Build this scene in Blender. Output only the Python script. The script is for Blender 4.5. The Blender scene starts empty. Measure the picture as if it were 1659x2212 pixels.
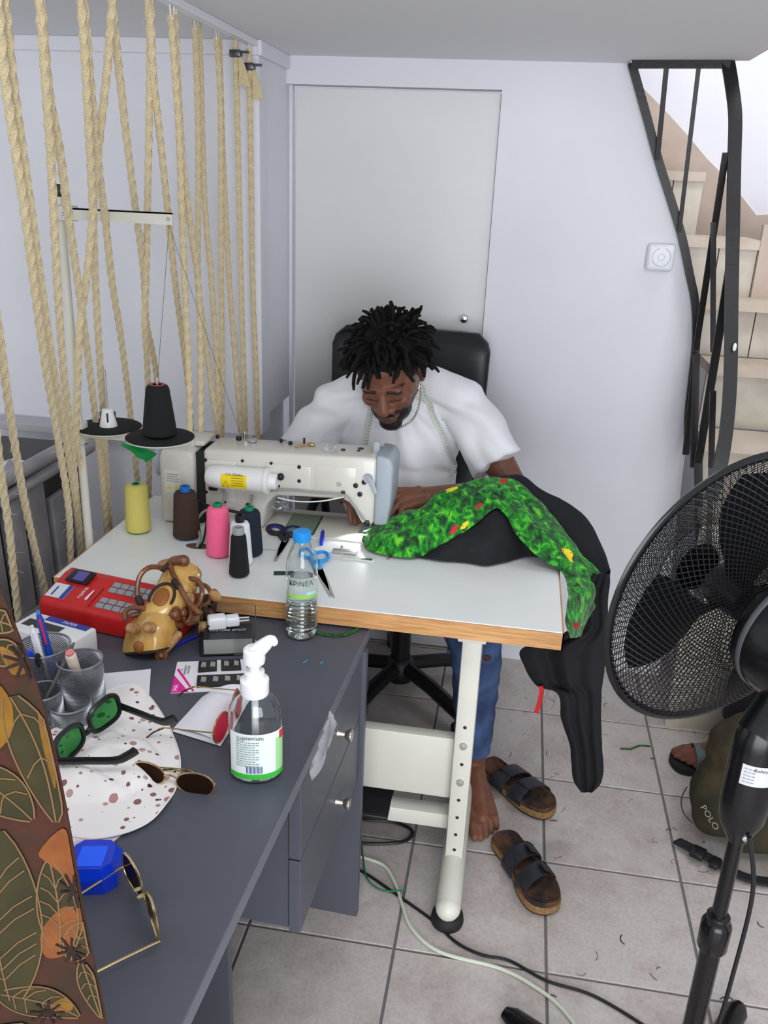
import bpy, bmesh, math, random
from mathutils import Vector, Matrix, noise
from mathutils.bvhtree import BVHTree
V = Vector
random.seed(7)
scene = bpy.context.scene
COL = scene.collection

# ------------------------------------------------------------------ camera
cam_data = bpy.data.cameras.new('camera')
cam_data.sensor_fit = 'VERTICAL'
cam_data.sensor_height = 36.0
cam_data.lens = 36.0 * 1870.0 / 2212.0
cam_data.clip_start = 0.02
cam = bpy.data.objects.new('camera', cam_data)
COL.objects.link(cam)
_r = V((0.9866,0.1581,0.0401)); _u = V((-0.0935,0.3471,0.9331)); _f = V((-0.1336,0.9244,-0.3573))
_m = Matrix((_r, _u, -_f)).transposed().to_4x4()
_m.translation = V((0,0,1.5822))
cam.matrix_world = _m
scene.camera = cam

# ------------------------------------------------------------------ world, lights, exposure
world = bpy.data.worlds.new('world')
scene.world = world
world.use_nodes = True
world.node_tree.nodes['Background'].inputs[0].default_value = (0.90, 0.94, 1.0, 1)
world.node_tree.nodes['Background'].inputs[1].default_value = 0.92
scene.view_settings.view_transform = 'Standard'
scene.view_settings.look = 'None'
scene.view_settings.gamma = 1.0
scene.view_settings.use_curve_mapping = False
scene.view_settings.exposure = -0.07


def area_light(name, loc, target, sx, sy, energy, color):
    d = bpy.data.lights.new(name, 'AREA')
    d.shape = 'RECTANGLE'
    d.size, d.size_y, d.energy, d.color = sx, sy, energy, color
    o = bpy.data.objects.new(name, d)
    COL.objects.link(o)
    o.location = loc
    o.rotation_euler = (V(target) - V(loc)).to_track_quat('-Z', 'Y').to_euler()
    return o


# daylight of the open shop front behind the photographer, the tube lamps of the shop hall and the lamp of the upper floor
area_light('shop_front_daylight', (0.45, -2.1, 1.2), (-0.15, 2.4, 1.05), 2.8, 2.0, 122, (0.95, 0.97, 1.0))
area_light('hall_tube_lamp', (0.35, 0.1, 2.75), (-0.2, 1.7, 0.7), 1.6, 0.5, 22, (0.97, 0.98, 1.0))
area_light('upper_floor_lamp', (0.95, 2.2, 3.2), (0.75, 2.9, 1.0), 0.5, 0.5, 15, (1.0, 0.98, 0.95))


# ------------------------------------------------------------------ helpers: materials
def lin(c):
    if isinstance(c, str):
        c = tuple(int(c[i:i + 2], 16) for i in (0, 2, 4))
    o = []
    for v in c[:3]:
        v = v / 255.0
        o.append(v / 12.92 if v <= 0.04045 else ((v + 0.055) / 1.055) ** 2.4)
    return tuple(o) + (1.0,)


def mat(name, col, rough=0.5, metal=0.0, spec=0.5, var=None, bump=None, trans=0.0, ior=1.45, alpha=1.0, sheen=0.0, coat=0.0, emit=0.0, fine=None, space='Object'):
    """Principled material; var=(scale, second colour, lo, hi) mixes in a noise, bump=(scale, strength)."""
    m = bpy.data.materials.new(name)
    m.use_nodes = True
    nt = m.node_tree
    b = nt.nodes['Principled BSDF']
    c = lin(col)
    b.inputs['Base Color'].default_value = c
    b.inputs['Roughness'].default_value = rough
    b.inputs['Metallic'].default_value = metal
    b.inputs['Specular IOR Level'].default_value = spec
    b.inputs['IOR'].default_value = ior
    b.inputs['Transmission Weight'].default_value = trans
    b.inputs['Alpha'].default_value = alpha
    b.inputs['Sheen Weight'].default_value = sheen
    b.inputs['Coat Weight'].default_value = coat
    if emit:
        b.inputs['Emission Color'].default_value = c
        b.inputs['Emission Strength'].default_value = emit
    if var or bump or fine:
        tc = nt.nodes.new('ShaderNodeTexCoord')
        src = tc.outputs[space if space != 'World' else 'Object']
        if space == 'World':
            src = nt.nodes.new('ShaderNodeNewGeometry').outputs['Position']
    last = None
    if var:
        n = nt.nodes.new('ShaderNodeTexNoise')
        n.inputs['Scale'].default_value = var[0]
        n.inputs['Detail'].default_value = 6
        nt.links.new(src, n.inputs['Vector'])
        r = nt.nodes.new('ShaderNodeValToRGB')
        r.color_ramp.elements[0].position = var[2] if len(var) > 2 else 0.35
        r.color_ramp.elements[1].position = var[3] if len(var) > 3 else 0.65
        r.color_ramp.elements[0].color = c
        r.color_ramp.elements[1].color = lin(var[1])
        nt.links.new(n.outputs['Fac'], r.inputs['Fac'])
        last = r.outputs['Color']
        nt.links.new(last, b.inputs['Base Color'])
    if bump:
        n2 = nt.nodes.new('ShaderNodeTexNoise')
        n2.inputs['Scale'].default_value = bump[0]
        n2.inputs['Detail'].default_value = 5
        nt.links.new(src, n2.inputs['Vector'])
        bp = nt.nodes.new('ShaderNodeBump')
        bp.inputs['Strength'].default_value = bump[1]
        bp.inputs['Distance'].default_value = bump[2] if len(bump) > 2 else 0.002
        nt.links.new(n2.outputs['Fac'], bp.inputs['Height'])
        nt.links.new(bp.outputs['Normal'], b.inputs['Normal'])
    return m


def nodes_of(m):
    nt = m.node_tree
    return nt, nt.nodes['Principled BSDF']


# ------------------------------------------------------------------ helpers: meshes
ORG = {}


class MB:
    """Collects shapes in world coordinates; build() links them as one mesh object."""

    def __init__(self):
        self.v, self.f, self.mi, self.M, self.cur = [], [], [], Matrix.Identity(4), 0

    def add(self, vs, fs, flip=False):
        k = len(self.v)
        self.v += [self.M @ V(p) for p in vs]
        self.f += [tuple(k + i for i in (reversed(q) if flip else q)) for q in fs]
        self.mi += [self.cur] * len(fs)
        return self

    def box(self, c, s, rot=None, bev=0.0, seg=2):
        bm = bmesh.new()
        bmesh.ops.create_cube(bm, size=1.0)
        bmesh.ops.scale(bm, vec=V(s), verts=bm.verts)
        if bev > 0:
            bmesh.ops.bevel(bm, geom=list(bm.edges), offset=min(bev, min(s) * 0.49), segments=seg, profile=0.5, affect='EDGES')
        if rot is not None:
            R = rot.to_3x3() if isinstance(rot, Matrix) else Matrix.Rotation(rot, 3, 'Z')
            bmesh.ops.rotate(bm, cent=(0, 0, 0), matrix=R, verts=bm.verts)
        bmesh.ops.translate(bm, vec=V(c), verts=bm.verts)
        bm.verts.index_update()
        self.add([v.co.copy() for v in bm.verts], [tuple(v.index for v in f.verts) for f in bm.faces])
        bm.free()
        return self

    def box2(self, a, b, bev=0.0, seg=2):
        a, b = V(a), V(b)
        return self.box((a + b) / 2, tuple(abs(x) for x in (b - a)), None, bev, seg)

    def tube(self, path, rad, n=8, caps=True, closed=False, flat=None, twist=0.0, lobes=None, up=None):
        """Sweep along path; rad a number or list; flat=(w, h) for a ribbon section; lobes=(count, depth)."""
        P = [V(p) for p in path]
        m = len(P)
        T = []
        for i in range(m):
            if closed:
                t = P[(i + 1) % m] - P[i - 1]
            else:
                t = P[min(i + 1, m - 1)] - P[max(i - 1, 0)]
            T.append(t.normalized() if t.length > 1e-9 else V((0, 0, 1)))
        ref = V(up) if up is not None else (V((0, 0, 1)) if abs(T[0].z) < 0.9 else V((1, 0, 0)))
        N = (ref - T[0] * ref.dot(T[0])).normalized()
        vs, fs = [], []
        for i in range(m):
            if i:
                N = (ref - T[i] * ref.dot(T[i])) if up is not None else (N - T[i] * N.dot(T[i]))
                if N.length < 1e-6:
                    N = T[i].orthogonal()
                N.normalize()
            B = T[i].cross(N)
            rr = rad[i] if isinstance(rad, (list, tuple)) else rad
            tw = twist * i
            for k in range(n):
                a = 2 * math.pi * k / n
                if flat:
                    sq = ((1, 1), (-1, 1), (-1, -1), (1, -1))[k] if n == 4 else (math.cos(a), math.sin(a))
                    vs.append(P[i] + B * (sq[0] * flat[0] / 2 * rr) + N * (sq[1] * flat[1] / 2 * rr))
                else:
                    q = rr
                    if lobes:
                        q = rr * (1 - lobes[1] * (0.5 - 0.5 * math.cos(lobes[0] * a)))
                    vs.append(P[i] + (N * math.cos(a + tw) + B * math.sin(a + tw)) * q)
        mm = m if closed else m - 1
        for i in range(mm):
            j = (i + 1) % m
            for k in range(n):
                l = (k + 1) % n
                fs.append((i * n + k, i * n + l, j * n + l, j * n + k))
        if caps and not closed:
            fs.append(tuple(reversed(range(n))))
            fs.append(tuple((m - 1) * n + k for k in range(n)))
        return self.add(vs, fs)

    def lathe(self, prof, n=24, c=(0, 0, 0), M=None, sx=1.0, sy=1.0):
        vs, fs = [], []
        for (r, z) in prof:
            for k in range(n):
                a = 2 * math.pi * k / n
                vs.append(V((r * math.cos(a) * sx, r * math.sin(a) * sy, z)))
        m = len(prof)
        for i in range(m - 1):
            for k in range(n):
                l = (k + 1) % n
                fs.append((i * n + k, i * n + l, (i + 1) * n + l, (i + 1) * n + k))
        if prof[0][0] > 1e-6:
            fs.append(tuple(reversed(range(n))))
        if prof[-1][0] > 1e-6:
            fs.append(tuple((m - 1) * n + k for k in range(n)))
        X = Matrix.Translation(V(c)) @ (M.to_4x4() if M is not None else Matrix.Identity(4))
        return self.add([X @ p for p in vs], fs)

    def cyl(self, a, b, r, n=16, r2=None):
        return self.tube([a, b], [r, r if r2 is None else r2], n)

    def ball(self, c, r, M=None, nu=16, nv=10):
        r = (r, r, r) if isinstance(r, (int, float)) else r
        vs, fs = [], []
        R = M.to_3x3() if M is not None else Matrix.Identity(3)
        vs.append(V(c) + R @ V((0, 0, -r[2])))
        for j in range(1, nv):
            t = -math.pi / 2 + math.pi * j / nv
            for i in range(nu):
                a = 2 * math.pi * i / nu
                vs.append(V(c) + R @ V((r[0] * math.cos(t) * math.cos(a), r[1] * math.cos(t) * math.sin(a), r[2] * math.sin(t))))
        vs.append(V(c) + R @ V((0, 0, r[2])))
        for i in range(nu):
            fs.append((0, 1 + (i + 1) % nu, 1 + i))
            fs.append((len(vs) - 1, len(vs) - 1 - nu + i, len(vs) - 1 - nu + (i + 1) % nu))
        for j in range(nv - 2):
            for i in range(nu):
                a, b = 1 + j * nu + i, 1 + j * nu + (i + 1) % nu
                fs.append((a, b, b + nu, a + nu))
        return self.add(vs, fs)

    def cap(self, a, b, ra, rb, n=14):
        """Tapered capsule."""
        a, b = V(a), V(b)
        d = (b - a)
        L = d.length
        d.normalize()
        pts, rs = [], []
        for k in range(5):
            t = math.pi / 2 * k / 4
            pts.append(a - d * (ra * math.cos(t)))
            rs.append(max(ra * math.sin(t), ra * 0.02))
        for k in range(5):
            t = math.pi / 2 * k / 4
            pts.append(b + d * (rb * math.sin(t)))
            rs.append(max(rb * math.cos(t), rb * 0.02))
        return self.tube(pts, rs, n)

    def chain(self, pts, rads, n=14):
        for i in range(len(pts) - 1):
            self.cap(pts[i], pts[i + 1], rads[i], rads[i + 1], n)
        return self

    def prism(self, poly, o, ex, ey, th):
        """Polygon (2-D) in the plane o + x*ex + y*ey, thickness th along ex x ey."""
        o, ex, ey = V(o), V(ex), V(ey)
        nz = ex.cross(ey).normalized() * th
        n = len(poly)
        vs = [o + ex * p[0] + ey * p[1] for p in poly]
        vs += [p + nz for p in vs]
        fs = [tuple(reversed(range(n))), tuple(range(n, 2 * n))]
        fs += [(i, (i + 1) % n, n + (i + 1) % n, n + i) for i in range(n)]
        return self.add(vs, fs)

    def grid(self, rows, th=0.0, closed=False):
        """Sheet from rows of points, optionally thickened along its normals."""
        R, C = len(rows), len(rows[0])
        vs = [V(p) for r in rows for p in r]
        fs = []
        for i in range(R - 1):
            for j in range(C if closed else C - 1):
                k = (j + 1) % C
                fs.append((i * C + j, i * C + k, (i + 1) * C + k, (i + 1) * C + j))
        if not th:
            return self.add(vs, fs)
        nr = [V((0, 0, 0)) for _ in vs]
        for q in fs:
            nn = (vs[q[2]] - vs[q[0]]).cross(vs[q[3]] - vs[q[1]])
            for i in q:
                nr[i] += nn
        n = len(vs)
        back = [vs[i] - (nr[i].normalized() if nr[i].length > 1e-12 else V((0, 0, 1))) * th for i in range(n)]
        allf = list(fs) + [tuple(reversed([i + n for i in q])) for q in fs]
        bd = []
        if not closed:
            bd = [j for j in range(C)] + [i * C + C - 1 for i in range(1, R)] + [(R - 1) * C + j for j in range(C - 2, -1, -1)] + [i * C for i in range(R - 2, 0, -1)]
            for a in range(len(bd)):
                p, q = bd[a], bd[(a + 1) % len(bd)]
                allf.append((q, p, p + n, q + n))
        else:
            for j in range(C):
                k = (j + 1) % C
                allf.append((k, j, j + n, k + n))
                e = (R - 1) * C
                allf.append((e + j, e + k, e + k + n, e + j + n))
        return self.add(vs + back, allf)

    def mesh(self, name, org):
        me = bpy.data.meshes.new(name)
        me.from_pydata([p - org for p in self.v], [], self.f)
        return me

    def build(self, name, m, parent=None, origin=None, smooth=True, angle=40):
        if parent is not None:
            org = ORG[parent.name]
        elif origin is not None:
            org = V(origin)
        else:
            xs = [p.x for p in self.v]
            ys = [p.y for p in self.v]
            org = V(((min(xs) + max(xs)) / 2, (min(ys) + max(ys)) / 2, min(p.z for p in self.v)))
        me = self.mesh(name, org)
        ms = m if isinstance(m, (list, tuple)) else [m]
        for q in ms:
            me.materials.append(q)
        if len(ms) > 1:
            me.polygons.foreach_set('material_index', self.mi)
        if smooth:
            me.polygons.foreach_set('use_smooth', [True] * len(me.polygons))
            me.set_sharp_from_angle(angle=math.radians(angle))
        me.update()
        o = bpy.data.objects.new(name, me)
        COL.objects.link(o)
        if parent is not None:
            o.parent = parent
        else:
            o.location = org
        ORG[o.name] = org
        return o


def tag(o, label=None, cat=None, group=None, kind=None):
    if label:
        o['label'] = label
    if cat:
        o['category'] = cat
    if group:
        o['group'] = group
    if kind:
        o['kind'] = kind
    return o


def thing(name, loc, label, cat, group=None):
    o = bpy.data.objects.new(name, None)
    o.empty_display_size = 0.05
    COL.objects.link(o)
    o.location = loc
    ORG[o.name] = V(loc)
    return tag(o, label, cat, group)


def struct(o, label=None):
    o['kind'] = 'structure'
    if label:
        o['label'] = label
    return o


def spline(pts, n=8, closed=False):
    """Catmull-Rom through pts, n samples per span."""
    P = [V(p) for p in pts]
    out = []
    m = len(P)
    for i in range(m if closed else m - 1):
        if closed:
            a, b, c, d = P[i - 1], P[i], P[(i + 1) % m], P[(i + 2) % m]
        else:
            a, b, c, d = P[max(i - 1, 0)], P[i], P[i + 1], P[min(i + 2, m - 1)]
        for k in range(n):
            t = k / n
            out.append(0.5 * ((2 * b) + (c - a) * t + (2 * a - 5 * b + 4 * c - d) * t * t + (3 * b - a - 3 * c + d) * t ** 3))
    if not closed:
        out.append(P[-1])
    return out


def frame(x=None, y=None, z=None):
    """Rotation matrix with the given z axis and approximate x axis."""
    z = V(z).normalized()
    x = V(x)
    x = (x - z * x.dot(z)).normalized()
    return Matrix((x, z.cross(x), z)).transposed()


def lerp(a, b, t):
    return a + (b - a) * t


def text_mesh(body, size, M, font_shear=0.0, bold=0.0, align='CENTER', sx=1.0):
    """Flat lettering as vertices and faces in the plane of M (x right, y up, z out)."""
    cu = bpy.data.curves.new('lettering', 'FONT')
    cu.body = body
    cu.size = size
    cu.align_x = align
    cu.align_y = 'CENTER'
    cu.shear = font_shear
    cu.offset = bold
    cu.resolution_u = 2
    o = bpy.data.objects.new('lettering', cu)
    COL.objects.link(o)
    dg = bpy.context.evaluated_depsgraph_get()
    me = bpy.data.meshes.new_from_object(o.evaluated_get(dg))
    vs = [M @ V((v.co.x * sx, v.co.y, v.co.z)) for v in me.vertices]
    fs = [tuple(p.vertices) for p in me.polygons]
    bpy.data.objects.remove(o)
    bpy.data.curves.remove(cu)
    bpy.data.meshes.remove(me)
    return vs, fs


def lettering(name, body, size, M, m, parent, **k):
    mb = MB()
    vs, fs = text_mesh(body, size, M, **k)
    mb.add(vs, fs)
    return mb.build(name, m, parent, smooth=False)


def remesh(o, voxel, smooth_it=6, factor=0.5):
    """Fuse the overlapping volumes of o into one continuous skin."""
    md = o.modifiers.new('remesh', 'REMESH')
    md.mode = 'VOXEL'
    md.voxel_size = voxel
    md.use_smooth_shade = True
    if smooth_it:
        sm = o.modifiers.new('smooth', 'SMOOTH')
        sm.iterations = smooth_it
        sm.factor = factor
    dg = bpy.context.evaluated_depsgraph_get()
    me = bpy.data.meshes.new_from_object(o.evaluated_get(dg))
    old = o.data
    o.modifiers.clear()
    o.data = me
    bpy.data.meshes.remove(old)
    me.polygons.foreach_set('use_smooth', [True] * len(me.polygons))
    return o


# ================================================================== THE SETTING
WALL = mat('white_wall_paint', (230, 230, 237), 0.75, var=(3.0, (223, 223, 230), 0.3, 0.7), bump=(60, 0.08, 0.002), space='World')
CEIL = mat('ceiling_paint', (226, 226, 229), 0.8, bump=(40, 0.08, 0.002), space='World')
DOORM = mat('door_laminate', (220, 222, 222), 0.45, var=(2.0, (214, 216, 216)), space='World')
DADO = mat('beige_stone_dado', (196, 178, 164), 0.5, var=(6, (176, 158, 144)), bump=(30, 0.1), space='World')
STEP = mat('stair_stone', (205, 192, 176), 0.4, var=(7, (184, 168, 152)), bump=(40, 0.08), space='World')
RISER = mat('stair_riser_tile', (200, 192, 178), 0.35, var=(9, (178, 168, 154)), space='World')
GROUT = mat('grout', (112, 110, 108), 0.9)
BLACK_IRON = mat('black_painted_iron', (12, 12, 14), 0.42, var=(60, (26, 26, 32), 0.5, 0.85), bump=(80, 0.25), space='World')

# glazed floor tiles, each one a piece of its own
TILE = mat('floor_tile_glaze', (186, 179, 174), 0.32, space='World')
nt, b = nodes_of(TILE)
geo = nt.nodes.new('ShaderNodeNewGeometry')
info = nt.nodes.new('ShaderNodeObjectInfo')
shift = nt.nodes.new('ShaderNodeVectorMath')
shift.operation = 'MULTIPLY_ADD'
shift.inputs[1].default_value = (1, 1, 1)
sc = nt.nodes.new('ShaderNodeMath')
sc.operation = 'MULTIPLY'
sc.inputs[1].default_value = 37.0
nt.links.new(info.outputs['Random'], sc.inputs[0])
nt.links.new(geo.outputs['Position'], shift.inputs[0])
nt.links.new(sc.outputs[0], shift.inputs[2])
n1 = nt.nodes.new('ShaderNodeTexNoise')
n1.inputs['Scale'].default_value = 7
n1.inputs['Detail'].default_value = 8
n1.inputs['Roughness'].default_value = 0.62
nt.links.new(shift.outputs[0], n1.inputs['Vector'])
rp = nt.nodes.new('ShaderNodeValToRGB')
for p_, c_ in ((0.0, (148, 137, 132)), (0.42, (178, 169, 164)), (0.58, (191, 185, 182)), (1.0, (184, 172, 165))):
    e_ = rp.color_ramp.elements.new(p_) if p_ not in (0.0, 1.0) else rp.color_ramp.elements[0 if p_ == 0.0 else -1]
    e_.position = p_
    e_.color = lin(c_)
nt.links.new(n1.outputs['Fac'], rp.inputs['Fac'])
n3 = nt.nodes.new('ShaderNodeTexNoise')
n3.inputs['Scale'].default_value = 120
n3.inputs['Detail'].default_value = 4
nt.links.new(shift.outputs[0], n3.inputs['Vector'])
rp3 = nt.nodes.new('ShaderNodeValToRGB')
rp3.color_ramp.elements[0].position = 0.3
rp3.color_ramp.elements[1].position = 0.6
rp3.color_ramp.elements[0].color = (0.86, 0.83, 0.81, 1)
rp3.color_ramp.elements[1].color = (1, 1, 1, 1)
nt.links.new(n3.outputs['Fac'], rp3.inputs['Fac'])
mx = nt.nodes.new('ShaderNodeMixRGB')
mx.blend_type = 'MULTIPLY'
mx.inputs['Fac'].default_value = 1.0
nt.links.new(rp.outputs['Color'], mx.inputs['Color1'])
nt.links.new(rp3.outputs['Color'], mx.inputs['Color2'])
nt.links.new(mx.outputs['Color'], b.inputs['Base Color'])
bp = nt.nodes.new('ShaderNodeBump')
bp.inputs['Strength'].default_value = 0.12
bp.inputs['Distance'].default_value = 0.003
nt.links.new(n1.outputs['Fac'], bp.inputs['Height'])
nt.links.new(bp.outputs['Normal'], b.inputs['Normal'])

floor = struct(MB().box2((-3.0, -2.2, -0.06), (2.2, 4.2, -0.004)).build('floor', GROUT, origin=(0, 0, 0), smooth=False),
               'beige and grey glazed tile floor with dark grout lines')
TS = 0.333
tile_me = None
for i in range(-5, 5):
    for j in range(-7, 6):
        cx, cy = -0.144 + (i + 0.5) * TS, 1.438 + (j + 0.5) * TS
        if tile_me is None:
            t0 = MB().box((0, 0, -0.004), (TS - 0.006, TS - 0.006, 0.008), None, 0.0015, 1)
            tile_me = t0.mesh('tile', V((0, 0, 0)))
            tile_me.materials.append(TILE)
        t = bpy.data.objects.new('tile', tile_me)
        COL.objects.link(t)
        t.parent = floor
        t.location = (cx, cy, 0)

CZ = 1.913   # underside of the low ceiling slab
ceil = MB()
ceil.prism([(-3.0, 1.02), (0.53, 1.02), (0.53, 2.655), (0.236, 2.70), (0.236, 2.86), (-0.745, 2.86), (-0.745, 2.56), (-3.0, 2.56)], (0, 0, CZ), (1, 0, 0), (0, 1, 0), 0.2)
struct(ceil.build('ceiling', CEIL, origin=(0, 0, CZ), smooth=False), 'low grey white ceiling slab ending at the stairwell')

# back wall beside the door, its right edge cut along the stair string
wb = MB()
edge = [(0.236, 1.913), (0.30, 1.77), (0.344, 1.669), (0.435, 1.479), (0.48, 1.36), (0.507, 1.286), (0.525, 1.20), (0.534, 1.12), (0.543, 0.95), (0.56, 0.80), (0.60, 0.0)]
wb.prism([(-0.11, 0.0)] + edge[::-1] + [(-0.11, 1.913)], (0, 2.76 + 0.06, 0), (1, 0, 0), (0, 0, 1), 0.06)
wb.box2((-0.745, 2.76, 1.838), (-0.11, 2.82, 1.913))
wb.box2((-0.745, 2.795, 0.0), (-0.735, 2.82, 1.838))
struct(wb.build('wall_back', WALL, origin=(0, 2.76, 0), smooth=False), 'white back wall under the stairs with sloping right edge')

dr = MB().box2((-0.722, 2.782, 0.005), (-0.112, 2.802, 1.832), 0.0015).build('door_1', DOORM, origin=(-0.42, 2.79, 0), smooth=False)
struct(dr, 'flat off-white cupboard door under the stairs with a small round knob')
kn = MB().lathe([(0.0, -0.001), (0.006, -0.001), (0.006, 0.012), (0.011, 0.016), (0.013, 0.022), (0.010, 0.028), (0.0, 0.030)], 20, (-0.172, 2.782, 1.186), Matrix.Rotation(math.radians(90), 3, 'X'))
CHROME = mat('chrome', (210, 210, 212), 0.12, 1.0)
kn.build('knob', CHROME, dr)

# side wall strip and left wall, upper part slightly proud of the lower
ws = MB()
ws.box2((-0.80, 2.50, 0.89), (-0.745, 2.795, 1.913))
ws.box2((-0.80, 2.50, 0.0), (-0.765, 2.795, 0.89))
struct(ws.build('wall_alcove', WALL, origin=(-0.77, 2.6, 0), smooth=False), 'narrow white return wall beside the cupboard door')
wl = MB()
wl.box2((-3.0, 2.48, 0.84), (-0.745, 2.56, 1.913))
wl.box2((-3.0, 2.47, 0.0), (-0.766, 2.56, 0.84))
struct(wl.build('wall_left', WALL, origin=(-1.5, 2.48, 0), smooth=False), 'white wall behind the hanging ropes')
SILL = mat('grey_sill', (188, 188, 192), 0.6)
struct(MB().box2((-1.6, 2.38, 0.815), (-0.767, 2.47, 0.84), 0.003).build('trim_1', SILL, smooth=False), 'narrow grey ledge along the wall behind the ropes')
tr = MB()
tr.box2((-3.0, 2.466, 1.876), (-0.745, 2.48, 1.913), 0.003)
struct(tr.build('trim_2', WALL, smooth=False), 'flat white band under the ceiling behind the ropes')
tr = MB()
tr.box2((-0.745, 2.466, 1.876), (-0.733, 2.76, 1.913), 0.003)
struct(tr.build('trim_3', WALL, smooth=False), 'white cable trunking along the return wall under the ceiling')

# stairwell walls
wo = MB()
wo.box2((-1.2, 3.45, 0.0), (2.0, 3.55, 3.6))
struct(wo.build('wall_stair', WALL, origin=(0.4, 3.45, 0), smooth=False), 'bright white stairwell wall')
da = MB()
da.prism([(0.18, 1.0), (0.842, 1.0), (1.30, 1.0), (1.30, 1.53), (0.842, 1.524), (0.80, 1.52), (0.775, 1.545), (0.70, 1.62), (0.60, 1.70), (0.52, 1.775), (0.44, 1.845), (0.335, 1.93), (0.18, 2.06)], (0, 3.45, 0), (1, 0, 0), (0, 0, 1), 0.012)
struct(da.build('trim_4', DADO, smooth=False), 'beige stone dado climbing the stairwell wall')
wr = MB()
wr.box2((1.30, 1.2, 0.0), (1.40, 3.45, 3.6))
struct(wr.build('wall_right', WALL, origin=(1.35, 2.4, 0), smooth=False), 'white wall on the far side of the stairs')
uc = MB().box2((-1.2, 1.0, 3.5), (2.0, 3.6, 3.6))
struct(uc.build('ceiling_upper', CEIL, smooth=False), 'ceiling of the upper floor over the stairwell')

st = thing('staircase', (0.9, 2.45, 0), 'beige tiled stone staircase climbing behind the black railing', 'staircase')
# (front edge y, tread height, x from, x to, depth to next)
steps = [(1.85, 0.18, 0.86, 1.285), (2.05, 0.36, 0.86, 1.285), (2.25, 0.54, 0.86, 1.285), (2.45, 0.715, 0.575, 1.285), (2.60, 0.902, 0.575, 1.285), (2.75, 1.10, 0.585, 1.285),
         (2.90, 1.275, 0.45, 1.285), (3.05, 1.452, 0.36, 0.735), (3.25, 1.652, 0.26, 0.57)]
for k, (y, z, x0, x1) in enumerate(steps):
    zb = steps[k - 1][1] if k and k != 3 else 0.0
    yb = steps[k + 1][0] if k + 1 < len(steps) else 3.425
    if k == 2:
        yb = 2.44
    slant = 0.05 if 4 <= k <= 6 else 0.0
    tm = MB()
    tm.prism([(x0, y - 0.015), (x1, y - 0.015 + slant * 0.6), (x1, yb + 0.005), (x0, yb + 0.005)], (0, 0, z - 0.03), (1, 0, 0), (0, 1, 0), 0.03)
    tm.build('tread', STEP, st, smooth=False)
    # risers of three tiles with joints
    cuts = [x0, x0 + (x1 - x0) * 0.34, x0 + (x1 - x0) * 0.68, x1]
    for a, c in zip(cuts[:-1], cuts[1:]):
        rm = MB().box2((a + 0.002, y + slant * 0.5, zb), (c - 0.002, y + 0.02 + slant * 0.5, z - 0.03))
        rm.build('riser_tile', RISER, st, smooth=False)
MB().box2((0.735, 3.03, 1.24), (1.285, 3.06, 1.50)).build('skirting', DADO, st, smooth=False)

# black flat iron stair railing
rl = thing('stair_railing', (0.55, 2.45, 0), 'black painted flat iron stair railing curving down from the ceiling slab', 'railing')
MB().tube([(0.236, 2.70, 1.905), (0.484, 2.655, 1.905)], 1.0, 4, flat=(0.02, 0.022), up=(0, 0, 1)).build('top_bar', BLACK_IRON, rl, smooth=False)
MB().tube(spline([(e[0] + 0.003, 2.748, e[1]) for e in edge[:-2]] + [(0.556, 2.745, 0.87)], 5), 1.0, 4, flat=(0.022, 0.02), up=(0, -1, 0)).build('stringer', BLACK_IRON, rl, smooth=False)
hr = [(0.4761,2.655,1.9111), (0.4919,2.64,1.8575), (0.5091,2.61,1.7782), (0.5186,2.57,1.6647), (0.5308,2.5,1.4943), (0.5451,2.44,1.3237), (0.5606,2.38,1.1526), (0.5632,2.33,1.0402), (0.559,2.29,0.9247), (0.5449,2.27,0.8266)]
MB().tube(spline(hr, 6), 1.0, 4, flat=(0.034, 0.008), up=(0, -0.9, 0.4)).build('handrail', BLACK_IRON, rl, smooth=False)
bars = [((0.3252,2.68,1.902), (0.343,2.735,1.6684), 0.013), ((0.4069,2.67,1.9049), (0.4328,2.735,1.4764), 0.011),
        ((0.4947,2.575,1.6865), (0.5308,2.72,1.1464), 0.017), ((0.5324,2.71,1.1344), (0.558,2.6,0.8142), 0.02),
        ((0.5328,2.47,1.4147), (0.5645,2.58,0.8355), 0.022), ((0.4972,2.6,1.5122), (0.5596,2.62,1.1591), 0.014), ((0.5392,2.44,1.0819), (0.5755,2.46,0.8599), 0.016),
        ((0.5334,2.7,1.1015), (0.5473,2.69,0.8271), 0.02), ((0.5598,2.33,1.0399), (0.5628,2.36,0.8902), 0.016),
        ((0.5645,2.58,0.8355), (0.6117,2.42,0.413), 0.024), ((0.5755,2.46,0.8599), (0.6076,2.4,0.5581), 0.014)]
for a, c, w in bars:
    MB().tube([a, lerp(V(a), V(c), 0.5), c], 1.0, 4, flat=(w, 0.008), up=(0, -1, 0)).build('baluster', BLACK_IRON, rl, smooth=False)
PAINT = mat('white_paint_chip', (236, 234, 230), 0.7)
MB().ball((0.5615,2.385,1.2127), (0.005, 0.003, 0.011)).build('paint_chip', PAINT, rl)

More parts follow.
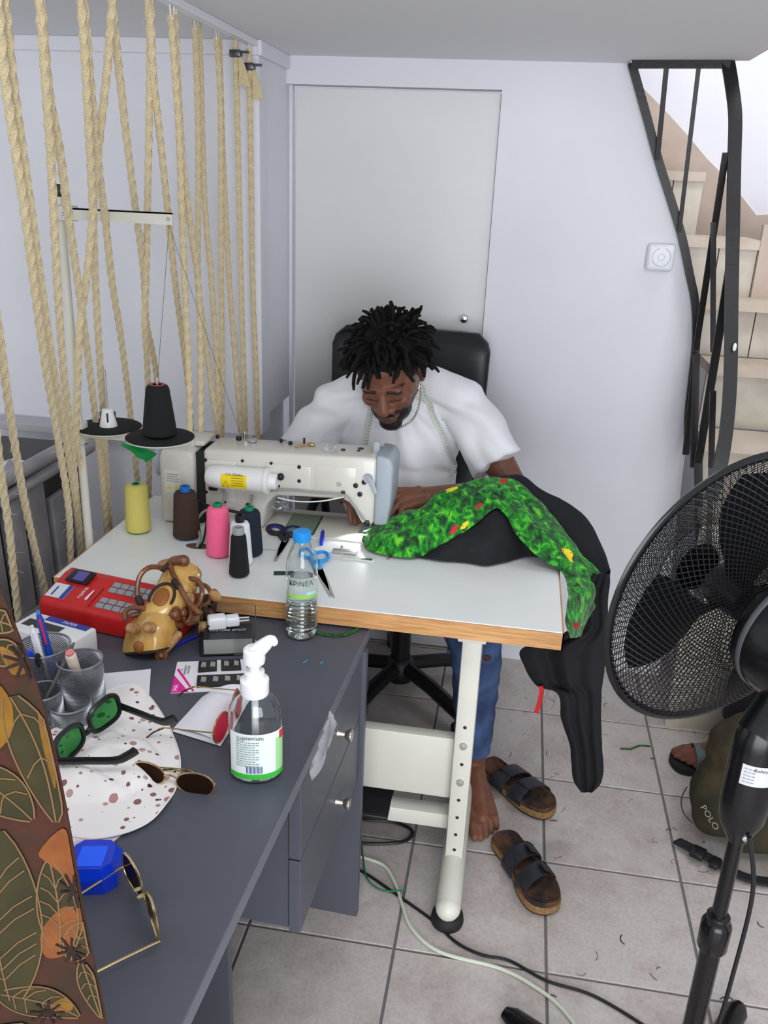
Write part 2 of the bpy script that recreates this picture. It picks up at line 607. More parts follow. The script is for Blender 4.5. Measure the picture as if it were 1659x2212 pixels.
# white sensor box on the back wall
WPLA = mat('white_plastic', (226, 227, 232), 0.35)
sn = thing('wall_sensor', (0.394, 2.76, 1.37), 'square white plastic sensor box on the back wall by the railing', 'sensor')
MB().box((0.392, 2.748, 1.403), (0.078, 0.024, 0.078), None, 0.011, 4).build('case', WPLA, sn)
BLUEP = mat('blue_print', (120, 150, 205), 0.5)
MB().tube([(0.394 + 0.026 * math.cos(a), 2.7362, 1.405 + 0.026 * math.sin(a)) for a in [math.radians(110 + 320 * k / 30) for k in range(31)]], 0.0008, 6).build('ring_mark', BLUEP, sn)
GREYP = mat('grey_print', (188, 190, 198), 0.5)
MB().tube([(0.394 + 0.009 * math.cos(a), 2.7362, 1.405 + 0.009 * math.sin(a)) for a in [math.radians(12 * k) for k in range(30)]], 0.0008, 6, closed=True).build('button_ring', GREYP, sn)

# ------------------------------------------------------------------ rope screen
rail = MB().box2((-0.768, 1.02, 1.896), (-0.742, 2.47, 1.913), 0.003)
tag(rail.build('curtain_rail', WPLA, origin=(-0.757, 1.5, 1.90), smooth=False), 'slim white ceiling rail carrying the rope screen', 'rail')
ROPE = mat('sisal_rope', (226, 210, 172), 0.9, var=(420, (186, 162, 116), 0.42, 0.72), bump=(700, 0.5, 0.002), sheen=0.3)
strands = [[(-0.771,1.2995,1.8331),(-0.7998,1.3441,1.6964),(-0.838,1.4249,1.5145),(-0.8914,1.5308,1.2599),(-0.9366,1.6317,1.0445),(-0.9771,1.7187,0.8517),(-1.0182,1.7792,0.6561)],[(-0.7704,1.3151,1.8362),(-0.7993,1.364,1.6984),(-0.838,1.4453,1.5141),(-0.8925,1.5592,1.255),(-0.9388,1.6672,1.0344),(-0.9805,1.7616,0.8356),(-1.0209,1.8485,0.6435)],[(-0.8417,1.3054,1.4965),(-0.8837,1.383,1.2969),(-0.9154,1.4366,1.1457),(-0.9646,1.5323,0.9114),(-1.0217,1.6687,0.6395)],[(-0.8973,1.3634,1.2318),(-0.9353,1.4161,1.051),(-0.9681,1.4697,0.8947),(-1.0282,1.557,0.6088)],[(-0.7667,1.4038,1.8538),(-0.7738,1.4191,1.8199),(-0.7939,1.4533,1.7243),(-0.8223,1.4983,1.589),(-0.8679,1.5639,1.3721),(-0.9026,1.6194,1.2065),(-0.9231,1.6592,1.109),(-0.9531,1.7149,0.9661),(-0.9957,1.7918,0.7634),(-1.0229,1.8411,0.6338)],[(-0.7664,1.4115,1.8554),(-0.7979,1.467,1.7053),(-0.8187,1.5248,1.6063),(-0.8409,1.5769,1.5006),(-0.8683,1.6438,1.3701),(-0.8859,1.6866,1.286),(-0.9149,1.7531,1.1483),(-0.935,1.7993,1.0526),(-0.9615,1.8601,0.9263),(-1.0056,1.9468,0.7161),(-1.0187,1.9773,0.6538)],[(-0.7615,1.5275,1.8784),(-0.7692,1.5453,1.842),(-0.7851,1.5779,1.7663),(-0.8147,1.6295,1.6251),(-0.8344,1.6639,1.5314),(-0.8699,1.7203,1.3624),(-0.9171,1.8045,1.1374),(-0.9416,1.8518,1.0209),(-0.9679,1.8953,0.8959),(-1.0187,1.9937,0.6537)],[(-0.761,1.5394,1.8808),(-0.8009,1.624,1.691),(-0.8277,1.6883,1.5635),(-0.8454,1.7348,1.4791),(-0.8716,1.7992,1.3545),(-0.9027,1.8911,1.2061),(-0.9459,2.0031,1.0003),(-0.9919,2.1163,0.7813),(-1.0157,2.169,0.6679)],[(-0.7563,1.6537,1.9035),(-0.765,1.6582,1.8617),(-0.7888,1.6674,1.7488),(-0.8176,1.6682,1.6113),(-0.8486,1.6769,1.4638),(-0.869,1.6792,1.3666),(-0.8888,1.6739,1.2726),(-0.9141,1.6937,1.1518),(-0.9444,1.7225,1.0077)],[(-0.7582,1.6436,1.8945),(-0.7733,1.6768,1.8224),(-0.8065,1.7692,1.6643),(-0.8348,1.8532,1.5296),(-0.868,1.9539,1.3716),(-0.896,2.0179,1.2382),(-0.9136,2.0838,1.1544),(-0.9319,2.1421,1.0671),(-0.974,2.2546,0.8667)],[(-0.7513,1.786,1.9298),(-0.7595,1.801,1.8867),(-0.7703,1.8291,1.8301),(-0.8006,1.8728,1.6708),(-0.8346,1.9171,1.4914),(-0.8651,1.9572,1.3308),(-0.8814,1.9746,1.2453),(-0.8959,2.008,1.1689),(-0.9112,2.0404,1.0886),(-0.9572,2.1222,0.8464),(-0.9914,2.18,0.6662)],[(-0.7539,1.8042,1.9258),(-0.7721,1.8392,1.774),(-0.7885,1.9004,1.6377),(-0.806,1.9655,1.4914),(-0.8249,2.035,1.3338),(-0.8443,2.1168,1.1724),(-0.8625,2.1896,1.0205),(-0.8815,2.2504,0.8621)],[(-0.7572,1.9082,1.8906),(-0.7615,1.9384,1.6759),(-0.7651,1.9453,1.4938),(-0.7681,1.9527,1.3451),(-0.7699,1.9588,1.2546),(-0.7727,1.9655,1.1145),(-0.7759,1.9655,0.9528)],[(-0.7572,1.9279,1.8923),(-0.7625,1.9536,1.6231),(-0.7659,1.9997,1.4528),(-0.7683,2.039,1.3366),(-0.7716,2.0469,1.1706),(-0.7763,2.0359,0.9326)],[(-0.8141,2.2,1.9121),(-0.8147,2.2,1.6901),(-0.8226,2.2,1.4841),(-0.8289,2.2,1.3172),(-0.8201,2.2,1.2171),(-0.8036,2.2,1.0632),(-0.7841,2.2,0.885)],[(-0.8173,2.23,1.9147),(-0.8152,2.23,1.8483),(-0.8159,2.23,1.5684),(-0.8119,2.23,1.4399),(-0.8035,2.23,1.3156),(-0.7962,2.23,1.0968),(-0.7921,2.23,0.8757)],[(-0.8012,2.31,1.9033),(-0.7952,2.31,1.7391),(-0.8052,2.31,1.2954),(-0.809,2.31,1.0675),(-0.8164,2.31,0.8507)],[(-0.8044,2.34,1.9056),(-0.8027,2.34,1.6661),(-0.8003,2.34,1.57),(-0.7919,2.34,1.293),(-0.7785,2.34,1.0637),(-0.7664,2.34,0.8465)],[(-0.7812,2.4,1.9021),(-0.7805,2.4,1.7033),(-0.7785,2.4,1.2876),(-0.7761,2.4,1.0521),(-0.7731,2.4,0.8287)],[(-0.7553,2.43,1.8877),(-0.7545,2.43,1.618),(-0.7542,2.43,1.2858),(-0.7478,2.43,1.0482),(-0.745,2.43,0.8226)]]
rope_labels = ['doubled sisal rope at the front of the screen, outer strand', 'doubled sisal rope at the front of the screen, inner strand', 'near loose sisal rope hanging behind the mesh pencil cup',
               'short frayed sisal rope end beside the brown patterned garment']
for k, s in enumerate(strands):
    top, bot = V(s[0]), V(s[-1])
    pts = [V(p) for p in s]
    if k in (2, 3) or s[0][2] < 1.80:
        d = (pts[0] - pts[1]).normalized()
        if pts[0].z < 1.80:
            pts = [pts[0] + d * ((1.885 - pts[0].z) / max(d.z, 0.2))] + pts
    d = (pts[-1] - pts[-2]).normalized()
    low = pts[-1]
    d.x = min(max(d.x, -0.05), 0.05)
    pts.append(low + d * 0.18)
    pts.append(V((pts[-1].x, pts[-1].y, 0.004)))
    if k in (12, 14, 16, 18, 19):
        pts[0] = lerp(pts[0], pts[1], 0.05 if k != 18 and k != 19 else 0.0)
    raw = spline(pts, 14)
    path, acc = [raw[0]], 0.0
    for p0_, p1_ in zip(raw[:-1], raw[1:]):
        seg_ = (p1_ - p0_).length
        while acc + seg_ >= 0.0075:
            t_ = (0.0075 - acc) / seg_
            p0_ = lerp(p0_, p1_, t_)
            path.append(p0_.copy())
            seg_ = (p1_ - p0_).length
            acc = 0.0
        acc += seg_
    mb = MB()
    mb.tube(path, 0.0084, 12, twist=0.50, lobes=(3, 0.24))
    rng = random.Random(100 + k)
    for q in range(26):
        i = rng.randrange(4, len(path) - 4)
        a = V((rng.uniform(-1, 1), rng.uniform(-1, 1), rng.uniform(-0.6, 0.6))).normalized()
        p0 = path[i] + a * 0.006
        mb.tube([p0, p0 + a * 0.008 + V((0, 0, -0.002)), p0 + a * rng.uniform(0.01, 0.022) + V((0, 0, rng.uniform(-0.012, 0.006)))], [0.0004, 0.0003, 0.0001], 3)
    o = mb.build('hanging_rope', ROPE, origin=path[0])
    if k < 4:
        tag(o, rope_labels[k], 'rope', 'hanging sisal ropes of the screen')
    else:
        tag(o, 'sisal rope with a steel clamp and frayed tail beside the return wall' if k >= 18 else 'sisal rope strand looped through a white plastic ring on the rail' if k in (12, 14, 16) else
            'twisted sisal rope strand strung from ceiling rail to floor', 'rope', 'hanging sisal ropes of the screen')
    if k in (12, 14, 16, 18, 19):
        a = path[0]
        ring = [(a.x + 0.003, a.y + 0.011 * math.sin(t), a.z + 0.014 + 0.022 * math.cos(t)) for t in [2 * math.pi * q / 20 for q in range(20)]]
        MB().tube(ring, 0.0018, 6, closed=True).build('plastic_ring', WPLA, o)
    if k in (18, 19):
        a = lerp(V(s[0]), V(s[1]), 0.16)
        STEEL = mat('clamp_steel', (92, 94, 100), 0.35, 0.8)
        MB().box(a, (0.03, 0.026, 0.018), None, 0.004).box(a + V((0.02, -0.004, 0.004)), (0.03, 0.006, 0.006)).build('clamp', STEEL, o)
        tl = MB()
        for q in range(6):
            tl.tube([a + V((0.01, 0, -0.005)), a + V((0.014 + 0.002 * q, 0.002 * (q - 3), -0.045)), a + V((0.012 + 0.004 * q, 0.003 * (q - 3), -0.075))], [0.005, 0.005, 0.003], 6)
        tl.build('frayed_end', ROPE, o)


# ================================================================== SEWING TABLE
LAM = mat('white_laminate', (228, 231, 230), 0.32, var=(4, (220, 224, 222)), space='World')
BEECH = mat('beech_plywood_edge', (196, 146, 92), 0.45, space='World')
nt, b = nodes_of(BEECH)
g_ = nt.nodes.new('ShaderNodeNewGeometry')
mp = nt.nodes.new('ShaderNodeMapping')
mp.inputs['Scale'].default_value = (6, 6, 160)
nt.links.new(g_.outputs['Position'], mp.inputs['Vector'])
nn = nt.nodes.new('ShaderNodeTexNoise')
nn.inputs['Scale'].default_value = 2.2
nn.inputs['Detail'].default_value = 7
nt.links.new(mp.outputs[0], nn.inputs['Vector'])
rr = nt.nodes.new('ShaderNodeValToRGB')
rr.color_ramp.elements[0].position = 0.32
rr.color_ramp.elements[1].position = 0.68
rr.color_ramp.elements[0].color = lin((170, 120, 72))
rr.color_ramp.elements[1].color = lin((208, 160, 106))
nt.links.new(nn.outputs['Fac'], rr.inputs['Fac'])
nt.links.new(rr.outputs['Color'], b.inputs['Base Color'])
CREAM = mat('cream_painted_steel', (212, 211, 200), 0.35, var=(5, (204, 203, 192)), space='World')
RUBBER = mat('black_rubber', (26, 26, 27), 0.7)
BOLT = mat('zinc_bolt', (196, 198, 198), 0.3, 0.9)
HOLE = mat('dark_hole', (42, 42, 44), 0.8)
BLK = mat('black_plastic', (24, 24, 26), 0.4)
MET = mat('brushed_steel', (186, 184, 180), 0.42, 0.6)

TZ = 0.76
T0, T1, Y0, Y1 = -0.938, 0.146, 1.556, 2.092
tb = thing('sewing_table', (-0.40, 1.82, 0), 'white topped industrial sewing table with beech edge and cream steel legs', 'table')
MB().box2((T0 + 0.003, Y0 + 0.003, TZ - 0.036), (T1 - 0.003, Y1 - 0.003, TZ), 0.002).build('tabletop', LAM, tb, smooth=False)
eb = MB()
eb.box2((T0, Y0, TZ - 0.038), (T1, Y0 + 0.003, TZ - 0.0015))
eb.box2((T0, Y1 - 0.003, TZ - 0.038), (T1, Y1, TZ - 0.0015))
eb.box2((T0, Y0, TZ - 0.038), (T0 + 0.003, Y1, TZ - 0.0015))
eb.box2((T1 - 0.003, Y0, TZ - 0.038), (T1, Y1, TZ - 0.0015))
eb.build('edge_band', BEECH, tb, smooth=False)
for sx in (-0.86, -0.035):
    lg = MB()
    lg.box2((sx - 0.022, 1.655, 0.055), (sx + 0.022, 1.735, 0.722), 0.006)
    post = lg.build('leg', CREAM, tb)
    MB().box2((sx - 0.03, 1.60, 0.690), (sx + 0.03, 2.04, 0.7225), 0.003).build('top_bracket', CREAM, post)
    ft = MB()
    ft.tube([(sx, 1.53, 0.045), (sx, 1.56, 0.052), (sx, 1.70, 0.06), (sx, 1.95, 0.052), (sx, 2.07, 0.04)], 1.0, 12, flat=(0.058, 0.055), up=(0, 0, 1))
    ft.ball((sx, 1.53, 0.045), (0.029, 0.03, 0.0275))
    ft.build('foot', CREAM, post)
    for fy in (1.535, 2.06):
        MB().lathe([(0.0, 0.0), (0.036, 0.0), (0.038, 0.008), (0.036, 0.022), (0.030, 0.028), (0.0, 0.03)], 24, (sx, fy, 0)).build('rubber_foot', RUBBER, post)
    for k, z in enumerate((0.445, 0.395, 0.345, 0.295, 0.245, 0.195, 0.145, 0.10)):
        big = k in (1, 3)
        MB().lathe([(0.0, 0.0), (0.0095 if big else 0.0042, 0.0), (0.008 if big else 0.0042, 0.004 if big else 0.0006), (0.0, 0.0045 if big else 0.0006)], 16, (sx, 1.655, z), Matrix.Rotation(math.radians(90), 3, 'X')).build('bolt' if big else 'adjusting_hole', BOLT if big else HOLE, post)
MB().box2((-0.838, 1.69, 0.218), (-0.057, 1.722, 0.385), 0.004).build('cross_panel', CREAM, tb)
MB().box2((-0.838, 1.70, 0.118), (-0.057, 1.745, 0.160), 0.004).build('lower_rail', CREAM, tb)
MB().box2((-0.62, 1.66, 0.150), (-0.20, 1.80, 0.162), 0.003).build('foot_pedal', BLK, tb)
MB().tube([(-0.60, 1.60, TZ + 0.0004), (-0.60, 1.60, TZ + 0.0005)], 0.001, 4).build('speck', HOLE, tb)
# oval cable hole
MB().lathe([(0.0, 0.0), (0.03, 0.0), (0.03, 0.0006), (0.0, 0.0006)], 24, (-0.6975,1.7896,0.76), None, 1.0, 0.55).build('cable_hole', mat('hole_brown', (92, 74, 58), 0.9), tb)

# ================================================================== SEWING MACHINE
MCH = mat('machine_cream_enamel', (214, 211, 202), 0.28, coat=0.3, var=(6, (208, 205, 196)))
MGREY = mat('machine_grey_plastic', (158, 168, 176), 0.4)
MDK = mat('machine_dark_gap', (30, 30, 31), 0.6)
WHT = mat('white_enamel', (230, 230, 228), 0.3)
FY, BY = 1.922, 2.038


def prism_bev(poly, y0, y1, bev, seg=3):
    bm = bmesh.new()
    a = [bm.verts.new((p[0], y0, p[1])) for p in poly]
    f = bm.faces.new(a)
    r = bmesh.ops.extrude_face_region(bm, geom=[f])
    bmesh.ops.translate(bm, vec=(0, y1 - y0, 0), verts=[v for v in r['geom'] if isinstance(v, bmesh.types.BMVert)])
    bmesh.ops.recalc_face_normals(bm, faces=bm.faces)
    if bev:
        bmesh.ops.bevel(bm, geom=list(bm.edges), offset=bev, segments=seg, profile=0.5, affect='EDGES')
    bm.verts.index_update()
    mb = MB()
    mb.add([v.co.copy() for v in bm.verts], [tuple(v.index for v in f.verts) for f in bm.faces])
    bm.free()
    return mb


sm = thing('sewing_machine', (-0.55, 1.98, TZ), 'cream industrial sewing machine with grey end plate and yellow sticker', 'sewing machine')
MB().box2((-0.735, 1.905, TZ - 0.004), (-0.262, 2.055, TZ + 0.004), 0.003).build('bed', MCH, sm)
prism_bev([(-0.728, TZ + 0.003), (-0.578, TZ + 0.003), (-0.570, 0.825), (-0.548, 0.853), (-0.38, 0.861), (-0.358, 0.848), (-0.333, 0.802), (-0.302, 0.800), (-0.298, 0.972), (-0.40, 0.968), (-0.728, 0.958)], FY, BY, 0.011).build('arm', MCH, sm)
prism_bev([(-0.302, 0.803), (-0.270, 0.803), (-0.262, 0.86), (-0.259, 0.955), (-0.268, 0.975), (-0.302, 0.980)], FY - 0.004, BY + 0.002, 0.008).build('face_plate', MGREY, sm)
MB().box2((-0.748, FY + 0.006, TZ + 0.002), (-0.726, BY - 0.01, 0.946)).build('belt_gap', MDK, sm, smooth=False)
hb = prism_bev([(-0.838, TZ + 0.002), (-0.752, TZ + 0.002), (-0.748, 0.94), (-0.756, 0.952), (-0.83, 0.952), (-0.838, 0.93)], FY - 0.012, BY + 0.004, 0.010)
hb = hb.build('motor_housing', MCH, sm)
MB().box2((-0.835, FY + 0.03, 0.953), (-0.735, BY, 0.968), 0.006).build('housing_top', MCH, sm)
MB().cyl((-0.862, 1.985, 0.905), (-0.836, 1.985, 0.905), 0.046, 32).build('hand_wheel', MGREY, sm)
STK = mat('paper_sticker', (222, 221, 214), 0.5)
YEL = mat('yellow_sticker', (240, 214, 20), 0.45)
INK = mat('black_ink', (30, 30, 30), 0.6)
GINK = mat('grey_ink', (128, 128, 126), 0.6)
wl_ = MB().box2((-0.823, FY - 0.0128, 0.842), (-0.783, FY - 0.012, 0.900)).build('warning_label', STK, hb, smooth=False)
for dx in (-0.814, -0.794):
    MB().prism([(-0.006, 0), (0.006, 0), (0, 0.011)], (dx, FY - 0.0128, 0.852), (1, 0, 0), (0, 0, 1), 0.0006).build('warning_triangle', YEL, wl_, smooth=False)
ln = MB()
for k in range(4):
    ln.box2((-0.819, FY - 0.0132, 0.872 + 0.006 * k), (-0.789 + 0.003 * (k % 2), FY - 0.0128, 0.8735 + 0.006 * k))
ln.build('print_lines', GINK, wl_, smooth=False)
# raised rear covers
MB().box2((-0.722, FY - 0.004, 0.812), (-0.645, FY + 0.004, 0.935), 0.004).build('rear_cover', MCH, sm)
MB().box2((-0.572, FY - 0.003, 0.868), (-0.458, FY + 0.004, 0.938), 0.003).build('rear_cover', MCH, sm)
MB().box2((-0.448, FY - 0.002, 0.868), (-0.348, FY + 0.004, 0.945), 0.003).build('rear_cover', MCH, sm)
# stepping motor with yellow caution label
mo = MB()
Rx = Matrix.Rotation(math.radians(90), 3, 'Y')
mo.lathe([(0.0, 0.0), (0.020, 0.0), (0.027, 0.008), (0.029, 0.04), (0.030, 0.145), (0.033, 0.147), (0.034, 0.152), (0.033, 0.156), (0.020, 0.157), (0.0195, 0.172), (0.017, 0.175), (0.0, 0.175)], 36, (-0.712, 1.905, 0.897), Rx)
mo.box2((-0.70, 1.905, 0.872), (-0.56, FY + 0.005, 0.92), 0.004)
mo_o = mo.build('drive_motor', WHT, sm)
lb = MB()
rows = []
for k in range(9):
    a = math.radians(200 + 8.5 * k)
    rows.append([(x_, 1.905 + 0.0304 * math.sin(a + math.radians(70 - 0)) * -1 if False else 1.905 - 0.0303 * math.cos(math.radians(-34 + 8.5 * k)), 0.897 + 0.0303 * math.sin(math.radians(-34 + 8.5 * k))) for x_ in (-0.668, -0.605)])
lb.grid(rows, 0.0004)
lab = lb.build('caution_label', YEL, mo_o)
cl = MB()
for k in range(5):
    z = 0.913 - 0.006 * k
    yy = 1.905 - math.sqrt(max(0.0306 ** 2 - (z - 0.897) ** 2, 0)) - 0.0004
    cl.box2((-0.642, yy, z - 0.0006), (-0.612, yy + 0.0004, z + 0.0006))
vs, fs = text_mesh('CAUTION', 0.009, Matrix.Translation((-0.637, 1.8778, 0.9145)) @ Matrix.Rotation(math.radians(72), 4, 'X'))
cl.add(vs, fs)
for a, c in (((-0.663, 0.884), (-0.655, 0.900)), ((-0.655, 0.900), (-0.647, 0.884)), ((-0.663, 0.884), (-0.647, 0.884))):
    cl.tube([(a[0], 1.8738, a[1]), (c[0], 1.8738, c[1])], 0.0004, 4)
cl.build('caution_print', mat('olive_ink', (120, 104, 10), 0.6), lab, smooth=False)
# screws and plugs on the side facing away from the tailor
for (x, z, rr_) in [[-0.7199,0.9314,0.0042],[-0.7206,0.8492,0.0042],[-0.6278,0.9375,0.0036],[-0.5561,0.9377,0.0036],[-0.4867,0.9347,0.0046],[-0.4865,0.8995,0.0046],[-0.5377,0.8819,0.0040],[-0.6163,0.8265,0.0042],[-0.6731,0.8275,0.0034],[-0.3483,0.9007,0.0060],[-0.3283,0.9110,0.0058],[-0.3375,0.8797,0.0060],[-0.3185,0.9203,0.0052]]:
    MB().lathe([(0, 0), (rr_, 0), (rr_, 0.003), (rr_ * 0.7, 0.004), (0, 0.004)], 14, (x, FY - 0.001, z), Matrix.Rotation(math.radians(90), 3, 'X')).build('screw', BLK, sm)
MB().lathe([(0, 0), (0.007, 0), (0.006, 0.002), (0, 0.002)], 18, (-0.3895,1.921,0.8998), Matrix.Rotation(math.radians(90), 3, 'X')).build('grey_plug', mat('pale_grey_plastic', (170, 170, 166), 0.4), sm)
MB().ball((-0.5316,1.915,0.9072), 0.009).build('black_knob', BLK, sm)
MB().box((-0.7011,1.915,0.8652), (0.022, 0.014, 0.016), None, 0.003).build('connector', BLK, sm)
MB().box((-0.3775,1.915,0.876), (0.009, 0.010, 0.018), None, 0.002).build('cable_clip', BLK, sm)
MB().box((-0.3195,1.925,0.8064), (0.014, 0.014, 0.016), None, 0.003).build('cable_clip', BLK, sm)
lv = MB()
lv.tube([(-0.3178,1.912,0.9246), (-0.3079,1.908,0.9153), (-0.2981,1.908,0.8896)], 1.0, 8, flat=(0.011, 0.006), up=(0, -1, 0))
lv.lathe([(0, 0), (0.011, 0), (0.010, 0.008), (0, 0.008)], 20, (-0.3191,1.92,0.9219), Matrix.Rotation(math.radians(90), 3, 'X'))
lv.build('lifting_lever', MGREY, sm)
CABLE = mat('grey_cable', (150, 150, 148), 0.5)
MB().tube(spline([(-0.5848,1.914,0.8646), (-0.5148,1.912,0.8768), (-0.4461,1.912,0.8763), (-0.3754,1.91,0.8767), (-0.3526,1.912,0.8546), (-0.323,1.918,0.8124)], 8), 0.0032, 8).build('cable', CABLE, sm)
MB().tube(spline([(-0.6024,1.914,0.8534), (-0.607,1.912,0.8174), (-0.6065,1.912,0.7746), (-0.5833,1.905,0.7613)], 6), 0.0028, 8).build('cable', CABLE, sm)
MB().tube(spline([(-0.5384,1.914,0.8536), (-0.4912,1.91,0.85), (-0.4328,1.905,0.8576), (-0.3827,1.908,0.8708), (-0.3719,1.91,0.8747)], 8), 0.0018, 8).build('cable', WHT, sm)
MB().tube(spline([(-0.6777,1.912,0.8648), (-0.6688,1.905,0.8441), (-0.6848,1.895,0.822), (-0.7169,1.885,0.8103), (-0.73,1.87,0.7844), (-0.7,1.8103,0.775), (-0.697,1.7793,0.762)], 8), 0.0034, 8).build('cable', CABLE, sm)
MB().tube(spline([(-0.7353,1.905,0.8315), (-0.7067,1.89,0.8156), (-0.7052,1.87,0.7869), (-0.6893,1.8058,0.772), (-0.6907,1.7776,0.761)], 8), 0.0026, 8).build('cable', BLK, sm)
MB().tube(spline([(-0.7333,1.905,0.822), (-0.6867,1.9,0.8163), (-0.6397,1.9,0.8113), (-0.6179,1.905,0.8043)], 8), 0.004, 8).build('cable', BLK, sm)
# top of the arm
for (x, y, z, rr_) in [[-0.7187,2.0041,0.9630,0.0050],[-0.6638,2.0053,0.9630,0.0075],[-0.5299,2.0002,0.9630,0.0052],[-0.3917,1.9755,0.9630,0.0052],[-0.3519,1.9946,0.9630,0.0075],[-0.3537,1.9754,0.9630,0.0045],[-0.5573,2.0146,0.9630,0.0040]]:
    MB().lathe([(0, -0.004), (rr_, -0.004), (rr_, 0.0045), (0, 0.0045)], 16, (x, y, z + 0.004)).build('oil_cap', BLK, sm)
a_ = V((-0.6285,2.0037,0.963))
MB().lathe([(0, 0), (0.012, 0), (0.012, 0.005), (0.009, 0.007), (0, 0.007)], 20, a_).build('oil_gauge', mat('silver_plastic', (176, 178, 180), 0.3, 0.5), sm)
a_ = V((-0.6558,2.0255,0.963))
tg = MB()
tg.cyl(a_, a_ + V((0, 0, 0.016)), 0.006, 14).cyl(a_ + V((0.008, 0, 0)), a_ + V((0.008, 0, 0.012)), 0.003, 10).cyl(a_ + V((-0.006, 0.0, 0.010)), a_ + V((0.012, 0, 0.012)), 0.003, 10)
tg.build('thread_tension', CHROME, sm)
a_ = V((-0.3086,1.9658,0.97))
MB().box(a_ + V((0, 0, 0.014)), (0.017, 0.012, 0.034), None, 0.005, 3).build('finger_guard', MGREY, sm)
a_ = V((-0.4979,2.0117,0.966))
MB().cyl(a_, a_ + V((0, 0, 0.014)), 0.0026, 10).build('thread_pin', BLK, sm)
GOLD_ = mat('brass', (196, 168, 110), 0.25, 0.95)
br = MB()
br.tube([(-0.5091,1.9684,0.968), (-0.4811,1.9957,0.972), (-0.4668,1.9946,0.97)], 0.0028, 8)
br.ball((-0.4764,1.9958,0.97), (0.010, 0.006, 0.005))
br.build('thread_guide', GOLD_, sm)
GLASS = mat('clear_plastic', (245, 248, 250), 0.05, trans=1.0, ior=1.35)
a_ = V((-0.4195,1.9592,0.968))
MB().box(a_ + V((0, 0, 0.009)), (0.03, 0.014, 0.018), None, 0.002).build('lamp_cover', GLASS, sm)
nd = MB()
nx, ny = -0.318, 1.985
nd.cyl((nx, ny, 0.81), (nx, ny, 0.775), 0.004, 10).cyl((nx, ny, 0.78), (nx, ny, 0.766), 0.001, 6).cyl((nx + 0.014, ny + 0.01, 0.81), (nx + 0.014, ny + 0.01, 0.772), 0.0045, 10).box((nx + 0.004, ny - 0.008, 0.769), (0.012, 0.03, 0.004), None, 0.001)
nd.build('needle_bar', MET, sm)
# needle plate, slide plate and round emblem set into the bed
MB().box2((-0.345, 1.93, TZ + 0.0040), (-0.285, 2.03, TZ + 0.0046)).build('needle_plate', MET, sm, smooth=False)
# the machine's own LED light beside the needle
ld = bpy.data.lights.new('needle_led', 'SPOT')
ld.energy = 1.6
ld.spot_size = math.radians(75)
ld.spot_blend = 0.6
ld.shadow_soft_size = 0.008
ld.color = (0.95, 0.98, 1.0)
lo = bpy.data.objects.new('needle_led', ld)
COL.objects.link(lo)
lo.location = (-0.322, 1.965, 0.797)
lo.rotation_euler = (V((-0.345, 1.90, 0.76)) - lo.location).to_track_quat('-Z', 'Y').to_euler()
LEDM = mat('led_lens', (240, 246, 255), 0.2, emit=6.0)
MB().ball((-0.322, 1.965, 0.801), 0.003).build('lamp_lens', LEDM, sm)

# ================================================================== THREAD STAND
ts = thing('thread_stand', (-0.94, 1.72, TZ), 'tall cream thread stand with two black spool trays at the table end', 'thread stand')
px_, py_ = -0.9505, 1.75
MB().cyl((px_, py_, TZ - 0.05), (px_, py_, 1.525), 0.0095, 18).build('pole', CREAM, ts)
MB().box((px_, py_, 1.537), (0.02, 0.02, 0.024), None, 0.003).build('end_cap', BLK, ts)
ua = MB()
ua.box2((px_ + 0.006, py_ - 0.016, 1.482), (-0.703, py_ - 0.012, 1.505)).box2((px_ + 0.006, py_ - 0.016, 1.502), (-0.703, py_ + 0.004, 1.505))
ua.box((px_ + 0.012, py_ - 0.004, 1.494), (0.05, 0.03, 0.03), None, 0.004)
ua = ua.build('guide_arm', CREAM, ts)
for x in (-0.937, -0.853, -0.712):
    MB().lathe([(0, 0), (0.0045, 0), (0.0035, 0.002), (0, 0.002)], 14, (x, py_ - 0.016 if x > -0.9 else py_ - 0.019, 1.493), Matrix.Rotation(math.radians(90), 3, 'X')).build('rivet', BOLT, ua)
la = MB()
la.box2((px_, py_ - 0.008, 1.018), (-0.68, py_ + 0.008, 1.036), 0.003)
la.box((px_, py_, 1.028), (0.03, 0.03, 0.05), None, 0.004)
c1, c2 = V((-0.8973,1.785,1.0311)), V((-0.7386,1.7,1.0434))
la.tube([(c1.x, py_, 1.027), (c1.x, c1.y, c1.z - 0.012)], 1.0, 4, flat=(0.02, 0.004), up=(0, 0, 1))
la.tube([(c2.x, py_, 1.027), (c2.x, c2.y, c2.z - 0.012)], 1.0, 4, flat=(0.02, 0.004), up=(0, 0, 1))
la.build('tray_arm', CREAM, ts)
for k, cc in enumerate((c1, c2)):
    MB().lathe([(0.0, -0.010), (0.02, -0.010), (0.060, -0.004), (0.0735, 0.002), (0.0735, 0.004), (0.0, 0.002)], 40, cc).build('tray_dish', CREAM, ts)
    MB().lathe([(0.0, 0.002), (0.071, 0.004), (0.073, 0.006), (0.070, 0.0078), (0.03, 0.0068), (0.0, 0.0068)], 40, cc).build('foam_pad', mat('black_foam', (20, 21, 23), 0.95), ts)
    MB().cyl(cc, cc + V((0, 0, 0.135)), 0.0026, 10).build('spool_pin', MET, ts)
    if k == 0:
        cs = MB().lathe([(0.0, 0.007), (0.020, 0.007), (0.012, 0.045), (0.009, 0.047), (0.0, 0.047)], 24, cc).build('cone_holder', WHT, ts)
        for q in range(4):
            a = q * math.pi / 2 + 0.4
            MB().box(cc + V((0.0155 * math.cos(a), 0.0155 * math.sin(a), 0.025)), (0.004, 0.004, 0.03), Matrix.Rotation(a, 3, 'Z'), 0.001).build('slot', BLK, cs)

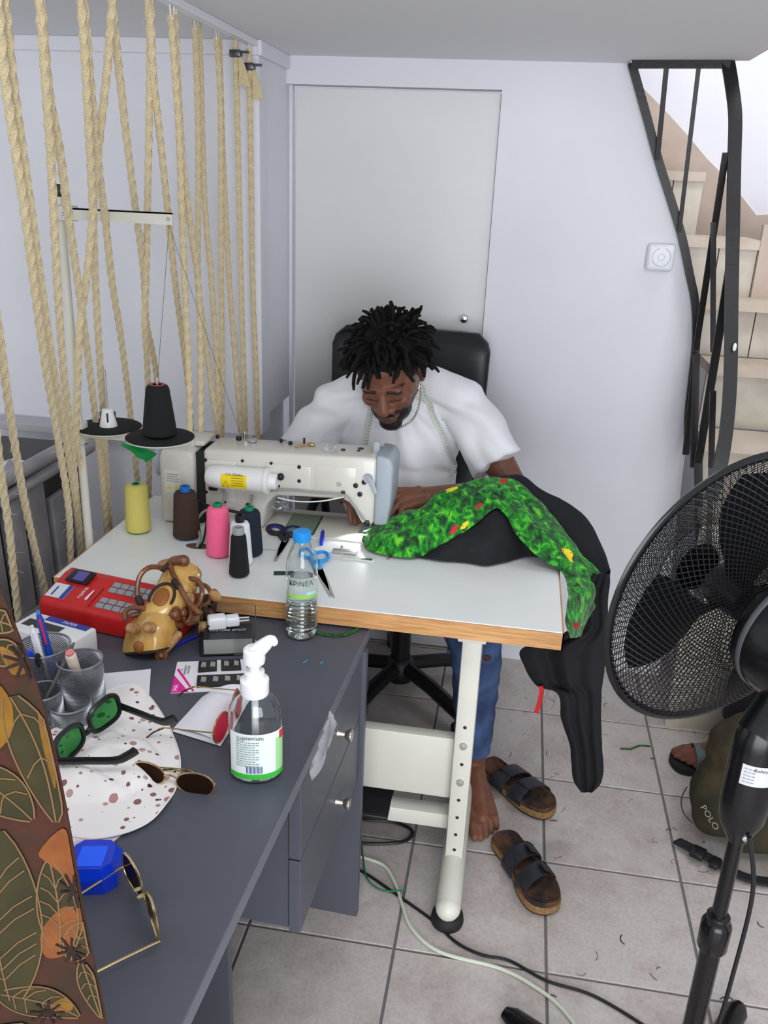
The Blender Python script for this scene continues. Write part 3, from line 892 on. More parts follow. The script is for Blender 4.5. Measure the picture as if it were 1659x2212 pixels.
# ================================================================== THREAD CONES
def thread_mat(name, col, col2, metal=0.0):
    m = mat(name, col, 0.8)
    nt, b = nodes_of(m)
    tc = nt.nodes.new('ShaderNodeTexCoord')
    wv = nt.nodes.new('ShaderNodeTexWave')
    wv.wave_type = 'BANDS'
    wv.bands_direction = 'DIAGONAL'
    wv.inputs['Scale'].default_value = 260
    wv.inputs['Distortion'].default_value = 3.0
    wv.inputs['Detail'].default_value = 2
    nt.links.new(tc.outputs['Object'], wv.inputs['Vector'])
    r = nt.nodes.new('ShaderNodeValToRGB')
    r.color_ramp.elements[0].color = lin(col)
    r.color_ramp.elements[1].color = lin(col2)
    nt.links.new(wv.outputs['Fac'], r.inputs['Fac'])
    nt.links.new(r.outputs['Color'], b.inputs['Base Color'])
    bp = nt.nodes.new('ShaderNodeBump')
    bp.inputs['Strength'].default_value = 0.4
    bp.inputs['Distance'].default_value = 0.001
    nt.links.new(wv.outputs['Fac'], bp.inputs['Height'])
    nt.links.new(bp.outputs['Normal'], b.inputs['Normal'])
    return m


def cone(base, h, r0, r1, tm, tube_m, tube_r, tube_h, label, foot_m=None, wob=0.6, bulge=0.0, chamfer=0.008, name='thread_cone'):
    t = thing(name, base, label, 'thread cone', 'thread cones on the sewing table')
    prof = [(0.0, 0.003), (r0 * 0.86, 0.003), (r0 * 0.98, 0.006)]
    K = 18
    for k in range(K + 1):
        q = k / K
        rr_ = lerp(r0, r1, q) + bulge * math.sin(math.pi * q)
        rr_ *= 1 + 0.006 * wob * math.sin(k * 2.4)
        prof.append((rr_, 0.009 + (h - 0.009 - chamfer) * q))
    prof += [(r1 * 0.86, h - 0.002), (r1 * 0.7, h), (0.0, h)]
    MB().lathe(prof, 36, base).build('thread_winding', tm, t)
    if tube_m:
        MB().lathe([(tube_r * 0.7, h - 0.004), (tube_r, h - 0.004), (tube_r, h + tube_h), (tube_r * 0.85, h + tube_h + 0.001), (tube_r * 0.6, h + tube_h), (tube_r * 0.6, h), (0.0, h)], 24, base).build('cone_tube', tube_m, t)
    if foot_m:
        MB().lathe([(0.0, 0.0), (r0 * 0.8, 0.0), (r0 * 0.84, 0.002), (r0 * 0.8, 0.004), (0.0, 0.004)], 28, base).build('cone_base', foot_m, t)
    return t


GREENP = mat('green_plastic', (20, 132, 92), 0.35)
BLUEPL = mat('blue_plastic', (20, 110, 190), 0.35)
cone((-0.8683,1.8428,0.76), 0.121, 0.0305, 0.0265, thread_mat('yellow_thread', (226, 216, 124), (214, 200, 98)), GREENP, 0.010, 0.002, 'pale yellow thread cone at the left end of the sewing table', GREENP)
cone((-0.7428,1.8362,0.76), 0.118, 0.0330, 0.0270, thread_mat('brown_thread', (70, 50, 40), (54, 37, 29)), BLUEPL, 0.0125, 0.012, 'dark brown thread cone with a blue tube', BLUEPL)
cone((-0.6337,1.7531,0.76), 0.120, 0.0290, 0.0245, thread_mat('pink_thread', (250, 110, 150), (238, 92, 136)), GREENP, 0.0105, 0.008, 'bright pink thread cone with a green tube', None)
cone((-0.5666,1.7757,0.76), 0.110, 0.0300, 0.0245, thread_mat('navy_thread', (24, 33, 54), (15, 22, 40)), GREENP, 0.0105, 0.008, 'navy blue thread cone with a green tube', None)
cone((-0.5697,1.7162,0.76), 0.104, 0.0270, 0.0215, thread_mat('white_thread', (236, 236, 238), (222, 222, 226)), BLK, 0.0105, 0.016, 'white thread cone with a black tube top', None)
cone((-0.5545,1.6594,0.76), 0.100, 0.0225, 0.0165, thread_mat('black_thread', (16, 17, 19), (10, 11, 12)), mat('grey_plastic_tube', (150, 154, 158), 0.35), 0.0125, 0.014, 'small black thread cone with a grey tube top', None)
cb = cone(tuple(c2 + V((0, 0, 0.0075))), 0.112, 0.0365, 0.0245, thread_mat('black_thread_large', (15, 16, 18), (9, 10, 11)), mat('red_paper_tube', (150, 70, 66), 0.6), 0.0165, 0.001, 'tall black thread cone on the thread stand tray', None)
# sewing thread running over the guide arm
THR = mat('thin_black_thread', (40, 40, 46), 0.8)
tt = MB().tube([tuple(c2 + V((0, 0, 0.12))), (-0.712, 1.74, 1.484), (-0.712, 1.735, 1.484), (-0.6538,1.9906,0.98)], 0.00045, 4)
tag(tt.build('sewing_thread', THR, origin=(-0.712, 1.74, 1.484)), 'thin dark sewing thread running from the stand guide to the machine', 'thread')
# green scrap tied on the tray arm
GS = mat('green_scrap', (10, 140, 70), 0.8)
gs = MB()
gs.grid([[lerp(V(a), V(c), t) + V((0, -0.004 * math.sin(7 * t), 0)) for t in [k / 8 for k in range(9)]] for a, c in
         (((-0.8281,1.7,1.0284), (-0.7569,1.7,1.0158)), ((-0.8261,1.695,1.0237), (-0.7445,1.695,1.0121)), ((-0.8002,1.69,1.0139), (-0.7479,1.69,1.008)), ((-0.7892,1.69,1.0044), (-0.7689,1.69,0.9915)))], 0.0012)
tag(gs.build('fabric_scrap', GS), 'bright green fabric strip tied under the thread stand tray', 'fabric scrap')

# ================================================================== SMALL THINGS ON THE TABLE
ZT = TZ + 0.0012
# black and blue tailor scissors
def scissors(name, pivot, tip_a, tip_b, ra, rb, hm, bm_, label, r=(0.030, 0.021), thick=0.006, inner=None):
    t = thing(name, pivot, label, 'scissors')
    p = V(pivot)
    for tip, ring in ((tip_a, ra), (tip_b, rb)):
        tip, ring = V(tip), V(ring)
        d = (tip - p)
        n = V((-d.y, d.x, 0)).normalized()
        L = d.length
        bl = MB()
        poly = [p + n * 0.0085 - d * 0.12, p - n * 0.0085 - d * 0.12, p - n * 0.007 + d * 0.4, tip - n * 0.001, tip + n * 0.001, p + n * 0.006 + d * 0.5]
        bl.prism([(q.x, q.y) for q in poly], (0, 0, p.z), (1, 0, 0), (0, 1, 0), 0.002)
        bl.build('blade', bm_, t, smooth=False)
        dr_ = (ring - p)
        u_ = dr_.normalized()
        w_ = V((-u_.y, u_.x, 0))
        hd = MB()
        loop = [ring + u_ * (r[0] * math.cos(a)) + w_ * (r[1] * math.sin(a)) + V((0, 0, 0.005)) for a in [2 * math.pi * k / 28 for k in range(28)]]
        hd.tube(loop, thick, 8, closed=True)
        hd.tube([p + V((0, 0, 0.003)), lerp(p, ring, 0.35) + V((0, 0, 0.005)), ring - u_ * r[0] + V((0, 0, 0.005))], [0.005, 0.007, thick], 8)
        ho = hd.build('handle', hm, t)
        if inner:
            MB().tube([ring + u_ * ((r[0] - 0.006) * math.cos(a)) + w_ * ((r[1] - 0.006) * math.sin(a)) + V((0, 0, 0.006)) for a in [2 * math.pi * k / 28 for k in range(28)]], 0.0035, 6, closed=True).build('grip_lining', inner, ho)
    MB().cyl(p + V((0, 0, 0.0)), p + V((0, 0, 0.0055)), 0.0045, 14).build('pivot_screw', BOLT, t)
    return t


DKPL = mat('charcoal_plastic', (34, 34, 42), 0.45)
NAVYL = mat('blue_grip', (44, 50, 140), 0.45)
LBLU = mat('sky_blue_plastic', (36, 150, 222), 0.35)
scissors('tailor_scissors', (-0.5061,1.8585,0.7615), (-0.5005,1.746,0.7615), (-0.4961,1.7497,0.7615), (-0.5454,1.9207,0.7615), (-0.5049,1.9189,0.7615), DKPL, MET, 'open tailor scissors with black and blue handles by the phone', (0.026, 0.019), 0.006, NAVYL)
scissors('light_scissors', (-0.3896,1.7248,0.7615), (-0.3283,1.5979,0.7615), (-0.3368,1.6003,0.7615), (-0.4004,1.79,0.7615), (-0.4364,1.8026,0.7615), LBLU, MET, 'steel scissors with sky blue ring handles behind the water bottle', (0.026, 0.017), 0.004)
# phone
ph = thing('phone', (-0.4845,1.9883,0.76), 'dark greenish phone lying face up behind the scissors', 'phone')
pa, pb, pc = V((-0.5578,2.0353,0.764)), V((-0.4892,2.0572,0.764)), V((-0.4366,1.9367,0.764))
ex = (pb - pa).normalized()
R_ = frame(x=ex, z=(0, 0, 1))
pcen = V((-0.4894,1.9742,0.765))
MB().box(pcen, (0.078, 0.125, 0.008), R_ @ Matrix.Rotation(math.radians(-16), 3, 'Z'), 0.003, 3).build('case', mat('phone_case', (52, 74, 62), 0.5), ph)
MB().box(pcen + V((0, 0, 0.0042)), (0.072, 0.118, 0.0006), R_ @ Matrix.Rotation(math.radians(-16), 3, 'Z'), 0.0002, 1).build('screen', mat('phone_glass', (120, 136, 122), 0.15, spec=0.7), ph)
# clear bag of small metal parts behind the column
bg = thing('parts_bag', (-0.5682,2.0502,0.76), 'clear plastic bag of shiny metal machine parts beside the column', 'bag')
PBAG = mat('thin_clear_film', (244, 246, 248), 0.15, trans=0.92, ior=1.1)
bc = V((-0.5682,2.0502,0.76))
pr = []
for k in range(7):
    q = k / 6
    pr.append([(bc.x + math.cos(a) * (0.022 - 0.012 * q * q) * (1 + 0.18 * math.sin(3 * a + k)), bc.y + math.sin(a) * 0.016 * (1 - 0.4 * q) * (1 + 0.2 * math.sin(2 * a + 2 * k)), TZ + 0.003 + 0.06 * q) for a in [2 * math.pi * j / 18 for j in range(18)]])
MB().grid(pr, 0.0004, closed=True).build('film', PBAG, bg)
rng = random.Random(5)
for k in range(9):
    p = bc + V((rng.uniform(-0.011, 0.011), rng.uniform(-0.008, 0.008), 0.007 + 0.0035 * k))
    MB().box(p, (0.014, 0.006, 0.004), Matrix.Rotation(rng.uniform(0, 3), 3, (rng.random(), rng.random(), rng.random())), 0.001).build('metal_part', CHROME, bg)
# blue thread snips
bs = thing('thread_snip', (-0.4276,1.9183,0.76), 'small bright blue plastic thread tool beside the phone', 'tool')
a, c = V((-0.4174,1.8637,0.764)), V((-0.434,1.9562,0.764))
MB().tube([a, lerp(a, c, 0.3), lerp(a, c, 0.8), c], [0.004, 0.0055, 0.005, 0.001], 8).build('body', mat('royal_blue_plastic', (30, 60, 205), 0.4), bs)
MB().tube([c, c + (c - a) * 0.12], [0.0012, 0.0004], 6).build('tip', MET, bs)
# steel edge guide
sg = thing('edge_guide', (-0.3514,1.8502,0.76), 'small steel seam guide plate lying in front of the needle', 'sewing tool')
a, c = V((-0.3794,1.8344,0.766)), V((-0.3287,1.8362,0.766))
Rg = frame(x=(c - a), z=(0, 0, 1))
MB().box((a + c) / 2 - V((0, 0, 0.002)), (0.058, 0.018, 0.007), Rg, 0.001).build('plate', MET, sg)
MB().cyl(lerp(a, c, 0.35), lerp(a, c, 0.35) + V((0, 0, 0.012)), 0.003, 12).build('peg', MET, sg)
# clear bobbin cover with green thread
bcv = thing('bobbin_cover', (-0.3168,1.8147,0.76), 'flat clear plastic slide cover with a dark green patch', 'cover')
MB().box((-0.3163,1.8121,0.7612), (0.075, 0.022, 0.0022), 0.02, 0.001, 2).build('plate', mat('milky_plastic', (214, 220, 214), 0.2), bcv)
MB().box((-0.297,1.8079,0.7628), (0.026, 0.009, 0.0006), 0.02).build('green_patch', mat('dark_green', (22, 74, 40), 0.5), bcv, smooth=False)
em = MB().lathe([(0.0, 0), (0.0085, 0), (0.0085, 0.0005), (0, 0.0005)], 24, (-0.3492,1.9256,0.7604))
em = em.build('bed_emblem', mat('emblem_grey', (126, 128, 130), 0.4), origin=(-0.3494,1.9266,0.76))
tag(em, 'small round grey emblem plate on the lit table top', 'emblem')
el = MB()
for k in (-1, 0, 1):
    el.box(V((-0.3489,1.924,0.7611)) + V((0, 0.0025 * k, 0)), (0.0095 - 0.003 * abs(k), 0.0012, 0.0003))
el.build('emblem_bars', WPLA, em, smooth=False)
# dark green card corner beside the bottle
dc = MB().box((-0.4641,1.6926,0.7608), (0.042, 0.020, 0.0012), 0.25)
tag(dc.build('green_card', mat('bottle_green_card', (24, 60, 44), 0.6), smooth=False), 'dark green card lying behind the water bottle', 'card')
# long needles on the table
nl = MB().tube([(-0.5474,1.8084,0.7612), (-0.5117,1.8091,0.7612)], 0.0006, 5)
tag(nl.build('long_needle', MET), 'long thin steel needle lying beside the navy cone', 'needle')
nl = MB().tube([(-0.2516,1.8231,0.7612), (-0.2387,1.8538,0.7612)], 0.0009, 5)
tag(nl.build('dark_pin', INK), 'short dark pin by the front of the green cloth', 'pin')


# ================================================================== GREY DESK
DESKM = mat('anthracite_laminate', (82, 84, 94), 0.42, var=(3, (76, 78, 88)), bump=(300, 0.06, 0.0006), space='World')
DESKE = mat('anthracite_edge', (104, 106, 116), 0.4)
NICK = mat('satin_nickel', (186, 178, 170), 0.3, 0.95)
DZ = 0.715
DM = Matrix.Translation((-0.2455, 1.582, 0)) @ Matrix.Rotation(math.radians(-2.69), 4, 'Z')


def dmb():
    m = MB()
    m.M = DM
    return m


dk = thing('desk', tuple(DM @ V((-0.36, -0.55, 0))), 'dark grey laminate desk with two drawers and round nickel knobs', 'desk')
dmb().box2((-0.70, -1.03, DZ - 0.022), (-0.002, 0.0, DZ), 0.0012).build('desktop', DESKM, dk, smooth=False)
dmb().box2((-0.002, -1.03, DZ - 0.022), (0.0, 0.0, DZ - 0.0006)).build('edge_band', DESKE, dk, smooth=False)
dmb().box2((-0.66, -0.075, 0.0), (0.008, -0.055, DZ - 0.022), 0.001).build('side_panel', DESKM, dk, smooth=False)
dmb().box2((-0.66, -1.015, 0.0), (-0.01, -0.995, DZ - 0.022), 0.001).build('side_panel', DESKM, dk, smooth=False)
dmb().box2((-0.68, -0.995, 0.25), (-0.66, -0.075, DZ - 0.022), 0.001).build('back_panel', DESKM, dk, smooth=False)
dmb().box2((-0.55, -0.495, 0.392), (-0.022, -0.08, DZ - 0.022), 0.001).build('drawer_box', DESKM, dk, smooth=False)
dmb().box2((-0.55, -0.50, 0.05), (-0.13, -0.485, 0.40), 0.001).build('inner_panel', DESKM, dk, smooth=False)
for z0, z1, zk in ((0.545, 0.690, 0.632), (0.388, 0.541, 0.478)):
    d_ = dmb().box2((-0.020, -0.50, z0), (0.0, -0.078, z1), 0.0012).build('drawer', DESKM, dk, smooth=False)
    kb = dmb().lathe([(0.0, 0.0), (0.007, 0.0), (0.006, 0.004), (0.0052, 0.014), (0.0105, 0.020), (0.0125, 0.024), (0.012, 0.027), (0.0, 0.028)], 22, (0.0, -0.268, zk), Matrix.Rotation(math.radians(90), 3, 'Y'))
    kb.build('knob', NICK, d_)
# thin plastic bag caught in the upper drawer
FILM = mat('crumpled_film', (232, 234, 238), 0.25, trans=0.75, ior=1.15)
rng = random.Random(3)
rows = []
for i in range(9):
    t = i / 8
    a = lerp(V((-0.248,1.1902,0.7524)), V((-0.243,1.0514,0.7581)), t)
    w = 0.014 + 0.030 * t * (1.1 - t * 0.5)
    rows.append([a + V((0.008 * math.sin(6 * u + 3 * t) + 0.006, (u - 0.5) * w * 2.2, 0.008 * math.cos(9 * u + 5 * t))) for u in [k / 7 for k in range(8)]])
tag(MB().grid(rows, 0.0003).build('plastic_bag', FILM), 'wisp of clear plastic bag caught at the upper desk drawer', 'bag')

DT = DZ + 0.0005
# ------------------------------------------------------------------ red cash register
RED = mat('red_plastic', (196, 34, 34), 0.38, var=(40, (186, 30, 31)))
rg_o = V((-0.752, 1.476, DT))
RG = Matrix.Translation(rg_o) @ Matrix.Rotation(math.radians(-10.5), 4, 'Z')
rg = thing('cash_register', tuple(rg_o), 'flat red cash register with grey keys and a blue display', 'cash register')


def rmb():
    m = MB()
    m.M = RG
    return m


W2 = 0.150
prof = [(-0.055, 0.0), (0.056, 0.0), (0.057, 0.068), (0.050, 0.076), (0.028, 0.074), (-0.049, 0.050), (-0.056, 0.042)]
bm = bmesh.new()
fa = bm.faces.new([bm.verts.new((-W2, p[0], p[1])) for p in prof])
rx = bmesh.ops.extrude_face_region(bm, geom=[fa])
bmesh.ops.translate(bm, vec=(2 * W2, 0, 0), verts=[v for v in rx['geom'] if isinstance(v, bmesh.types.BMVert)])
bmesh.ops.recalc_face_normals(bm, faces=bm.faces)
bmesh.ops.bevel(bm, geom=list(bm.edges), offset=0.006, segments=3, profile=0.5, affect='EDGES')
bm.verts.index_update()
rb_ = rmb()
rb_.add([v.co.copy() for v in bm.verts], [tuple(v.index for v in f.verts) for f in bm.faces])
bm.free()
rb_.build('body', RED, rg)
sl = math.atan2(0.024, 0.077)


def on_slope(x, d, h=0.0):
    """Point on the sloping top of the register: x across, d along the slope from the front."""
    return V((x, -0.049 + d * math.cos(sl), 0.050 + d * math.sin(sl))) + V((0, -math.sin(sl), math.cos(sl))) * h


Rs = Matrix.Rotation(sl, 3, 'X')
rmb().box(on_slope(-0.100, 0.072, 0.004), (0.054, 0.036, 0.004), Rs, 0.001).build('display_window', BLK, rg)
rmb().box(on_slope(-0.098, 0.072, 0.0066), (0.026, 0.027, 0.0012), Rs).build('lcd', mat('violet_lcd', (88, 82, 150), 0.2), rg, smooth=False)
rmb().box(on_slope(-0.035, 0.030, 0.0008), (0.0018, 0.056, 0.0012), Rs).build('cover_seam', mat('dark_red', (120, 18, 20), 0.5), rg, smooth=False)
KEY = mat('grey_keys', (142, 146, 152), 0.45)
for gx in range(8):
    for gy in range(5):
        if gy == 2:
            continue
        kx, kd = -0.012 + gx * 0.0195, 0.010 + gy * 0.0155
        rmb().box(on_slope(kx, kd, 0.0015), (0.0172, 0.0128, 0.005), Rs, 0.0012, 1).build('key', KEY, rg)
sk = rmb().box(on_slope(-0.120, 0.026, 0.0009), (0.046, 0.040, 0.0006), Rs).build('sticker', mat('pale_sticker', (206, 210, 216), 0.4), rg, smooth=False)
rmb().box(on_slope(-0.103, 0.026, 0.0014), (0.011, 0.040, 0.0004), Rs).box(on_slope(-0.130, 0.024, 0.0014), (0.004, 0.026, 0.0004), Rs).build('sticker_stripe', mat('blue_ink', (52, 66, 150), 0.5), sk, smooth=False)
Mt = RG @ Matrix.Translation(on_slope(-0.070, 0.034, 0.0012)) @ (Rs @ Matrix.Rotation(math.radians(90), 3, 'Z')).to_4x4()
lettering('logo_lettering', 'nama', 0.0155, Mt, WPLA, rg)
rmb().tube([on_slope(-0.050, 0.016, 0.003), on_slope(-0.049, 0.044, 0.003)], [0.0028, 0.0012], 8).build('paper_slot', WPLA, rg)

# ------------------------------------------------------------------ white printed box
wb_o = V((-0.822, 1.345, DT))
WBX = Matrix.Translation(wb_o) @ Matrix.Rotation(math.radians(-14), 4, 'Z')
wbx = thing('paper_box', tuple(wb_o), 'small white cardboard box with blue and black print beside the pencil cup', 'box')
m_ = MB()
m_.M = WBX
m_.box((0, 0, 0.024), (0.150, 0.072, 0.048), None, 0.003).build('carton', mat('white_card', (226, 226, 228), 0.55), wbx)
m_ = MB()
m_.M = WBX
m_.box((0.015, 0.026, 0.0484), (0.10, 0.016, 0.0006)).build('blue_stripe', mat('print_blue', (44, 56, 150), 0.5), wbx, smooth=False)
m_ = MB()
m_.M = WBX
m_.box((-0.02, -0.002, 0.0484), (0.085, 0.024, 0.0006)).build('black_panel', mat('print_black', (52, 52, 56), 0.5), wbx, smooth=False)
lettering('box_lettering', 'PAPER', 0.012, WBX @ Matrix.Translation((0.02, 0.026, 0.0489)), WPLA, wbx)

# ------------------------------------------------------------------ mesh pencil holder
MESHM = mat('silver_wire_mesh', (150, 152, 158), 0.35, 0.8)
nt, b = nodes_of(MESHM)
SILV = mat('silver_rim', (164, 166, 172), 0.3, 0.7)
ph_o = V((-0.7041,1.1637,0.715))
pen = thing('pencil_holder', tuple(ph_o), 'silver wire mesh pencil holder with four cups', 'pencil holder')


def mesh_cup(c, r, h, n_=60, m_=26):
    mb = MB()
    c = V(c)
    # two families of helical wires make the expanded-metal diamonds
    for s in (1, -1):
        for k in range(n_):
            a0 = 2 * math.pi * k / n_
            mb.tube([c + V((r * math.cos(a0 + s * 1.1 * h / r * t), r * math.sin(a0 + s * 1.1 * h / r * t), h * t)) for t in [q / 10 for q in range(11)]], 0.00085, 3, caps=False)
    o = mb.build('mesh_cup', MESHM, pen, smooth=False)
    MB().tube([c + V((r * math.cos(a), r * math.sin(a), h)) for a in [2 * math.pi * k / 36 for k in range(36)]], 0.0017, 6, closed=True).build('rim', SILV, o)
    MB().lathe([(0.0, 0.0), (r + 0.001, 0.0), (r + 0.001, 0.004), (0.0, 0.004)], 32, c).build('cup_base', SILV, o)
    return o


cupA = V((-0.7531,1.2008,0.815))
cupB = V((-0.6849,1.1937,0.8))
cupC = V((-0.722,1.1336,0.77))
cupD = V((-0.6811,1.142,0.748))
mesh_cup((cupA.x, cupA.y, DT), 0.044, 0.100)
mesh_cup((cupB.x, cupB.y, DT), 0.037, 0.085)
mesh_cup((cupC.x, cupC.y, DT), 0.030, 0.055, 50)
mesh_cup((cupD.x, cupD.y, DT), 0.034, 0.033, 54)
MB().prism([(cupA.x - 0.05, cupA.y + 0.035), (cupC.x - 0.032, cupC.y - 0.02), (cupC.x, cupC.y - 0.035), (cupD.x, cupD.y - 0.038), (cupD.x + 0.034, cupD.y - 0.015), (cupB.x + 0.04, cupB.y + 0.02), (cupB.x, cupB.y + 0.04), (cupA.x, cupA.y + 0.048)], (0, 0, DZ + 0.0004), (1, 0, 0), (0, 1, 0), 0.003).build('base_plate', SILV, pen, smooth=False)


def pen_at(name, a, b_, r, m1, label, clip=None, tipm=None, cat='pen'):
    a, b_ = V(a), V(b_)
    t = thing(name, tuple(a), label, cat)
    MB().tube([a, lerp(a, b_, 0.03), lerp(a, b_, 0.93), lerp(a, b_, 0.96), b_], [r * 0.3, r, r, r * 0.75, r * 0.6], 12).build('barrel', m1, t)
    d = (b_ - a).normalized()
    if clip:
        n = V((0.5, -0.85, 0.2)).normalized()
        MB().tube([lerp(a, b_, 0.95) + n * r * 1.25, lerp(a, b_, 0.62) + n * r * 1.3], 1.0, 4, flat=(0.0035, 0.0015), up=n).build('clip', clip, t)
    if tipm:
        MB().tube([b_ - d * 0.004, b_ + d * 0.006], [r * 0.55, r * 0.5], 10).build('push_button', tipm, t)
    return t


BLUEB = mat('translucent_blue', (28, 70, 180), 0.25)
pen_at('ballpoint_pen', (cupA.x + 0.012, cupA.y + 0.012, DT + 0.006), (-0.7668,1.2182,0.865), 0.0062, BLUEB, 'four colour ballpoint pen with blue barrel and red slider', mat('red_clip', (214, 40, 56), 0.4), mat('sky_button', (70, 140, 220), 0.4))
pen_at('ballpoint_pen', (cupA.x + 0.006, cupA.y - 0.006, DT + 0.006), (-0.7671,1.1961,0.848), 0.0062, mat('white_pen', (232, 232, 236), 0.35), 'white retractable pen standing in the mesh cup', WPLA, WPLA)
pen_at('marker_pen', (cupA.x - 0.012, cupA.y + 0.008, DT + 0.006), (-0.7617,1.164,0.822), 0.0085, mat('marker_blue', (24, 70, 200), 0.35), 'stubby marker with bright blue cap in the mesh cup', cat='marker')
pen_at('brush_handle', (cupA.x + 0.008, cupA.y - 0.020, DT + 0.006), (-0.7408,1.1596,0.822), 0.0065, BLK, 'thick black handle leaning in the mesh cup', cat='brush')
pen_at('nail_file', (cupC.x - 0.010, cupC.y - 0.012, DT + 0.006), (-0.6866,1.1845,0.838), 0.0032, mat('grey_file', (88, 86, 84), 0.6), 'thin dark grey nail file leaning across the mesh cups', cat='file')
lp = thing('lipstick_tube', (cupB.x, cupB.y, DT + 0.005), 'beige lipstick tube with pink end in the mesh cup', 'lipstick')
la_, lb_ = V((cupB.x - 0.006, cupB.y + 0.012, DT + 0.006)), V((-0.6852,1.1678,0.822))
MB().cap(la_, lb_, 0.0085, 0.0092, 16).build('tube', mat('beige_plastic', (224, 206, 192), 0.4), lp)
dd = (lb_ - la_).normalized()
MB().cyl(lb_ + dd * 0.006, lb_ + dd * 0.0102, 0.0068, 18).build('pink_end', mat('pink_wax', (214, 128, 128), 0.4), lp)

# ------------------------------------------------------------------ wooden motorcycle ornament
BAMB = mat('varnished_bamboo', (206, 164, 88), 0.22, var=(18, (176, 128, 58), 0.4, 0.75), coat=0.6)
ROOT = mat('varnished_root', (128, 78, 46), 0.35, var=(60, (92, 52, 30)), bump=(90, 0.3, 0.002), coat=0.3)
BARK = mat('dark_bark', (44, 32, 26), 0.7)
CUT = mat('cut_wood', (184, 140, 92), 0.5, var=(120, (140, 98, 60)))
KNOT = mat('wood_knot', (140, 84, 34), 0.4)
mt_o = V((-0.625, 1.43, DT))
mt = thing('wooden_motorcycle', tuple(mt_o), 'varnished wooden motorcycle ornament of bamboo and twisted vine', 'ornament')


def shell(center, fx, fz, prof, width, half=math.pi * 0.62):
    """Half-round bamboo shell running along fx."""
    fx = V(fx).normalized()
    fz = V(fz)
    fz = (fz - fx * fz.dot(fx)).normalized()
    fy = fz.cross(fx)
    rows = []
    for (t, h, w) in prof:
        rows.append([V(center) + fx * t + fy * (math.sin(a) * w * width) + fz * (h + (math.cos(a) - 1) * w * width * 0.9) for a in [lerp(-half, half, k / 16) for k in range(17)]])
    return rows


# front fairing (nearest), seat and rear tank, one behind the other
ax = V((0.10, 0.99, 0)).normalized()
fair = [[V(p) for p in r] for r in [[(-0.6945,1.415,0.7569),(-0.6672,1.4,0.7822),(-0.6349,1.392,0.7952),(-0.6099,1.398,0.7883),(-0.5985,1.418,0.7632)],[(-0.6969,1.395,0.7427),(-0.6588,1.372,0.7778),(-0.6269,1.364,0.7909),(-0.6032,1.374,0.7818),(-0.5937,1.402,0.7521)],[(-0.6979,1.38,0.7243),(-0.6576,1.352,0.759),(-0.6245,1.345,0.771),(-0.6014,1.358,0.761),(-0.5943,1.39,0.7362)],[(-0.6983,1.372,0.7063),(-0.6577,1.342,0.7318),(-0.6265,1.335,0.7418),(-0.6056,1.348,0.7422),(-0.5978,1.384,0.731)]]]
fg = [spline(r, 5) for r in fair]
fgrid = [[spline([r[j] for r in fg], 5)[i] for j in range(len(fg[0]))] for i in range(16)]
MB().grid(fgrid, -0.004).build('fairing', BAMB, mt)
MB().tube(fgrid[-1], 0.0028, 6).build('fairing_rim', BARK, mt)
MB().tube([r[-1] for r in fgrid], 0.0034, 6).build('fairing_rim', BARK, mt)
for q in ((-0.6581,1.35,0.7797), (-0.623,1.346,0.7882)):
    MB().cap(q, V(q) + V((-0.003, -0.010, 0.006)), 0.011, 0.0095, 16).build('headlamp', CUT, mt)
MB().ball((-0.6456,1.336,0.7496), (0.010, 0.006, 0.012)).build('knot', KNOT, mt)
s1 = V((-0.6332,1.43,0.8074))
MB().grid(shell(s1, (0.25, 0.85, 0.45), (0, -0.55, 0.83), [(-0.055, -0.01, 0.75), (-0.03, 0.0, 1.0), (0.0, 0.002, 1.0), (0.03, 0.0, 0.9), (0.05, -0.006, 0.7)], 0.034), 0.004).build('seat_shell', BAMB, mt)
MB().ball(s1 + V((-0.002, -0.004, 0.003)), (0.016, 0.022, 0.0045), frame(x=(1, 0, 0), z=(0, -0.55, 0.83))).build('seat_pad', KNOT, mt)
MB().tube([s1 + V((0.024 * math.cos(a), -0.006 + 0.030 * math.sin(a), 0.004 + 0.016 * math.sin(a))) for a in [math.radians(-20 + 220 * k / 20) for k in range(21)]], 0.003, 6).build('seat_rim', BARK, mt)
r1 = V((-0.6338,1.5,0.827))
MB().grid(shell(r1, (0.15, 0.9, 0.35), (0, -0.5, 0.86), [(-0.05, -0.012, 0.6), (-0.03, -0.002, 0.9), (0.0, 0.004, 1.0), (0.025, 0.0, 0.95), (0.045, -0.012, 0.7)], 0.036), 0.004).build('tank', BAMB, mt)
MB().tube([r1 + V((-0.014, -0.03, 0.018)), r1 + V((-0.012, -0.01, 0.026))], 0.004, 6).build('tank_strap', BARK, mt)
MB().cap((-0.6735,1.53,0.8276), (-0.6554,1.535,0.8337), 0.012, 0.011, 14).build('tail_lamp', CUT, mt)
MB().cap((-0.6471,1.53,0.8389), (-0.6271,1.525,0.8453), 0.013, 0.013, 14).build('tail_lamp', ROOT, mt)
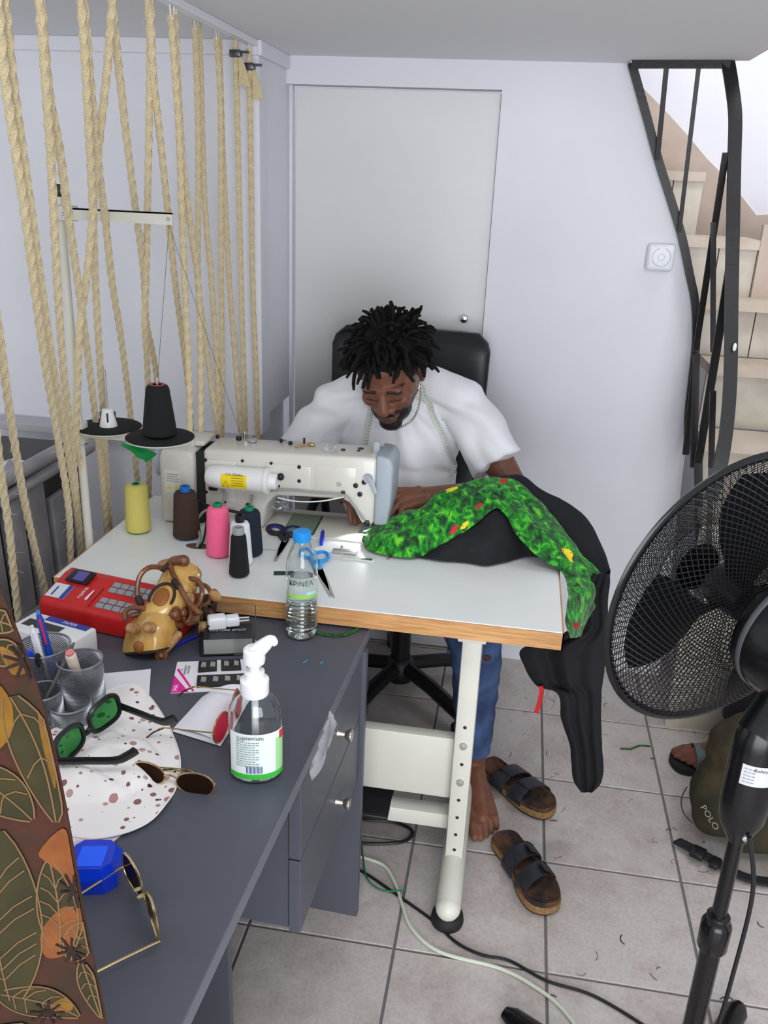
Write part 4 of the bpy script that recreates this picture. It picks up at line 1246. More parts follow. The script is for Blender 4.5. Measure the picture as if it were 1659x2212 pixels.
vines = [
    ([(-0.6753,1.42,0.7932), (-0.686,1.43,0.8131), (-0.6875,1.45,0.8387), (-0.6763,1.47,0.8499), (-0.6625,1.5,0.8381), (-0.6534,1.52,0.8302)], 0.0052),
    ([(-0.6549,1.52,0.8403), (-0.6354,1.49,0.8314), (-0.6122,1.46,0.8256), (-0.5918,1.44,0.8094), (-0.5744,1.43,0.7963), (-0.5533,1.42,0.7879)], 0.0055),
    ([(-0.6147,1.5,0.8189), (-0.5913,1.5,0.8195), (-0.5764,1.49,0.8075), (-0.5737,1.47,0.7867), (-0.5799,1.45,0.7775)], 0.0050),
    ([(-0.5947,1.51,0.8041), (-0.5752,1.51,0.8023), (-0.5613,1.5,0.79), (-0.5622,1.48,0.779), (-0.574,1.47,0.7784)], 0.0045),
    ([(-0.6886,1.38,0.7759), (-0.6941,1.39,0.79), (-0.6794,1.4,0.7967), (-0.656,1.41,0.7905), (-0.6321,1.42,0.7863), (-0.61,1.42,0.7769)], 0.0050),
    ([(-0.6882,1.4,0.7776), (-0.6661,1.41,0.7792), (-0.6353,1.415,0.7764), (-0.6083,1.41,0.7682), (-0.5856,1.4,0.7682)], 0.0055),
    ([(-0.5957,1.46,0.789), (-0.5972,1.44,0.7733), (-0.5842,1.42,0.765), (-0.5781,1.43,0.7757), (-0.5892,1.45,0.7845)], 0.0045),
    ([(-0.6095,1.47,0.7824), (-0.624,1.45,0.7752), (-0.6203,1.43,0.7654), (-0.6003,1.42,0.7629)], 0.0055),
    ([(-0.6169,1.36,0.7097), (-0.6195,1.355,0.7254), (-0.6099,1.36,0.7369), (-0.6033,1.36,0.7217), (-0.6135,1.36,0.7041)], 0.0045),
]
for pts, r in vines:
    MB().tube(spline(pts, 7), r, 9).build('vine', ROOT, mt)
for q in (((-0.6815,1.425,0.8041), (-0.676,1.42,0.7961)), ((-0.6227,1.465,0.8281), (-0.6104,1.455,0.8221))):
    MB().cap(q[0], q[1], 0.0072, 0.0072, 10).build('binding', BARK, mt)
MB().cap((-0.6127,1.365,0.7236), (-0.5877,1.385,0.756), 0.0085, 0.0085, 12).build('fork_block', CUT, mt)
for (q, ry) in ((V((-0.612, 1.385, DT + 0.030)), 0.022), (V((-0.575, 1.505, DT + 0.034)), 0.024)):
    t_ = MB().tube([q + V((0.2 * ry * math.cos(a), ry * math.cos(a) * 0.95, ry * math.sin(a))) for a in [2 * math.pi * k / 28 for k in range(28)]], 0.010, 8, closed=True)
    t_.build('wheel', BARK, mt)
eng = MB()
rng = random.Random(11)
for k in range(10):
    q = V((-0.585 + rng.uniform(-0.035, 0.03), 1.45 + rng.uniform(-0.05, 0.05), DT + rng.uniform(0.03, 0.085)))
    MB().cap(q, q + V((rng.uniform(-0.02, 0.02), rng.uniform(-0.02, 0.02), rng.uniform(-0.012, 0.018))), 0.011, 0.010, 10).build('engine_block', (ROOT, CUT)[k % 3 == 0], mt)

# ------------------------------------------------------------------ acrylic card holder with cards and charger
ACR = mat('clear_acrylic', (246, 249, 250), 0.03, trans=1.0, ior=1.2, spec=0.6)
ch_o = V((-0.5031,1.431,0.715))
CH = Matrix.Translation((ch_o.x, ch_o.y, DT)) @ Matrix.Rotation(math.radians(17), 4, 'Z')
chd = thing('card_holder', (ch_o.x, ch_o.y, DT), 'clear acrylic business card holder beside the wooden motorcycle', 'card holder')


def cmb():
    m = MB()
    m.M = CH
    return m


cmb().box2((-0.052, -0.034, 0.0), (0.052, 0.034, 0.0025)).build('base', ACR, chd, smooth=False)
for nm, a, c in (('side', (-0.054, -0.034, 0.0025), (-0.052, 0.034, 0.075)), ('side', (0.052, -0.034, 0.0025), (0.054, 0.034, 0.072)), ('back', (-0.052, 0.032, 0.0025), (0.052, 0.034, 0.078)), ('front', (0.012, -0.036, 0.0025), (0.052, -0.034, 0.06))):
    cmb().box2(a, c).build(nm, ACR, chd, smooth=False)
cds = thing('business_cards', tuple(CH @ V((0, 0, 0.003))), 'stack of dark business cards in the clear card holder', 'cards')
CARDS = mat('card_edges', (150, 150, 146), 0.7)
nt, b = nodes_of(CARDS)
g_ = nt.nodes.new('ShaderNodeNewGeometry')
mp = nt.nodes.new('ShaderNodeMapping')
mp.inputs['Scale'].default_value = (1, 1, 900)
nt.links.new(g_.outputs['Position'], mp.inputs['Vector'])
nn = nt.nodes.new('ShaderNodeTexNoise')
nn.inputs['Scale'].default_value = 1.0
nt.links.new(mp.outputs[0], nn.inputs['Vector'])
rr = nt.nodes.new('ShaderNodeValToRGB')
rr.color_ramp.elements[0].color = lin((96, 96, 96))
rr.color_ramp.elements[1].color = lin((190, 190, 184))
nt.links.new(nn.outputs['Fac'], rr.inputs['Fac'])
nt.links.new(rr.outputs['Color'], b.inputs['Base Color'])
cmb().box2((-0.046, -0.030, 0.003), (0.046, 0.030, 0.034)).build('card_stack', CARDS, cds, smooth=False)
tc_ = cmb().box2((-0.046, -0.030, 0.0342), (0.046, 0.030, 0.0350)).build('top_card', mat('black_card', (30, 30, 33), 0.35), cds, smooth=False)
lettering('card_lettering', 'CULTURE SPACE', 0.0095, CH @ Matrix.Translation((-0.002, 0.004, 0.0354)), WPLA, tc_, font_shear=0.25)
cg = thing('usb_charger', tuple(CH @ V((-0.01, 0.012, 0.036))), 'white two-pin USB charger plug on top of the cards', 'charger')
cmb().box((-0.022, 0.014, 0.049), (0.036, 0.026, 0.026), Matrix.Rotation(0.15, 3, 'Z'), 0.005, 3).build('body', WPLA, cg)
cmb().box((0.008, 0.018, 0.049), (0.026, 0.022, 0.020), Matrix.Rotation(0.15, 3, 'Z'), 0.004, 3).build('plug', WPLA, cg)
for dy in (-0.006, 0.006):
    cmb().cyl((0.018, 0.020 + dy, 0.049), (0.040, 0.023 + dy, 0.049), 0.002, 8).build('pin', MET, cg)
cmb().box((-0.035, 0.0005, 0.047), (0.012, 0.001, 0.005), Matrix.Rotation(0.15, 3, 'Z')).build('usb_port', BLK, cg, smooth=False)

# ------------------------------------------------------------------ blister card of presser feet
q0, q1, q2, q3 = V((-0.5504,1.2515,0.7165)), V((-0.4166,1.2924,0.7165)), V((-0.4569,1.3922,0.7165)), V((-0.5781,1.3538,0.7165))
bcd = thing('presser_foot_card', tuple((q0 + q1 + q2 + q3) / 4), 'white and pink blister card of metal presser feet', 'card')
ex = (q1 - q0)
ey = (q3 - q0)


def cardp(u, v, h=0.0):
    p = lerp(lerp(q0, q1, u), lerp(q3, q2, u), v)
    return V((p.x, p.y, DT + 0.0012 + h))


def card_patch(poly, h, th):
    mb = MB()
    n = len(poly)
    vs = [cardp(u, v, h) for u, v in poly] + [cardp(u, v, h + th) for u, v in poly]
    mb.add(vs, [tuple(reversed(range(n))), tuple(range(n, 2 * n))] + [(i, (i + 1) % n, n + (i + 1) % n, n + i) for i in range(n)])
    return mb


card_patch([(0, 0), (1, 0), (1, 1), (0, 1)], -0.0012, 0.0012).build('backing', mat('white_gloss_card', (232, 232, 236), 0.3), bcd, smooth=False)
card_patch([(0, 0), (0.23, 0), (0.0, 0.55)], 0.0001, 0.0003).build('pink_corner', mat('magenta_print', (226, 36, 150), 0.4), bcd, smooth=False)
card_patch([(0.02, 0.72), (0.04, 0.78), (0.30, 0.02), (0.27, 0.02)], 0.0001, 0.0003).build('pink_stripe', mat('magenta_print2', (226, 36, 150), 0.4), bcd, smooth=False)
for poly in ([(0.32, 0.60), (0.58, 0.62), (0.58, 0.95), (0.32, 0.93)], [(0.64, 0.62), (0.92, 0.62), (0.92, 0.95), (0.64, 0.95)], [(0.32, 0.12), (0.95, 0.12), (0.95, 0.46), (0.32, 0.46)]):
    w_ = card_patch(poly, 0.0002, 0.004).build('blister', mat('black_tray', (28, 28, 30), 0.3), bcd, smooth=False)
    us = [p[0] for p in poly]
    vs_ = [p[1] for p in poly]
    nfeet = 2 if max(us) - min(us) < 0.4 else 4
    for k in range(nfeet):
        u0 = lerp(min(us), max(us), (k + 0.5) / nfeet)
        card_patch([(u0 - 0.03, lerp(min(vs_), max(vs_), 0.35)), (u0 + 0.04, lerp(min(vs_), max(vs_), 0.3)), (u0 + 0.045, lerp(min(vs_), max(vs_), 0.7)), (u0 - 0.02, lerp(min(vs_), max(vs_), 0.78))], 0.0043, 0.002).build('presser_foot', MET, w_, smooth=False)
Mc = Matrix.Translation(cardp(0.055, 0.14, 0.0006)) @ frame(x=ey.normalized() * 1.0, z=(0, 0, 1)).to_4x4()
lettering('code_lettering', 'F4A', 0.012, Mc, WPLA, bcd, bold=0.0002)
Mc = Matrix.Translation(cardp(0.14, 0.72, 0.0006)) @ frame(x=ey.normalized(), z=(0, 0, 1)).to_4x4()
lettering('card_lettering', '55\nEMERGENCY\nMODELER', 0.0062, Mc, INK, bcd)

# ------------------------------------------------------------------ papers
PAPER = mat('white_paper', (228, 229, 236), 0.6)


def paper(name, quad, label, lift=lambda u, v: 0.0, th=0.0006, n=14, m=None):
    q = [V(a) for a in quad]
    rows = [[V((0, 0, lift(u / n, v / n))) + lerp(lerp(q[0], q[1], u / n), lerp(q[3], q[2], u / n), v / n) for u in range(n + 1)] for v in range(n + 1)]
    o = MB().grid(rows, th).build(name, m or PAPER)
    return tag(o, label, 'paper')


paper('paper_sheet', [(-0.6683,1.2193,0.7172), (-0.5798,1.2272,0.7172), (-0.6148,1.3171,0.7172), (-0.6913,1.2847,0.7172)], 'white paper sheet between the pencil holder and the spotted hat', lambda u, v: 0.0006 + 0.006 * max(0, u - 0.85))
paper('folded_paper', [(-0.5035,1.1435,0.717), (-0.4131,1.122,0.717), (-0.4078,1.2781,0.717), (-0.4829,1.2314,0.717)], 'white paper leaf under the pink sunglasses', lambda u, v: 0.0008)
paper('folded_paper', [(-0.5039,1.1487,0.717), (-0.4216,1.1329,0.717), (-0.4108,1.296,0.717), (-0.4905,1.2475,0.717)], 'curled upper leaf of the folded white papers', lambda u, v: 0.002 + 0.016 * math.sin(math.pi * min(1, max(0, u))) * (0.35 + 0.65 * v))
paper('leaflet', [(-0.5301,0.8623,0.7165), (-0.4884,0.8754,0.7165), (-0.472,0.9253,0.7165), (-0.5649,0.9156,0.7165)], 'white leaflet with pink print under the spotted hat', lambda u, v: 0.0004, m=mat('leaflet', (226, 218, 224), 0.6, var=(22, (206, 176, 192), 0.5, 0.6)))

# ------------------------------------------------------------------ hand sanitizer bottle
CLR = mat('clear_pet', (246, 250, 250), 0.03, trans=1.0, ior=1.42)
WATER = mat('clear_gel', (238, 246, 246), 0.02, trans=1.0, ior=1.2)
sb_o = V((-0.3373,1.0691,0.715))
sb = thing('sanitizer_bottle', (sb_o.x, sb_o.y, DT), 'clear pump bottle of hand gel with white and green label', 'bottle')
Rb = Matrix.Rotation(math.radians(10), 3, 'Z')
body = [(0.0, 0.002), (0.036, 0.002), (0.0405, 0.008), (0.0405, 0.108), (0.038, 0.125), (0.030, 0.139), (0.020, 0.147), (0.0165, 0.150)]
MB().lathe(body + [(max(r_ - 0.0012, 0.0), z_ + (0.0012 if z_ < 0.01 else 0.0)) for r_, z_ in reversed(body)], 40, (sb_o.x, sb_o.y, DT), Rb, 1.0, 0.72).build('body', CLR, sb)
MB().lathe([(0.0, 0.005), (0.036, 0.006), (0.0390, 0.010), (0.0390, 0.045), (0.0, 0.045)], 40, (sb_o.x, sb_o.y, DT), Rb, 1.0, 0.72).build('gel', WATER, sb)


def label_wrap(cx, cy, z0, z1, r, a0, a1, sy=1.0, rot=0.0, n=20):
    rows = []
    for k in range(n + 1):
        a = math.radians(lerp(a0, a1, k / n))
        p = V((r * math.cos(a), r * math.sin(a) * sy, 0))
        p = Matrix.Rotation(rot, 3, 'Z') @ p
        rows.append([(cx + p.x, cy + p.y, z0), (cx + p.x, cy + p.y, z1)])
    return MB().grid(rows, -0.0003)


rot10 = math.radians(10)
lab = label_wrap(sb_o.x, sb_o.y, DT + 0.012, DT + 0.092, 0.0412, -150, -5, 0.72, rot10).build('label', mat('gel_label', (222, 230, 228), 0.4), sb)
label_wrap(sb_o.x, sb_o.y, DT + 0.012, DT + 0.021, 0.0416, -148, -5, 0.72, rot10).build('green_band', mat('leaf_green', (60, 178, 60), 0.4), lab)
label_wrap(sb_o.x, sb_o.y, DT + 0.021, DT + 0.080, 0.0415, -38, -5, 0.72, rot10).build('green_fade', mat('pale_green', (160, 214, 150), 0.4), lab)
label_wrap(sb_o.x, sb_o.y, DT + 0.076, DT + 0.090, 0.0418, -26, -5, 0.72, rot10).build('red_mark', mat('red_mark', (214, 50, 60), 0.4), lab)
pr_ = MB()
for k in range(11):
    z = DT + 0.078 - 0.0042 * k
    for (x0, x1) in ((-0.026, 0.010 - 0.006 * (k % 3 == 2)),):
        for s in range(6):
            xa, xb = lerp(x0, x1, s / 6), lerp(x0, x1, (s + 0.82) / 6)
            ya = -0.72 * math.sqrt(max(0.0417 ** 2 - xa ** 2, 0))
            p1 = Rb @ V((xa, ya - 0.0004, 0))
            yb = -0.72 * math.sqrt(max(0.0417 ** 2 - xb ** 2, 0))
            p2 = Rb @ V((xb, yb - 0.0004, 0))
            pr_.tube([(sb_o.x + p1.x, sb_o.y + p1.y, z), (sb_o.x + p2.x, sb_o.y + p2.y, z)], 0.00055, 4)
pr_.build('text_lines', mat('label_grey', (120, 140, 140), 0.5), lab, smooth=False)
bcx = MB()
for k in range(13):
    xa = -0.010 + 0.0019 * k
    ya = -0.72 * math.sqrt(0.0418 ** 2 - xa ** 2)
    p1 = Rb @ V((xa, ya - 0.0006, 0))
    bcx.box((sb_o.x + p1.x, sb_o.y + p1.y, DT + 0.0295), (0.0006 + 0.0006 * (k % 3 == 0), 0.0004, 0.012))
bcx.build('barcode', mat('barcode_blue', (30, 60, 130), 0.5), lab, smooth=False)
Ml = Matrix.Translation((sb_o.x + (Rb @ V((-0.004, -0.0308, 0))).x, sb_o.y + (Rb @ V((-0.004, -0.0308, 0))).y, DT + 0.0865)) @ Rb.to_4x4() @ Matrix.Rotation(math.radians(90), 4, 'X')
lettering('label_lettering', 'Septonium', 0.0095, Ml, INK, lab)
WP2 = mat('white_pump_plastic', (236, 237, 240), 0.3)
MB().lathe([(0.0, 0.146), (0.0205, 0.146), (0.0215, 0.149), (0.0215, 0.170), (0.0195, 0.172), (0.0150, 0.173), (0.0150, 0.184), (0.0085, 0.186), (0.0, 0.186)], 32, (sb_o.x, sb_o.y, DT)).build('collar', WP2, sb)
MB().cyl((sb_o.x, sb_o.y, DT + 0.01), (sb_o.x, sb_o.y, DT + 0.148), 0.0055, 12).build('dip_tube', WP2, sb)
hd = MB().lathe([(0.0, 0.184), (0.0075, 0.184), (0.0085, 0.196), (0.0155, 0.199), (0.0165, 0.205), (0.0160, 0.220), (0.013, 0.223), (0.0, 0.223)], 28, (sb_o.x, sb_o.y, DT))
hd.tube(spline([(sb_o.x, sb_o.y, DT + 0.213), (sb_o.x + 0.012, sb_o.y + 0.006, DT + 0.224), (sb_o.x + 0.022, sb_o.y + 0.012, DT + 0.232), (sb_o.x + 0.027, sb_o.y + 0.016, DT + 0.224)], 5), [0.0135, 0.013, 0.0125, 0.012, 0.0115, 0.011, 0.0105, 0.010, 0.009, 0.0085, 0.008, 0.0075, 0.007, 0.0065, 0.006, 0.005], 12)
hd.build('pump_head', WP2, sb)

# ------------------------------------------------------------------ water bottle
wt_o = V((-0.3766,1.5101,0.715))
wt = thing('water_bottle', (wt_o.x, wt_o.y, DT), 'half litre clear water bottle with a light blue cap', 'bottle')
wp = [(0.0, 0.006), (0.012, 0.003), (0.022, 0.001), (0.029, 0.004), (0.0318, 0.012)]
for k in range(9):
    z = 0.016 + 0.0085 * k
    wp += [(0.0318, z), (0.0302, z + 0.0042)]
wp += [(0.0318, 0.094), (0.0318, 0.140), (0.0305, 0.146), (0.0318, 0.152), (0.0300, 0.166), (0.0245, 0.185), (0.0165, 0.203), (0.0135, 0.210), (0.0135, 0.214)]
MB().lathe(wp + [(max(r_ - 0.0008, 0.0), z_ + (0.0008 if z_ < 0.012 else 0.0)) for r_, z_ in reversed(wp)], 40, (wt_o.x, wt_o.y, DT)).build('body', CLR, wt)
wi = [(max(r - 0.0012, 0.0), z + 0.001) for r, z in wp if z < 0.128] + [(0.0306, 0.128), (0.0, 0.128)]
MB().lathe(wi, 40, (wt_o.x, wt_o.y, DT)).build('water', mat('water', (244, 250, 252), 0.0, trans=1.0, ior=1.28), wt)
cp = MB().lathe([(0.0, 0.209), (0.0178, 0.209), (0.0182, 0.211), (0.0178, 0.227), (0.016, 0.2285), (0.0, 0.2285)], 40, (wt_o.x, wt_o.y, DT))
cp.build('cap', mat('sky_cap', (26, 142, 224), 0.35), wt)
lw = label_wrap(wt_o.x, wt_o.y, DT + 0.096, DT + 0.104, 0.0322, -138, -14).build('label', mat('label_meadow', (150, 206, 96), 0.4), wt)
label_wrap(wt_o.x, wt_o.y, DT + 0.100, DT + 0.110, 0.0321, -58, -16).build('label_stream', mat('label_stream', (176, 214, 232), 0.4), lw)
label_wrap(wt_o.x, wt_o.y, DT + 0.104, DT + 0.1405, 0.0320, -138, -14).build('label_film', mat('label_film', (222, 232, 226), 0.3, trans=0.6, ior=1.1), lw)
Mk = Matrix.Translation((wt_o.x - 0.004, wt_o.y - 0.0334, DT + 0.1285)) @ Matrix.Rotation(math.radians(90), 4, 'X')
vs, fs = text_mesh('ΚΡΙΝΕΛ', 0.0145, Matrix.Identity(4))
bent = []
for p in vs:
    a = math.radians(-79) + p.x / 0.0325
    bent.append(V((wt_o.x + 0.0325 * math.cos(a), wt_o.y + 0.0325 * math.sin(a), DT + 0.1285 + p.y)))
mbk = MB()
mbk.add(bent, fs)
mbk.build('label_lettering', mat('label_ink', (40, 60, 56), 0.5), lw, smooth=False)

# ------------------------------------------------------------------ sunglasses
def sunglasses(name, M, lens, gap, rw, fm, lm, tips, temple, label, fold=(0, 0), rim=0.0022, tm=None, tw=(0.004, 0.002), power=2.3, droop=0.012, pads=False):
    """M places the bridge: x across, y lens-up, z towards the front; lens=(half width, half height)."""
    t = thing(name, tuple(M.translation), label, 'sunglasses', 'sunglasses laid out on the desk')
    hw, hh = lens
    for s in (-1, 1):
        cx = s * (gap / 2 + hw)
        out = []
        for k in range(36):
            a = 2 * math.pi * k / 36
            c_, s_ = math.cos(a), math.sin(a)
            x = hw * math.copysign(abs(c_) ** (2 / power), c_)
            y = hh * math.copysign(abs(s_) ** (2 / power), s_)
            y *= 1 - 0.14 * (x / hw) * (-s) * (1 if y < 0 else 0.2)
            z = -0.006 * ((cx + x) / (gap / 2 + 2 * hw)) ** 2
            out.append(M @ V((cx + x, y, z)))
        MB().tube(out, rim, 6, closed=True).build('rim', fm, t)
        lb_ = MB()
        cen = M @ V((cx, 0, 0.001 - 0.006 * (cx / (gap / 2 + 2 * hw)) ** 2))
        nz = (M.to_3x3() @ V((0, 0, 1))).normalized() * 0.0008
        lb_.add([cen + nz] + [p + nz * 0.6 for p in out] + [cen - nz] + [p - nz * 0.6 for p in out], [(0, 1 + k, 1 + (k + 1) % 36) for k in range(36)] + [(37, 38 + (k + 1) % 36, 38 + k) for k in range(36)])
        lb_.build('lens', lm, t)
        hx = s * (gap / 2 + 2 * hw + 0.003)
        ang = fold[0 if s < 0 else 1]
        hp = V((hx, hh * 0.35, -0.006))
        d = V((-s * math.sin(ang), 0, -math.cos(ang)))
        pts = [hp, hp + d * temple * 0.35, hp + d * temple * 0.72, hp + d * temple * 0.88 + V((0, -droop, 0)), hp + d * temple + V((0, -droop * 2.2, 0))]
        arm = MB().tube([M @ p for p in spline(pts, 6)], 1.0, 8, flat=tw, up=M.to_3x3() @ V((s * math.cos(ang), 0, -s * math.sin(ang) * -1)) if False else None)
        ao = arm.build('temple', tm or fm, t)
        if tips:
            tip = MB().tube([M @ p for p in spline(pts[2:], 6)], 1.0, 8, flat=(tw[0] * 1.25, tw[1] * 1.5))
            tip.build('temple_tip', tips, ao)
        if pads:
            MB().ball(M @ V((s * gap * 0.42, -hh * 0.25, -0.006)), (0.003, 0.002, 0.005), M.to_3x3()).build('nose_pad', mat('nose_pad', (210, 200, 150), 0.2, trans=0.6), t)
    br = MB().tube([M @ p for p in spline([V((-gap / 2 - 0.001, hh * 0.25, 0)), V((0, hh * 0.42, 0.001)), V((gap / 2 + 0.001, hh * 0.25, 0))], 6)], rim * 1.1, 8)
    br.build('bridge', fm, t)
    return t


def gl_matrix(o, x, back):
    """Frame from bridge point, lens-to-lens axis and the way the temples run."""
    x = V(x).normalized()
    z = -V(back)
    z = (z - x * z.dot(x)).normalized()
    y = z.cross(x)
    m = Matrix((x, y, z)).transposed().to_4x4()
    m.translation = V(o)
    return m


GOLD = mat('gold_wire', (212, 184, 132), 0.25, 0.95)
BLKF = mat('black_acetate', (20, 20, 21), 0.3)
TORT = mat('tortoise_tips', (96, 50, 32), 0.35, var=(150, (40, 22, 16), 0.4, 0.6))
GLENS = mat('green_lens', (80, 160, 92), 0.06, trans=0.9, ior=1.1)
BLENS = mat('brown_lens', (58, 40, 30), 0.08, trans=0.7, ior=1.1)
PLENS = mat('pink_lens', (226, 66, 92), 0.08, trans=0.8, ior=1.1)

# green-lensed pair leaning on the hat
sunglasses('sunglasses', gl_matrix((-0.6067,1.0569,0.768), (0.021,0.0717,0.007), (0.74, -0.60, 0.06)), (0.030, 0.0225), 0.016, 0.0, BLKF, GLENS, None, 0.128,
           'black framed sunglasses with green lenses lying on the spotted hat', (0.35, 0.12), 0.0042, None, (0.005, 0.014), 3.0, 0.008)
# small gold wire pair, folded
sunglasses('sunglasses', gl_matrix((-0.4536,1.0139,0.728), (0.0821,-0.0091,-0), (0.10, 0.80, -0.25)), (0.0295, 0.017), 0.019, 0.0, GOLD, BLENS, TORT, 0.115,
           'small gold wire sunglasses with oval brown lenses at the hat brim', (1.25, 1.35), 0.0016, None, (0.0026, 0.002), 2.1, 0.006)
# pink-lensed pair behind the sanitizer bottle
sunglasses('sunglasses', gl_matrix((-0.4133,1.1734,0.742), (0.0031,0.101,0), (-0.93, 0.10, -0.06)), (0.026, 0.023), 0.016, 0.0, GOLD, PLENS, TORT, 0.115,
           'gold wire sunglasses with pink lenses beside the sanitizer bottle', (0.0, 0.0), 0.0016, None, (0.0028, 0.002), 2.1, 0.010)
# large gold aviator pair
sunglasses('sunglasses', gl_matrix((-0.3904,0.7774,0.748), (0.0895,-0.0982,0), (-0.72, -0.62, -0.05)), (0.029, 0.025), 0.015, 0.0, GOLD, BLENS, TORT, 0.13,
           'large gold aviator sunglasses with brown lenses beside the blue case', (0.25, 0.0), 0.0018, None, (0.0032, 0.002), 2.4, 0.012, True)

# ------------------------------------------------------------------ spotted cloth hat
SPOT = mat('spotted_cotton', (236, 232, 230), 0.85, bump=(500, 0.15, 0.0008))
nt, b = nodes_of(SPOT)
tc = nt.nodes.new('ShaderNodeTexCoord')
mp = nt.nodes.new('ShaderNodeMapping')
mp.inputs['Scale'].default_value = (1, 1, 0.0)
nt.links.new(tc.outputs['Object'], mp.inputs['Vector'])
base_col = None
for scale_, thr, cols in ((52.0, 0.38, ((176, 132, 124), (138, 96, 92), (190, 150, 146))), (74.0, 0.28, ((64, 52, 54), (128, 92, 86), (170, 128, 120)))):
    vo = nt.nodes.new('ShaderNodeTexVoronoi')
    vo.inputs['Scale'].default_value = scale_
    vo.inputs['Randomness'].default_value = 0.8
    nt.links.new(mp.outputs[0], vo.inputs['Vector'])
    sepc = nt.nodes.new('ShaderNodeSeparateColor')
    nt.links.new(vo.outputs['Color'], sepc.inputs[0])
    mul = nt.nodes.new('ShaderNodeMath')
    mul.operation = 'MULTIPLY_ADD'
    mul.inputs[1].default_value = thr * 0.75
    mul.inputs[2].default_value = thr * 0.25
    nt.links.new(sepc.outputs[0], mul.inputs[0])
    lt = nt.nodes.new('ShaderNodeMath')
    lt.operation = 'LESS_THAN'
    nt.links.new(vo.outputs['Distance'], lt.inputs[0])
    nt.links.new(mul.outputs[0], lt.inputs[1])
    rp = nt.nodes.new('ShaderNodeValToRGB')
    rp.color_ramp.interpolation = 'CONSTANT'
    rp.color_ramp.elements[0].color = lin(cols[0])
    rp.color_ramp.elements[1].color = lin(cols[1])
    rp.color_ramp.elements[1].position = 0.35
    e3 = rp.color_ramp.elements.new(0.65)
    e3.color = lin(cols[2])
    nt.links.new(sepc.outputs[1], rp.inputs['Fac'])
    mx = nt.nodes.new('ShaderNodeMixRGB')
    nt.links.new(lt.outputs[0], mx.inputs['Fac'])
    if base_col is None:
        mx.inputs['Color1'].default_value = lin((236, 232, 230))
    else:
        nt.links.new(base_col, mx.inputs['Color1'])
    nt.links.new(rp.outputs['Color'], mx.inputs['Color2'])
    base_col = mx.outputs['Color']
nt.links.new(base_col, b.inputs['Base Color'])
hat_out = [V(p) for p in [(-0.6613,1.2286,0.72),(-0.6189,1.2535,0.72),(-0.5773,1.2278,0.72),(-0.5206,1.1621,0.72),(-0.4773,1.1002,0.72),(-0.4535,1.0515,0.72),(-0.4425,0.9961,0.72),(-0.4487,0.9357,0.72),(-0.4848,0.894,0.72),(-0.5342,0.8838,0.72),(-0.5807,0.8938,0.72),(-0.6397,0.9357,0.72),(-0.6855,1.0017,0.72),(-0.7022,1.0575,0.72),(-0.6887,1.1051,0.72),(-0.663,1.1582,0.72)]]
hc = sum(hat_out, V((0, 0, 0))) / len(hat_out)
loop = spline(hat_out, 6, closed=True)
hat = thing('sun_hat', (hc.x, hc.y, DT), 'white cotton sun hat with brown and pink spots lying flat', 'hat')
crown_c = V((-0.5939,1.0311,0.73))
rows = []
NR = 30
for i in range(NR + 1):
    t = i / NR
    row = []
    for j, p in enumerate(loop):
        q = lerp(V((hc.x, hc.y, 0)), V((p.x, p.y, 0)), t if t > 0 else 0.002)
        a = 2 * math.pi * j / len(loop)
        z = DT + 0.004 + 0.0022 * t * math.sin(5 * a) + 0.0016 * math.sin(9 * a + 4 * t) * t
        d = math.hypot((q.x - crown_c.x) / 0.115, (q.y - crown_c.y) / 0.085)
        bump_ = max(0.0, 1 - d * d)
        z += 0.024 * bump_ ** 0.6
        z += 0.004 * noise.noise(V((q.x * 26, q.y * 26, 0.3))) * (0.4 + bump_)
        crease = (q.y - crown_c.y + 0.02 + 0.25 * (q.x - crown_c.x))
        z -= 0.007 * math.exp(-(crease / 0.006) ** 2) * (bump_ > 0)
        row.append((q.x, q.y, max(z, DT + 0.0022)))
    rows.append(row)
MB().grid(rows, 0.0014, closed=True).build('cloth', SPOT, hat)
MB().tube([V(r_) + V((0, 0, 0.0002)) for r_ in rows[-1]], 0.0014, 6, closed=True).build('hem', mat('hat_hem', (232, 226, 224), 0.85), hat)

# ------------------------------------------------------------------ blue card case
bx = thing('blue_case', (-0.4843,0.8303,0.715), 'bright translucent blue octagonal plastic case beside the hat', 'case')
BL1 = mat('bright_blue_plastic', (16, 62, 220), 0.12, trans=0.25, coat=0.5)
c0 = V((-0.4824,0.8265,0.715))
BXM = Matrix.Translation((c0.x, c0.y, DT)) @ Matrix.Rotation(math.radians(12), 4, 'Z')
oct_ = [(-0.034, -0.022), (-0.020, -0.034), (0.020, -0.034), (0.034, -0.020), (0.034, 0.020), (0.022, 0.034), (-0.022, 0.034), (-0.034, 0.022)]
ob = MB()
ob.M = BXM
vs = [(x * 1.0, y, 0.0) for x, y in oct_] + [(x * 1.02, y * 1.02, 0.020) for x, y in oct_] + [(x * 0.78, y * 0.78, 0.034) for x, y in oct_]
fs = [tuple(reversed(range(8))), tuple(range(16, 24))] + [(i + 8 * l, (i + 1) % 8 + 8 * l, (i + 1) % 8 + 8 * (l + 1), i + 8 * (l + 1)) for l in (0, 1) for i in range(8)]
ob.add(vs, fs)
ob.build('shell', BL1, bx, smooth=False)
m_ = MB()
m_.M = BXM
m_.box((0.0, -0.004, 0.0345), (0.034, 0.036, 0.0012), None, 0.0004).build('inner_panel', mat('lighter_blue', (34, 96, 250), 0.15), bx, smooth=False)
m_ = MB()
m_.M = BXM
m_.box((0.0, 0.0268, 0.0285), (0.042, 0.008, 0.0008), Matrix.Rotation(math.radians(-55), 3, 'X')).build('cyan_facet', mat('cyan_plastic', (24, 150, 226), 0.15), bx, smooth=False)

